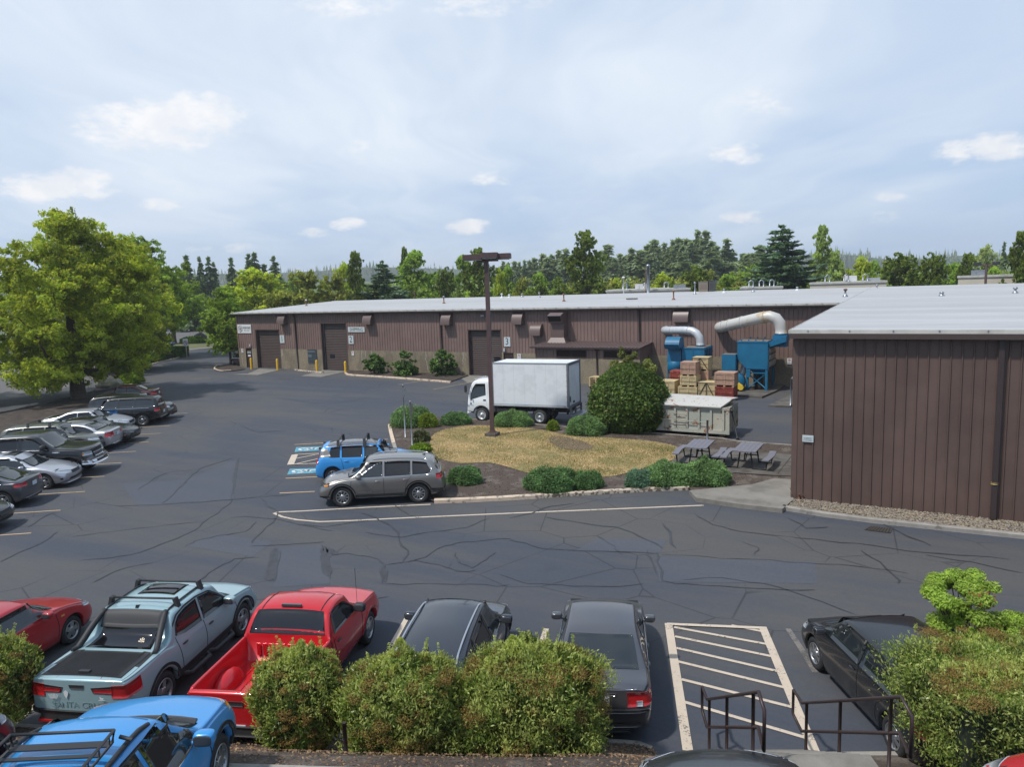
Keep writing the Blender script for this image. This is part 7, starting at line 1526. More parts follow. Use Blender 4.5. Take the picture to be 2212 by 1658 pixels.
PFF = [pr(conifer('fir_tree', 'x', L_FAR, 10, 2.1, 9000, .70, s_, tiers=26, power=.72, droop=.25, ragged=.5), 3.2, 10.0) for s_ in (33, 34, 35)]
PBL = pr(conifer('blue_spruce', 'x', L_BLS, 10, 3.4, 5000, .7, 36, tiers=16, droop=.1), 7, 10)
PPO = pr(broadleaf('poplar_tree', 'x', leafmat('leaf_poplar', [(.20, .27, .075), (.26, .33, .09), (.155, .22, .065), (.31, .37, .13)], .4), 10, 2.2, 15000, .36, 37, nblob=70, crown0=.04, blob=.26, trunk=.22, shape=.55, rag=.5), 4.8, 10.2)
PW_ = pr(broadleaf('willow_tree', 'x', leafmat('leaf_willow', [(.20, .25, .09), (.26, .31, .12), (.16, .20, .075)], .35), 10, 4, 12000, .40, 38, nblob=50, crown0=.06, blob=.26, trunk=.2, rag=.5), 8.8, 10.2)
BEH = 'trees behind the warehouse'
names = {id(PB): 'bright yellow-green', id(PM): 'mid green', id(PM2): 'fresh green', id(PO): 'olive green', id(PP): 'dark green', id(PP2): 'dark spreading', id(PS): 'blue-green', id(PPO): 'pale green slender', id(PW_): 'pale grey-green'}
for pro, px_, top, dist, wpx, lb in [
    (PB, 402, 596, 235, 120, 'bright yellow-green tree between the street trees and the firs'), (PB, 545, 578, 118, 150, 'bright yellow-green maple above the left end of the white roof'), (PO, 590, 622, 100, 130, 'low olive tree touching the left end of the white roof'),
    (PO, 655, 575, 112, 120, 'olive green tree left of the tall dark pine'), (PO, 712, 582, 114, 84, 'olive tree leaning against the tall dark pine'), (PM, 625, 588, 165, 90, 'hazy green tree far behind the olive trees'),
    (PB, 742, 566, 140, 70, 'yellow-green tree peeping out behind the tall dark pine'), (PP, 764, 541, 112, 66, 'tall narrow dark pine left of the blue-green spruce'), (PS, 826, 563, 112, 118, 'wide blue-green spruce right of the tall narrow pine'),
    (PM2, 893, 540, 122, 118, 'big rounded fresh green maple left of the lamp post'), (PP, 872, 532, 140, 40, 'pine top poking out above the rounded maple'), (PP2, 962, 572, 116, 74, 'dark pine between the rounded maple and the lamp post'), (PM2, 1000, 550, 135, 80, 'fresh green tree behind the lamp post'),
    (PP, 1032, 534, 112, 92, 'dark pine directly behind the lamp heads'), (PM2, 1095, 572, 125, 60, 'fresh green tree just right of the lamp post pines'), (PB, 1078, 578, 120, 34, 'narrow yellow-green tree at the lamp post'), (PO, 1125, 592, 118, 60, 'olive tree with two fresh ones beside it'),
    (PM2, 1165, 588, 122, 70, 'fresh green tree left of the biggest dark pine'), (PP2, 1168, 606, 108, 60, 'low dark pine left of the biggest dark pine'), (PM2, 1205, 598, 116, 48, 'small fresh green tree at the foot of the biggest dark pine'), (PP, 1262, 496, 108, 112, 'biggest dark pine rising above the middle of the roof'),
    (PB, 1331, 600, 130, 42, 'small rounded bright tree beside the blue spruce'), (PB, 1432, 588, 128, 62, 'rounded bright tree left of the broad dark pine'), (PO, 1390, 608, 128, 34, 'small olive tree beside the tall vent pipe'), (PP2, 1504, 568, 112, 112, 'broad dark pine behind the rooftop air handlers'),
    (PO, 1532, 574, 124, 44, 'pale olive tree right of the broad dark pine'), (PM, 1588, 580, 135, 90, 'green tree right of the broad pine'), (PM2, 1570, 592, 124, 60, 'fresh green tree right of the air handlers'), (PM2, 1640, 566, 130, 64, 'fresh green tree half behind the large blue-green spruce'), (PS, 1690, 486, 108, 175, 'large blue-green spruce with open branches right of centre'),
    (PPO, 1774, 474, 118, 56, 'tall pale green slender tree right of the large spruce'), (PPO, 1802, 532, 116, 52, 'lower pale green tree leaning on the slender one'), (PM, 1745, 572, 130, 70, 'green tree behind the large spruce'), (PB, 1862, 553, 125, 60, 'bright tree right of the slender pale tree'), (PM2, 1888, 562, 128, 44, 'fresh green tree left of the dark wide pines'), (PO, 1828, 570, 135, 40, 'olive tree behind the pale ones'),
    (PP2, 1945, 541, 108, 128, 'widest dark pine behind the right part of the roof'), (PP2, 2016, 540, 106, 78, 'dark pine joined to the widest one'), (PP, 2091, 545, 104, 56, 'dark cone-shaped pine right of the wide dark pines'), (PM2, 2062, 566, 125, 60, 'fresh green tree between the dark pines'),
    (PW_, 2128, 528, 120, 78, 'pale willow near the right edge'), (PM2, 2150, 575, 112, 60, 'fresh green tree in front of the willow'), (PP, 2208, 496, 96, 70, 'dark pine cut by the right edge'), (PM2, 2190, 590, 110, 50, 'green tree at the foot of the right edge pine'),
    (PM, 492, 640, 125, 70, 'green tree behind the slim corner tree'), (PM, 780, 600, 140, 120, 'green tree behind the narrow pine'), (PM2, 935, 590, 140, 80, 'green tree far behind the rounded maple')]:
    bg(None, pro, px_, top, dist, wpx, lb, group=BEH)
bg(None, PBL, 1356, 592, 125, 24, 'small silvery blue spruce above the middle of the roof')
rg_ = random.Random(9)
for i, (px_, top) in enumerate([(401, 551), (430, 553), (449, 554), (461, 565), (498, 556), (536, 547), (548, 545), (591, 552), (570, 570)]):
    bg(None, PF[i % 2], px_, top, 190, (46, 36, 38, 32, 40, 48, 54, 56, 50)[i], 'dark fir on the left skyline, number %d from the left edge of its group' % (i+1) if 0 else ('leftmost dark fir of the left skyline group', 'dark fir second from left on the left skyline', 'dark fir in the middle of the left trio', 'short fir closing the left skyline trio', 'broken-topped fir left of the fir pair', 'left one of the skyline fir pair', 'right one of the skyline fir pair', 'lone fir right of the fir pair', 'low fir between the pair and the lone fir')[i], group='firs on the left skyline')
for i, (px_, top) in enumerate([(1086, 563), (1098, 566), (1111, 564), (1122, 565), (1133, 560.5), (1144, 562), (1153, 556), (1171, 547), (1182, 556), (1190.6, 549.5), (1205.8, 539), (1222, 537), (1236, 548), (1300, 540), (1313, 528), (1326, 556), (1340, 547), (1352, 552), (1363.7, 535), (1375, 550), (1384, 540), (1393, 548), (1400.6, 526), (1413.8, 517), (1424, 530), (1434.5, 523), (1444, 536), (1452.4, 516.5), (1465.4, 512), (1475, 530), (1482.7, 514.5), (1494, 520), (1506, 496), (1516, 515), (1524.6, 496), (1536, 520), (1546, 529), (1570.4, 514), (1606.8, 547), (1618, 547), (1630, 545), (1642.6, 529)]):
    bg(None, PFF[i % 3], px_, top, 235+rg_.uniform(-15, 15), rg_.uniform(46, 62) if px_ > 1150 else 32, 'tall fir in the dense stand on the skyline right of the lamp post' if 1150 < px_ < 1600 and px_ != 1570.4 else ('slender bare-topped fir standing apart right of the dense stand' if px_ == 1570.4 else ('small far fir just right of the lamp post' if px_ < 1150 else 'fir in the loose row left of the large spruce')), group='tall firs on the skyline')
for i, (px_, top) in enumerate([(2170, 522), (2040, 549)]): bg(None, PF[i], px_, top, 170, 26, ('fir showing between the willow and the right edge', 'far fir above the wide dark pines')[i])
# hills with far woods
def hill(pts, dist, mat, name='hills', back=400):
    m = MB(); vs = []
    for a, b_ in pts:
        d = ray(a, b_); k = dist/math.hypot(d.x, d.y); vs += [(d.x*k, d.y*k, -1), (d.x*k, d.y*k, CAMH+d.z*k), (d.x*(k+back/1), d.y*(k+back/1), CAMH+d.z*k+5)]
    m.add(vs, [(3*i+j, 3*(i+1)+j, 3*(i+1)+j+1, 3*i+j+1) for i in range(len(pts)-1) for j in range(2)], True); m.build(name, mat, kind='structure'); return [Vector(vs[3*i+1]) for i in range(len(pts))]
HM = M('hill_green', (.07, .10, .065), .95, var=.3, vs=.02)
hl = hill([(-200, 600), (100, 596), (330, 594), (480, 592), (600, 590), (690, 586), (760, 578), (850, 578), (1000, 582), (1150, 574), (1300, 570), (1500, 566), (1650, 560), (1740, 552), (1800, 549), (1850, 552), (1910, 560), (1990, 560), (2060, 553), (2150, 552), (2300, 556), (2500, 560)], 1300, HM)
h2 = hill([(-300, 640), (200, 632), (700, 622), (1200, 610), (1700, 598), (2400, 585)], 520, M('wood_green', (.10, .14, .055), .95, var=.3, vs=.05), 'hills', 100)
def farwood(line, n, hh, seed, mat, label):
    r = np.random.RandomState(seed); V = []
    for i in range(n):
        u = r.rand()*(len(line)-1.001); k = int(u); p = line[k].lerp(line[k+1], u-k); a = r.uniform(0, 3.14); h = hh*r.uniform(.4, 1.1)*(1+.5*math.sin(u*5)); w_ = h*r.uniform(.14, .22); z = p.z-h*r.uniform(.15, 1.4); x, y = p.x+r.uniform(-8, 8), p.y+r.uniform(-8, 8)
        for j in range(3):
            b_ = a+j*1.05; zz = z+h*j*.25; ww = w_*(1-.28*j); V += [(x-math.cos(b_)*ww, y-math.sin(b_)*ww, zz), (x+math.cos(b_)*ww, y+math.sin(b_)*ww, zz), (x, y, z+h*(.6+.2*j))]
    npmesh('distant_wood', np.array(V), 3, mat, kind='stuff', label=label)
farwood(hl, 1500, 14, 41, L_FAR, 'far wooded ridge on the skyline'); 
def roundwood(line, n, rr, seed, mat):
    r = np.random.RandomState(seed); cent = []; rad = []
    for i in range(n):
        u = r.rand()*(len(line)-1.001); k = int(u); p = line[k].lerp(line[k+1], u-k); cent.append((p.x+r.uniform(-20, 20), p.y+r.uniform(-20, 20), max(2, p.z-r.uniform(0, 9)))); rad.append(rr*r.uniform(.6, 1.3))
    npmesh('distant_wood', leaves(cent, rad, 45000, 1.3, .9, seed=seed, hollow=.7), 4, mat, kind='stuff')
roundwood(h2, 420, 5.0, 42, L_MID)
# under-storey that closes the gaps between the nearer trees, each a shrub row of its own mass
for i, (a, b_, top, dist) in enumerate([(470, 620, 655, 128), (600, 900, 640, 132), (880, 1240, 628, 132), (1220, 1640, 612, 134), (1600, 2212, 596, 136)]):
    r = np.random.RandomState(50+i); cent = []; rad = []
    for k in range(46):
        pxx = r.uniform(a, b_); d = ray(pxx, top+r.uniform(-6, 14)); k_ = (dist+r.uniform(-5, 5))/math.hypot(d.x, d.y); cent.append((d.x*k_, d.y*k_, max(1.5, CAMH+d.z*k_-1.6))); rad.append(r.uniform(1.8, 3.0)); cent.append((d.x*k_, d.y*k_, 2.2)); rad.append(2.4)
    npmesh('undergrowth', leaves(cent, rad, 16000, .6, .4, seed=60+i, hollow=.5), 4, (L_MID, L_OLV)[i % 2], kind='stuff')
# ---------------------------------------------------------------- junipers
JUN = leafmat('juniper', [(.105, .185, .065), (.145, .235, .08), (.075, .14, .052), (.18, .27, .10)], .2, (1.6, .25), .7)
JUND = leafmat('juniper_dark', [(.075, .145, .05), (.11, .19, .066), (.05, .105, .04), (.14, .225, .08)], .2, (1.6, .25), .7)
def mound(name, label, px0, px1, ptop, pbase, mat, n=7000, ls=.11, seed=0, flat=.42, cat='shrub', tuft=True, group=None, yasp=.8, z0=.09, lumps=5, up=1.0, wdt=.045, spiky=.5):
    c_ = G((px0+px1)/2, pbase-(pbase-ptop)*.05, z0); a = G(px0, c_ and pbase-(pbase-ptop)*.3, z0); b_ = G(px1, pbase-(pbase-ptop)*.3, z0); d = ray((px0+px1)/2, (pbase+ptop)/2); dist = (c_-Vector((0, 0, CAMH))).dot(cf)
    rx = (px1-px0)/2/FPX*dist; h = (pbase-ptop)/FPX*dist*.92; away = Vector((cf.x, cf.y, 0)).normalized(); ry = rx*yasp; c_ = c_+away*ry*.75
    # the seen height of a mound includes part of its depth
    h = max(.3, h-ry*.22); r = np.random.RandomState(seed+100)
    u = r.rand(n)*6.283; v = r.rand(n)**.8; lo = 1+.09*np.sin(u*3+seed)+.07*np.sin(u*5+seed*2)+.05*np.sin(v*9+u*4)
    rr = np.sqrt(np.maximum(0, 1-v**3.0)); x = rx*rr*np.cos(u)*lo; y = ry*rr*np.sin(u)*lo; z = h*v*lo; shrink = r.uniform(.82, 1.04, n); P = np.stack([x*shrink, y*shrink, z*shrink+.02], 1)
    nrm = np.stack([x/rx**2, y/ry**2, z/h**2+.15], 1); nrm /= np.linalg.norm(nrm, axis=1)[:, None]
    t1 = nrm*.30+np.stack([x/rx, y/ry, np.zeros(n)], 1)*.6+np.array([0, 0, .25*up])+r.normal(size=(n, 3))*spiky; t1 /= np.linalg.norm(t1, axis=1)[:, None]; t2 = np.cross(t1, nrm+r.normal(size=(n, 3))*.35); t2 /= np.linalg.norm(t2, axis=1)[:, None]
    s_ = r.uniform(.6, 1.4, n)[:, None]; a_, b2 = t1*ls*s_, t2*wdt*s_; V = np.stack([P-a_*.3, P+b2*.5+a_*.15, P+a_*.7, P-b2*.5+a_*.15], 1).reshape(-1, 3)
    t_ = thing(name, label, cat, (c_.x, c_.y, z0), R(29), group=group)
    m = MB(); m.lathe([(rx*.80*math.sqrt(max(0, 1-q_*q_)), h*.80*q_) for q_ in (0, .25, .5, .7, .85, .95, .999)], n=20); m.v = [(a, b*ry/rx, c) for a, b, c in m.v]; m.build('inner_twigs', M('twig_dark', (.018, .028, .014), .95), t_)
    npmesh('foliage', V, 4, mat, t_); return t_
def shell(rx, ry, h, n, ln, wd, seed, prof, lump=.1, thick=.16, up=.5, spiky=.6, boxy=2.0, cap=.35, ripple=1.0, gap=9.0, gs=9.0):
    """leaves over the outside of a bush whose outline is prof(v), v = height fraction; boxy > 2 squares the plan"""
    r = np.random.RandomState(seed); k = int(n*cap); u = r.rand(n)*6.2832; v = r.rand(n); v[:k] = 1.0
    cu_, su = np.cos(u), np.sin(u); q_ = (np.abs(cu_)**boxy+np.abs(su)**boxy)**(-1/boxy)
    pv = np.array([prof(x) for x in np.linspace(0, 1, 64)]); R_ = np.interp(v, np.linspace(0, 1, 64), pv); s_ = np.ones(n); s_[:k] = np.sqrt(r.rand(k))
    top_r = pv[-1]; R_[:k] = top_r if top_r > .3 else .3
    lm = 1+lump*(np.sin(u*3*ripple+seed+v*5)+.7*np.sin(u*7*ripple-v*9+seed*2)+.5*np.sin(u*13*ripple+v*17))
    dep = 1-thick*r.rand(n)**2+.04*r.normal(size=n)
    x, y = rx*R_*s_*q_*cu_*lm*dep, ry*R_*s_*q_*su*lm*dep; bump = lump*.6*(np.sin(x/rx*5+seed)+np.sin(y/ry*6+seed*3)+.6*np.sin(x/rx*13+y/ry*9))
    z = h*v; z[:k] = h*(1+bump[:k])*(1-.10*(s_[:k]**3))-h*thick*.6*r.rand(k)**2; P = np.stack([x, y, z], 1)
    nrm = np.stack([cu_*1.0, su*1.0, np.full(n, .25)], 1); nrm[:k] = np.array([0, 0, 1.])+.6*nrm[:k]*s_[:k, None]
    t1 = nrm*.35+np.array([0, 0, up])+r.normal(size=(n, 3))*spiky; t1 /= np.linalg.norm(t1, axis=1)[:, None]; t2 = np.cross(t1, nrm+np.array([0, 0, .35])+r.normal(size=(n, 3))*.5); t2 /= np.linalg.norm(t2, axis=1)[:, None]
    g_ = np.sin(P[:, 0]*gs+seed)*np.sin(P[:, 1]*gs*1.1+seed*2)+np.sin(P[:, 2]*gs*1.3+P[:, 0]*gs*.6+seed)*.6; kp_ = (g_ > -gap) | (r.rand(n) < .3); P, t1, t2 = P[kp_], t1[kp_], t2[kp_]; n = len(P)
    s2 = r.uniform(.6, 1.4, n)[:, None]; a, b = t1*ln*s2, t2*wd*s2*.5; return np.stack([P-a*.4, P+b+a*.05, P+a*.6, P-b+a*.05], 1).reshape(-1, 3)
JG = 'clipped junipers on the island'
for a in [('large light green juniper mound at the island tip beside the sign posts', 838, 927, 877, 927, JUN, 15000, 1), ('dark green juniper in front of the truck cab', 950, 1015, 890, 921, JUND, 9000, 2), ('green juniper right of the lamp post by the truck rear wheel', 1066, 1150, 886, 926, JUN, 13000, 3), ('green juniper tucked under the left of the large round bush', 1228, 1312, 896, 945, JUN, 12000, 4),
          ('small juniper beside the SUV tail with a thin stake', 970, 1041, 1010, 1051, JUND, 9000, 5), ('dark juniper, the larger one of the front middle pair', 1140, 1248, 1012, 1069, JUND, 15000, 6), ('dark juniper, the smaller one of the front middle pair', 1236, 1301, 1020, 1061, JUND, 9000, 7),
          ('blue-green small juniper left of the long front juniper', 1353, 1413, 1017, 1058, leafmat('juniper_blue', [(.095, .17, .105), (.13, .215, .13), (.065, .13, .08)], .2, (1.6, .25)), 9000, 8), ('long juniper mound, left half of the front right clump', 1392, 1510, 1000, 1056, JUN, 16000, 9), ('long juniper mound, right half of the front right clump', 1478, 1584, 993, 1055, JUN, 16000, 10)]:
    mound('juniper', a[0], a[1], a[2], a[3], a[4], a[5], int(a[6]*1.25), .085, a[7], group=JG, wdt=.03)
YG = leafmat('leaf_yellowgreen', [(.13, .18, .02), (.18, .23, .03), (.09, .14, .02)], .35, (2, .2))
mound('shrub', 'small clipped yellow-green shrub behind the two sign posts', 901, 944, 893, 927, YG, 4500, .09, 21, yasp=.8, wdt=.045)
mound('shrub', 'tiny light green shrub by the truck rear wheel', 1182, 1208, 909, 933, YG, 2500, .08, 22, wdt=.04)
RHO = leafmat('leaf_rhodo', [(.06, .085, .03), (.10, .11, .05), (.045, .06, .025), (.14, .12, .06)], .25, (2, .3))
mound('shrub', 'brownish leafy shrub behind the shorter sign post', 893, 927, 930, 956, RHO, 2200, .12, 23, wdt=.06); mound('shrub', 'low brown shrub in front of the leafy one', 892, 913, 950, 968, RHO, 1200, .10, 24, wdt=.05); mound('shrub', 'low green shrub behind the SUV roof', 888, 928, 959, 980, L_MID, 2200, .12, 25, wdt=.06)
# large round bush
p = G(1351, 944); t_ = thing('round_bush', 'very large round dark green bush in front of the roll-off container', 'bush', (p.x-.35, p.y+1.55, .09)); BUSH = leafmat('leaf_bush', [(.055, .105, .02), (.08, .14, .026), (.04, .075, .016), (.11, .165, .034), (.13, .135, .04)], .3, (1.3, .3), k=1.15)
bp_ = lambda v: max(.05, (math.sin(math.pi*min(1, .17+.80*v)))**.62)
npmesh('foliage', shell(1.98, 1.98, 3.45, 52000, .15, .085, 71, bp_, lump=.045, thick=.24, up=.15, cap=.06, ripple=1), 4, BUSH, t_)
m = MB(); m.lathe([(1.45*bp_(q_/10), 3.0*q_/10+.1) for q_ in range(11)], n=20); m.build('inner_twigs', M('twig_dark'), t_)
cent = [(r_*.0+x, y, z) for x, y, z, r_ in [(-.9, .3, 3.35, 0), (-.5, .3, 3.9, 0), (-.1, .2, 3.6, 0), (.25, .2, 3.9, 0), (.9, .3, 3.5, 0), (-.52, .3, 4.2, 0), (1.2, .2, 3.2, 0)]]
npmesh('top_sprays', leaves(cent, [.30, .22, .3, .2, .24, .14, .25], 2600, .13, .06, seed=72), 4, leafmat('leaf_spray', [(.13, .17, .04), (.17, .20, .05), (.20, .16, .08)], .4), t_)
# shrubs along the wall
for i, (a, b_, top, base_, lb) in enumerate(((775, 823, 768, 809, 'leftmost dark shrub against the warehouse wall'), (836, 896, 762, 813, 'middle dark shrub against the warehouse wall, leaning left'), (922, 975, 757, 813, 'rightmost dark shrub against the warehouse wall, the tallest'))):
    p = G((a+b_)/2, base_, .08); dist = (p-Vector((0, 0, CAMH))).dot(cf); h = (base_-top)/FPX*dist; w_ = (b_-a)/2/FPX*dist
    broadleaf('cypress_shrub', lb, leafmat('leaf_cypress', [(.06, .115, .026), (.09, .155, .034), (.04, .08, .02), (.12, .19, .044)], .2, (1.2, .3)), h, w_, 9000, .20, 80+i, trunk=.06, crown0=.06, nblob=26, blob=.30, loc=(p.x, p.y+.6, .08), cat='shrub', rag=.4, group='dark shrubs along the warehouse wall')
# clipped hedge by the street and low planting
HDG = leafmat('leaf_hedge', [(.06, .10, .022), (.08, .13, .028), (.042, .072, .018)], .2, (1, .3))
def boxhedge(name, label, pts, wd, h, mat, n, ls, seed, z0=0.0, cat='hedge'):
    r = np.random.RandomState(seed); P_ = [Vector((p[0], p[1], 0)) for p in pts]; seg = [(b_-a).length for a, b_ in zip(P_, P_[1:])]; tot = sum(seg); V = []; m = MB()
    cent = []
    for i, (a, b_) in enumerate(zip(P_, P_[1:])):
        k = int(n*seg[i]/tot); d = (b_-a).normalized(); nn = Vector((-d.y, d.x, 0)); u = r.rand(k)*seg[i]; f = r.randint(0, 4, k); q_ = np.where(f < 2, r.uniform(-1, 1, k), np.where(f == 2, -1, 1)*r.uniform(.9, 1.02, k)); z = np.where(f < 2, h*r.uniform(.92, 1.03, k), h*r.rand(k))
        Q = np.array([a.x, a.y, z0])[None]+u[:, None]*np.array([d.x, d.y, 0])+(q_*wd/2)[:, None]*np.array([nn.x, nn.y, 0])+z[:, None]*np.array([0, 0, 1.]); V.append(Q)
        m.box(((a.x+b_.x)/2, (a.y+b_.y)/2, z0+h*.46), (seg[i]+.1, wd*.9, h*.92), rz=math.atan2(d.y, d.x))
    P = np.concatenate(V); k = len(P); t1 = r.normal(size=(k, 3)); t1 /= np.linalg.norm(t1, axis=1)[:, None]; t2 = np.cross(t1, r.normal(size=(k, 3))); t2 /= np.linalg.norm(t2, axis=1)[:, None]
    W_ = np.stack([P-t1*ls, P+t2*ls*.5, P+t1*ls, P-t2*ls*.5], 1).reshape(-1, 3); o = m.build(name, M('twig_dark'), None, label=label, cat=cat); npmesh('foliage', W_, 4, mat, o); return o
boxhedge('hedge', 'clipped dark hedge left of the black street sign', [G(270, 792), G(320, 785), G(345, 780)], 1.9, 1.15, HDG, 7000, .10, 91); boxhedge('hedge', 'clipped dark hedge right of the black street sign', [G(356, 777), G(392, 769)], 2.2, 1.3, HDG, 6000, .10, 92)
boxhedge('hedge', 'long light green hedge beyond the road', [G(380, 712), G(455, 706)], 2.5, 1.5, leafmat('leaf_hedge_light', [(.10, .16, .02), (.13, .19, .03)], .3), 5000, .16, 93)
sheet('roadside_bed', px([(205, 850), (300, 832), (298, 812), (300, 795), (330, 785), (400, 771), (395, 765), (330, 776), (262, 790), (225, 815)]), .10, MULCHD, kind='structure'); kerb('kerb', smooth_line(px([(298, 829), (299, 812), (300, 798), (330, 787.5), (372, 777), (402, 768)]))[::-1], KERBY, .2, .14); kerb('kerb', px([(270, 835), (285, 833), (298, 829)]), KERBY, .2, .14)
sheet('roadside_mulch', px([(-40, 905), (60, 885), (150, 865), (210, 848), (225, 862), (180, 900), (60, 955), (-60, 985)]), .02, MULCHD, kind='structure')
kerb('kerb', px([(-40, 902), (60, 882), (150, 862), (205, 846)])[::-1], CONC2, .18, .14)
mound('shrub', 'loose green shrub by the pale boulder under the trees', 245, 300, 800, 832, L_MID, 4500, .20, 94, yasp=.7, wdt=.1, cat='shrub'); mound('shrub', 'creeping green shrubs in the road median', 385, 436, 727, 742, L_MID, 3500, .35, 95, yasp=.5, wdt=.2)
mound('shrub', 'low green planting left of the pale tree trunk in the median', 290, 355, 740, 754, L_OLV, 2500, .35, 96, yasp=.4, wdt=.2)
p = G(236, 838); m = MB(); m.ell((0, 0, .35), (1.5, .9, .65), 9, 6); rgb = random.Random(4); m.v = [(x+rgb.uniform(-.12, .12), y+rgb.uniform(-.1, .1), z+rgb.uniform(-.1, .1)) for x, y, z in m.v]; m.sm = [False]*len(m.sm); o = m.build('boulder', M('rock_pale', (.33, .29, .22), .9, var=.2, vs=3, bump=.6, bs=8)); tag(o, 'pale boulder at the foot of the left trees', 'boulder', loc=(p.x, p.y, 0))
p = G(433, 738); m = MB(); m.ell((0, 0, .5), (1.5, 1.0, 1.0), 9, 6); m.v = [(x+rgb.uniform(-.15, .15), y+rgb.uniform(-.1, .1), z+rgb.uniform(-.1, .1)) for x, y, z in m.v]; m.sm = [False]*len(m.sm); o = m.build('boulder', M('rock_dark', (.09, .085, .075), .9)); tag(o, 'dark boulder in the road median', 'boulder', loc=(p.x, p.y, 0))
# street signs
p = G(355, 777); t_ = thing('monument_sign', 'black free-standing company sign with round emblem between the clipped hedges', 'sign', (p.x, p.y, 0), R(22)); m = MB(); m.bx(-.40, .40, -.10, .10, 0, 1.75); m.build('panel', M('sign_black', (.016, .022, .026), .5), t_)
m = MB(); m.lathe([(.22, -.12), (.22, -.105), (.16, -.105), (.16, -.12)], (0, 0, 1.30), 18, 'y'); m.bx(-.10, .10, -.12, -.105, 1.25, 1.33); m.build('emblem', WHT, t_); text('lettering', 'HIGH BAR', WHT, t_, (0, -.11, .92), .16, sx=.9); text('lettering', 'BRANDS', WHT, t_, (0, -.11, .76), .10)
p = G(361, 776); q_ = onX(358, 730, p.x); t_ = thing('traffic_sign', 'white no left turn sign on a pale post behind the black sign', 'sign', (p.x+.6, p.y+2.5, 0), R(30)); m = MB(); m.bx(-.05, .05, -.05, .05, 0, 2.2); m.build('post', M('post_cream', (.42, .38, .30), .7), t_)
m = MB(); m.bx(-.33, .33, -.09, -.07, 1.5, 2.45); o = m.build('sign_plate', WHT, t_); m = MB()
for i in range(16): bar(m, (.25*math.cos(R(22.5*i)), 1.9+.25*math.sin(R(22.5*i))), (.25*math.cos(R(22.5*i+22.5)), 1.9+.25*math.sin(R(22.5*i+22.5))), .06, -.10)
bar(m, (-.18, 2.08), (.18, 1.72), .06, -.10); m.build('symbol', RED, t_); m = MB(); bar(m, (.09, 1.76), (.09, 1.98), .05, -.105); bar(m, (.09, 1.98), (-.14, 1.98), .05, -.105); m.build('arrow', INK, t_)
p = G(341, 752); m = MB(); m.bx(-.8, .8, -.4, .4, 0, 1.7); o = m.build('utility_box', M('box_white', (.55, .55, .52), .6)); tag(o, 'white utility cabinet in the median left of the traffic sign', 'cabinet', loc=(p.x, p.y, 0), rz=R(25)); m = MB(); m.bx(-.75, .75, -.42, -.401, .1, .8); m.bx(-.5, .2, -.42, -.401, .95, 1.5); m.build('door', M('box_door', (.38, .38, .36), .6), o)
# buildings across the road and behind
CRM = M('wall_cream', (.52, .47, .38), .8, var=.08, vs=.5); WBL = M('wall_white', (.62, .62, .60), .8, var=.08, vs=.3); GRW = M('wall_grey', (.26, .26, .27), .8)
def block(name, label, px0, px1, ptop, dist, dep, mat, wins=0, h=None, trim=None, cat='building'):
    d0, d1 = ray(px0, ptop), ray(px1, ptop); k0, k1 = dist/math.hypot(d0.x, d0.y), dist/math.hypot(d1.x, d1.y); a, b_ = Vector((d0.x*k0, d0.y*k0, 0)), Vector((d1.x*k1, d1.y*k1, 0)); H_ = h or CAMH+(d0.z*k0+d1.z*k1)/2; L_ = (b_-a).length; an = math.atan2((b_-a).y, (b_-a).x)
    t_ = thing(name, label, cat, (a.x, a.y, 0), an); m = MB(); m.bx(0, L_, 0, dep, 0, H_); m.build('wall', mat, t_); m = MB(); m.bx(-.1, L_+.1, -.12, dep+.1, H_+.002, H_+.25); m.build('roof', trim or FASC, t_)
    for i in range(wins): m = MB(); x = L_*(i+.5)/wins; m.bx(x-L_/wins*.3, x+L_/wins*.3, -.05, -.003, H_*.45, H_*.72); m.build('window', M('window_dark', (.03, .04, .05), .1), t_)
    return t_, L_, H_
block('house', 'white low building glimpsed through the left trees across the road', 405, 452, 668, 210, 14, WBL, 4); block('house', 'grey building with turquoise awnings behind the street trees', 330, 408, 690, 200, 10, GRW, 5, trim=M('awning', (.02, .30, .36), .5))
t_ = thing('fence', 'grey board fence beyond the light green hedge', 'fence', tuple(G(395, 704)), R(38)); m = MB()
for i in range(60): m.bx(i*.5, i*.5+.46, -.02, .02, 0, 2.3)
m.build('boards', M('fence_grey', (.12, .11, .11), .9, var=.2, vs=1), t_)
for i in range(8): m = MB(); m.bx(i*4, i*4+.14, -.10, -.021, 0, 2.4); m.build('post', M('fence_post', (.16, .15, .14), .9), t_)
for nm, a, b_, top, lb, mt in (('flat_roofed_building', 1310, 1490, 629, 'cream flat-roofed building showing behind the middle of the roof', CRM), ('flat_roofed_building', 1600, 1690, 624, 'cream flat-roofed building behind the large spruce', CRM), ('flat_roofed_building', 1750, 1915, 613, 'cream flat-roofed building right of the slender pale tree', CRM), ('flat_roofed_building', 2070, 2205, 599, 'cream flat roof behind the right part of the wing', CRM)):
    t_, L_, H_ = block(nm, lb, a, b_, top, 98, 20, mt)
    k = int(L_/2.6)
    for i in range(k):
        if (i*7+int(a)) % 3 == 0 or a < 2000 and i % 2: m = MB(); x = 1.2+i*2.5; hh = .35+.35*((i*5+int(a)) % 4)/3; m.bx(x, x+1.5, 1.0, 2.4, H_+.25, H_+.25+hh); m.bx(x+.2, x+.5, .93, 1.0, H_+.3, H_+.25+hh*.8); m.build('roof_unit', (GALV, M('unit_white', (.6, .6, .6), .5), BOXM)[i % 3], t_)
    for i in range(3 if a < 2000 else 0): m = MB(); x = L_*(.2+.25*i); m.tube([(x, .6, H_+.2), (x, .6, H_+.9), (x+.25, .6, H_+1.1), (x+.5, .6, H_+.9), (x+.5, .6, H_+.2)], .08, 8); m.build('pipe_loop', GALV, t_)
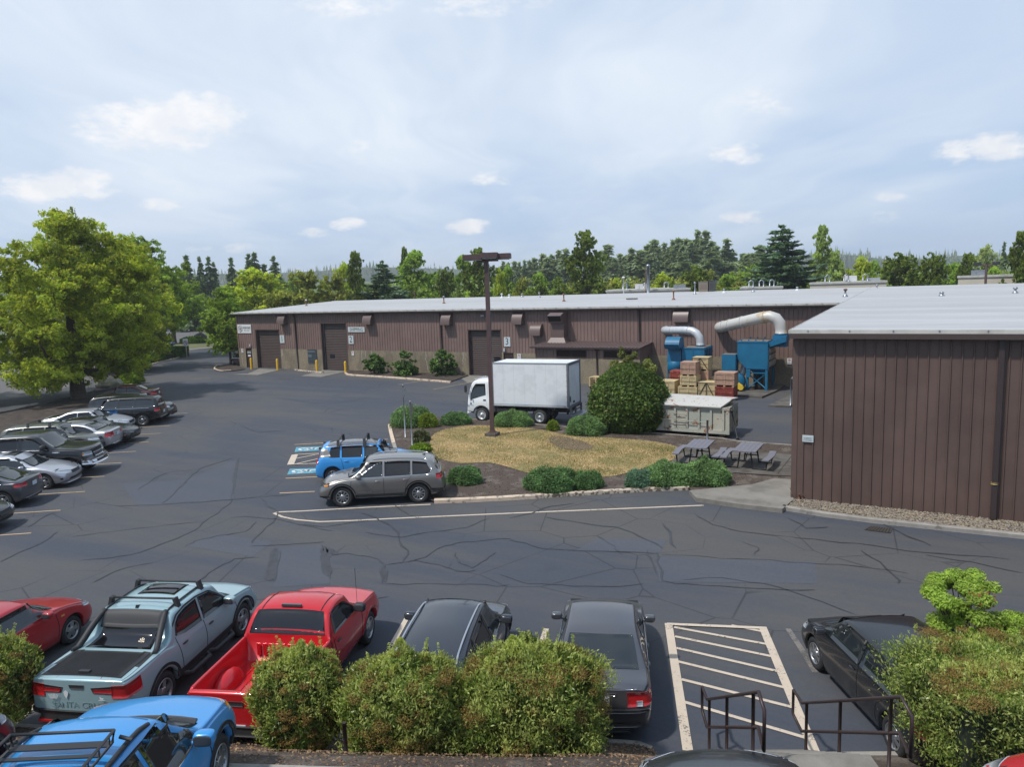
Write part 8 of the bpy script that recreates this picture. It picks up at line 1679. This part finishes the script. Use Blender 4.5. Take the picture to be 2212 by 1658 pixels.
d = ray(1400, 575); k = 97/math.hypot(d.x, d.y); m = MB(); zt_ = CAMH+d.z*k; m.tube([(0, 0, 5.5), (0, 0, zt_)], .22, 12); m.lathe([(.3, zt_), (.3, zt_+.1), (.05, zt_+.25)], n=12); o = m.build('exhaust_stack', GALV); tag(o, 'tall grey exhaust stack behind the middle of the roof', 'chimney', loc=(d.x*k, d.y*k, 0)); m = MB(); m.bx(-.3, -.24, -.3, -.24, 6.5, zt_-.4); m.build('ladder_rail', RUST, o)
d = ray(1347, 600); k = 97/math.hypot(d.x, d.y); m = MB(); m.tube([(0, 0, 5), (0, 0, CAMH+d.z*k)], .07, 8); m.ell((0, 0, CAMH+d.z*k), (.2, .2, .15)); o = m.build('vent_mast', WHT); tag(o, 'thin white mast behind the roof left of the exhaust stack', 'mast', loc=(d.x*k, d.y*k, 0))
d = ray(2131, 571); k = 92/math.hypot(d.x, d.y); t_ = thing('street_light', 'twin-head parking lot light behind the roof near the right edge', 'lamp post', (d.x*k, d.y*k, 0), R(-15)); m = MB(); zt_ = CAMH+d.z*k; m.bx(-.1, .1, -.1, .1, 0, zt_); m.bx(-.9, .9, -.05, .05, zt_-.12, zt_-.02); m.build('pole', POLEB, t_); m = MB(); m.bx(-1.15, -.55, -.25, .25, zt_-.1, zt_+.22); m.build('lamp_head', INK, t_); m = MB(); m.bx(.55, 1.15, -.25, .25, zt_-.1, zt_+.22); m.build('lamp_head', INK, t_)
# ---------------------------------------------------------------- near hedges: long glossy leaves and brown seed heads
PYR = leafmat('leaf_pyracantha', [(.075, .115, .02), (.11, .15, .028), (.045, .08, .014), (.19, .22, .055), (.28, .30, .10)], .3, (2.2, .35), .3)
PYT = leafmat('leaf_tip', [(.25, .28, .075), (.32, .35, .11), (.18, .22, .05)], .4, (3, .2), .4)
SEED = island_mat('seed_head', [(.20, .125, .035), (.26, .17, .05), (.14, .09, .028), (.30, .21, .06)], .9, .1)
def nearhedge(name, label, x0, x1, ptop, pbot, zb, seed, n=26000, top_ragged=1.0, deep=.55, base_px=None):
    c_ = G((x0+x1)/2, pbot, zb); dist = (c_-Vector((0, 0, CAMH))).dot(cf); rx = (x1-x0)/2/FPX*dist; q_ = ray((x0+x1)/2, ptop); away = Vector((cf.x, cf.y, 0)).normalized(); ry = rx*deep+.15
    c_ = c_+away*ry*.8; k = ((c_-Vector((0, 0, CAMH))).dot(cf)); h = (CAMH+q_.z*k)-zb; r = np.random.RandomState(seed)
    pf = lambda v: (.74+.26*math.sin(min(1, v/.5)*1.57))*(1 if v < .68 else math.sqrt(max(.02, 1-.80*((v-.68)/.32)**2.2)))
    t_ = thing(name, label, 'hedge', (c_.x, c_.y, zb), R(29), group='pyracantha hedges on the bank')
    npmesh('foliage', shell(rx*.98, ry, h, int(n*2.1), .070, .023, seed, pf, lump=.12, thick=.5, up=.55, cap=.12, boxy=2.4, gap=.30, gs=10), 4, PYR, t_)
    npmesh('leaf_tips', shell(rx*1.03, ry*1.05, h*1.03, int(n*.6), .060, .019, seed+1, pf, lump=.13, thick=.05, up=1.0, cap=.22, boxy=2.4, gap=.25, gs=10), 4, PYT, t_)
    sh = []
    for i in range(int(26*top_ragged)):
        x, y = rx*r.uniform(-.8, .8), ry*r.uniform(-.4, .4); L_ = r.uniform(.15, .50); lx, ly = r.uniform(-.35, .35, 2)
        for k in range(12): u = k/11; sh.append((x+lx*u*L_, y+ly*u*L_, h*(.93-.28*(x/rx)**2)+L_*u))
    npmesh('shoots', leaves(sh, np.full(len(sh), .028), len(sh)*11, .040, .014, up=.8, out_=.6, seed=seed+2, hollow=.3), 4, PYT, t_)
    ks = 130; ang = r.rand(ks)*6.283; vz = r.uniform(.12, 1.02, ks); rr_ = np.array([pf(min(1, v)) for v in vz]); S_ = np.stack([rx*rr_*np.cos(ang)*1.0, ry*rr_*np.sin(ang)*1.0, h*vz], 1)
    npmesh('seed_heads', leaves(S_, r.uniform(.07, .16, ks)*min(1.2, rx*1.2), 46000, .018, .015, seed=seed+3, hollow=.5, flat=.6), 4, SEED, t_)
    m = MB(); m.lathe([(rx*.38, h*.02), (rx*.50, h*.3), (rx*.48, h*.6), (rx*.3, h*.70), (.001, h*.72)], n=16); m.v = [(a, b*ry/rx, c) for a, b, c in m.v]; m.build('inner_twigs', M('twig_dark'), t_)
    return t_
nearhedge('hedge', 'narrow pyracantha hedge with brown seed heads in front of the red pickup', 552, 726, 1408, 1640, .55, 201, 24000)
nearhedge('hedge', 'middle pyracantha hedge covering the dark SUV tail', 748, 998, 1422, 1690, .50, 202, 30000)
nearhedge('hedge', 'largest pyracantha hedge with tall shoots left of the grey sedan', 1006, 1312, 1400, 1700, .45, 203, 36000, 1.8)
nearhedge('hedge', 'pyracantha hedge at the left edge beside the grey-blue pickup', -90, 48, 1382, 1575, .4, 204, 16000)
def wide(label, pts, wd, h, zb, seed, n):
    r = np.random.RandomState(seed); P_ = [Vector((p[0], p[1], 0)) for p in pts]; a, b_ = P_[0], P_[-1]; d = (b_-a).normalized(); L_ = (b_-a).length; nn = Vector((-d.y, d.x, 0)); cent = []; rad = []
    t_ = thing('hedge', label, 'hedge', tuple(a.lerp(b_, .5).xy)+(zb,), math.atan2(d.y, d.x), group='pyracantha hedges on the bank'); pf = lambda v: .93+.07*min(1, v/.3) if v < .9 else 1-.10*((v-.9)/.1)**2
    npmesh('foliage', shell(L_/2, wd/2, h, n, .062, .021, seed, pf, lump=.05, thick=.2, up=.55, cap=.52, boxy=5, ripple=1.5), 4, PYR, t_); npmesh('leaf_tips', shell(L_/2, wd/2, h*1.02, int(n*.28), .055, .019, seed+1, pf, lump=.05, thick=.03, up=1.0, cap=.75, boxy=5, ripple=1.5), 4, PYT, t_)
    S_ = np.stack([r.uniform(-L_/2, L_/2, 150), r.uniform(-wd/2, wd/2, 150), np.full(150, h)+r.normal(size=150)*.03], 1); npmesh('seed_heads', leaves(S_, r.uniform(.08, .22, 150), 52000, .018, .015, seed=seed+3, hollow=.3, flat=.35), 4, SEED, t_)
    sh = []
    for i in range(34):
        x, y = r.uniform(-L_/2, L_/2), r.uniform(-wd/2, wd/2); q2 = r.uniform(.08, .22)
        for k in range(8): sh.append((x+.1*k/8*q2, y, h+q2*k/7))
    npmesh('shoots', leaves(sh, np.full(len(sh), .03), len(sh)*11, .045, .016, up=.8, out_=.6, seed=seed+2, hollow=.3), 4, PYT, t_)
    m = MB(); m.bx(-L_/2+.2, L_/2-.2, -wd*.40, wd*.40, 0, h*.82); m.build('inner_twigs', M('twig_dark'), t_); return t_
hb = Vector((.15, 11.75, 0)); wide('wide flat-clipped pyracantha hedge filling the bottom right behind the handrail', [hb, hb+al*6.0], 2.3, 1.15, .75, 205, 110000)
NAN = leafmat('leaf_nandina', [(.17, .26, .035), (.24, .33, .045), (.12, .19, .03), (.31, .38, .08)], .4, (2, .25)); 
def nandina(label, px_, pbot, ptop, wpx, seed, n):
    c_ = G(px_, pbot); dist = (c_-Vector((0, 0, CAMH))).dot(cf); w_ = wpx/2/FPX*dist; q_ = ray(px_, ptop); h = CAMH+q_.z*dist/q_.dot(cf); r = np.random.RandomState(seed); cent = []; rad = []; t_ = thing('nandina_shrub', label, 'shrub', (c_.x, c_.y, 0), R(29)); m = MB()
    for i in range(34): a = r.rand()*6.28; rr = w_*.85*math.sqrt(r.rand()); z = h*r.uniform(.38, .97)*(1-.22*(rr/w_)**2); cent.append((rr*math.cos(a), rr*math.sin(a), z)); rad.append(w_*r.uniform(.16, .27)); m.tube([(rr*.15*math.cos(a), rr*.15*math.sin(a), 0), (rr*.6*math.cos(a), rr*.6*math.sin(a), z*.55), (rr*math.cos(a), rr*math.sin(a), z)], [.014, .011, .006], 5)
    m.build('stems', M('stem_brown', (.09, .06, .045), .9), t_); npmesh('foliage', leaves(cent, rad, n, .075, .03, up=.6, seed=seed, hollow=.3, flat=.6), 4, NAN, t_); npmesh('red_leaves', leaves(cent[:4], rad[:4], 260, .07, .03, seed=seed+1), 4, island_mat('red_leaf', [(.30, .06, .03), (.28, .12, .03)], .6, .3), t_)
nandina('tall feathery light green shrub with red tips behind the black sedan', 2085, 1425, 1232, 215, 301, 22000); nandina('smaller feathery shrub cut by the right edge', 2215, 1470, 1345, 110, 302, 8000)
# fallen leaves and twigs on the bank and asphalt edge
stones('leaf_litter', tri_sampler([G(-60, 1565), G(470, 1598), G(860, 1610), G(1290, 1612), G(1290, 1612)+dn*2.2, G(470, 1598)+dn*2.2, G(-60, 1565)+dn*2.2]), 10, .02, .04, .2, MULCH) if 0 else None
V = []
for i in range(6500):
    u_ = rs.rand()*(len(kp)-1.001); k = int(u_); tt_ = rs.rand(); p = kp[k].lerp(kp[k+1], u_-k)+dn*(.14+2.85*tt_); z = .10+(UP-.12)*(tt_*tt_*(3-2*tt_)*.6+tt_*.4)+.03
    a = rs.uniform(0, 6.28); l_, w_ = rs.uniform(.012, .035), rs.uniform(.008, .016); ca, sa = math.cos(a), math.sin(a); V += [(p.x-ca*l_, p.y-sa*l_, z), (p.x+sa*w_, p.y-ca*w_, z+.012), (p.x+ca*l_, p.y+sa*l_, z), (p.x-sa*w_, p.y+ca*w_, z+.006)]
npmesh('leaf_litter', np.array(V), 4, island_mat('litter', [(.05, .035, .025), (.16, .09, .05), (.24, .15, .08), (.09, .06, .04), (.32, .22, .14)], .9), kind='stuff')

# ---------------------------------------------------------------- air
m = MB(); m.bx(-1500, 1100, -120, 1900, -2.5, 90); hz_ = bpy.data.materials.new('haze'); hz_.use_nodes = True; t = NT(hz_.node_tree)
for n_ in list(t.n): t.n.remove(n_)
pv_ = t.add('ShaderNodeVolumePrincipled'); pv_.inputs['Color'].default_value = (.95, .975, 1, 1); pv_.inputs['Density'].default_value = .00034; pv_.inputs['Anisotropy'].default_value = .3
o_ = t.add('ShaderNodeOutputMaterial'); t.l.new(pv_.outputs[0], o_.inputs['Volume']); m.build('haze', hz_, kind='stuff')
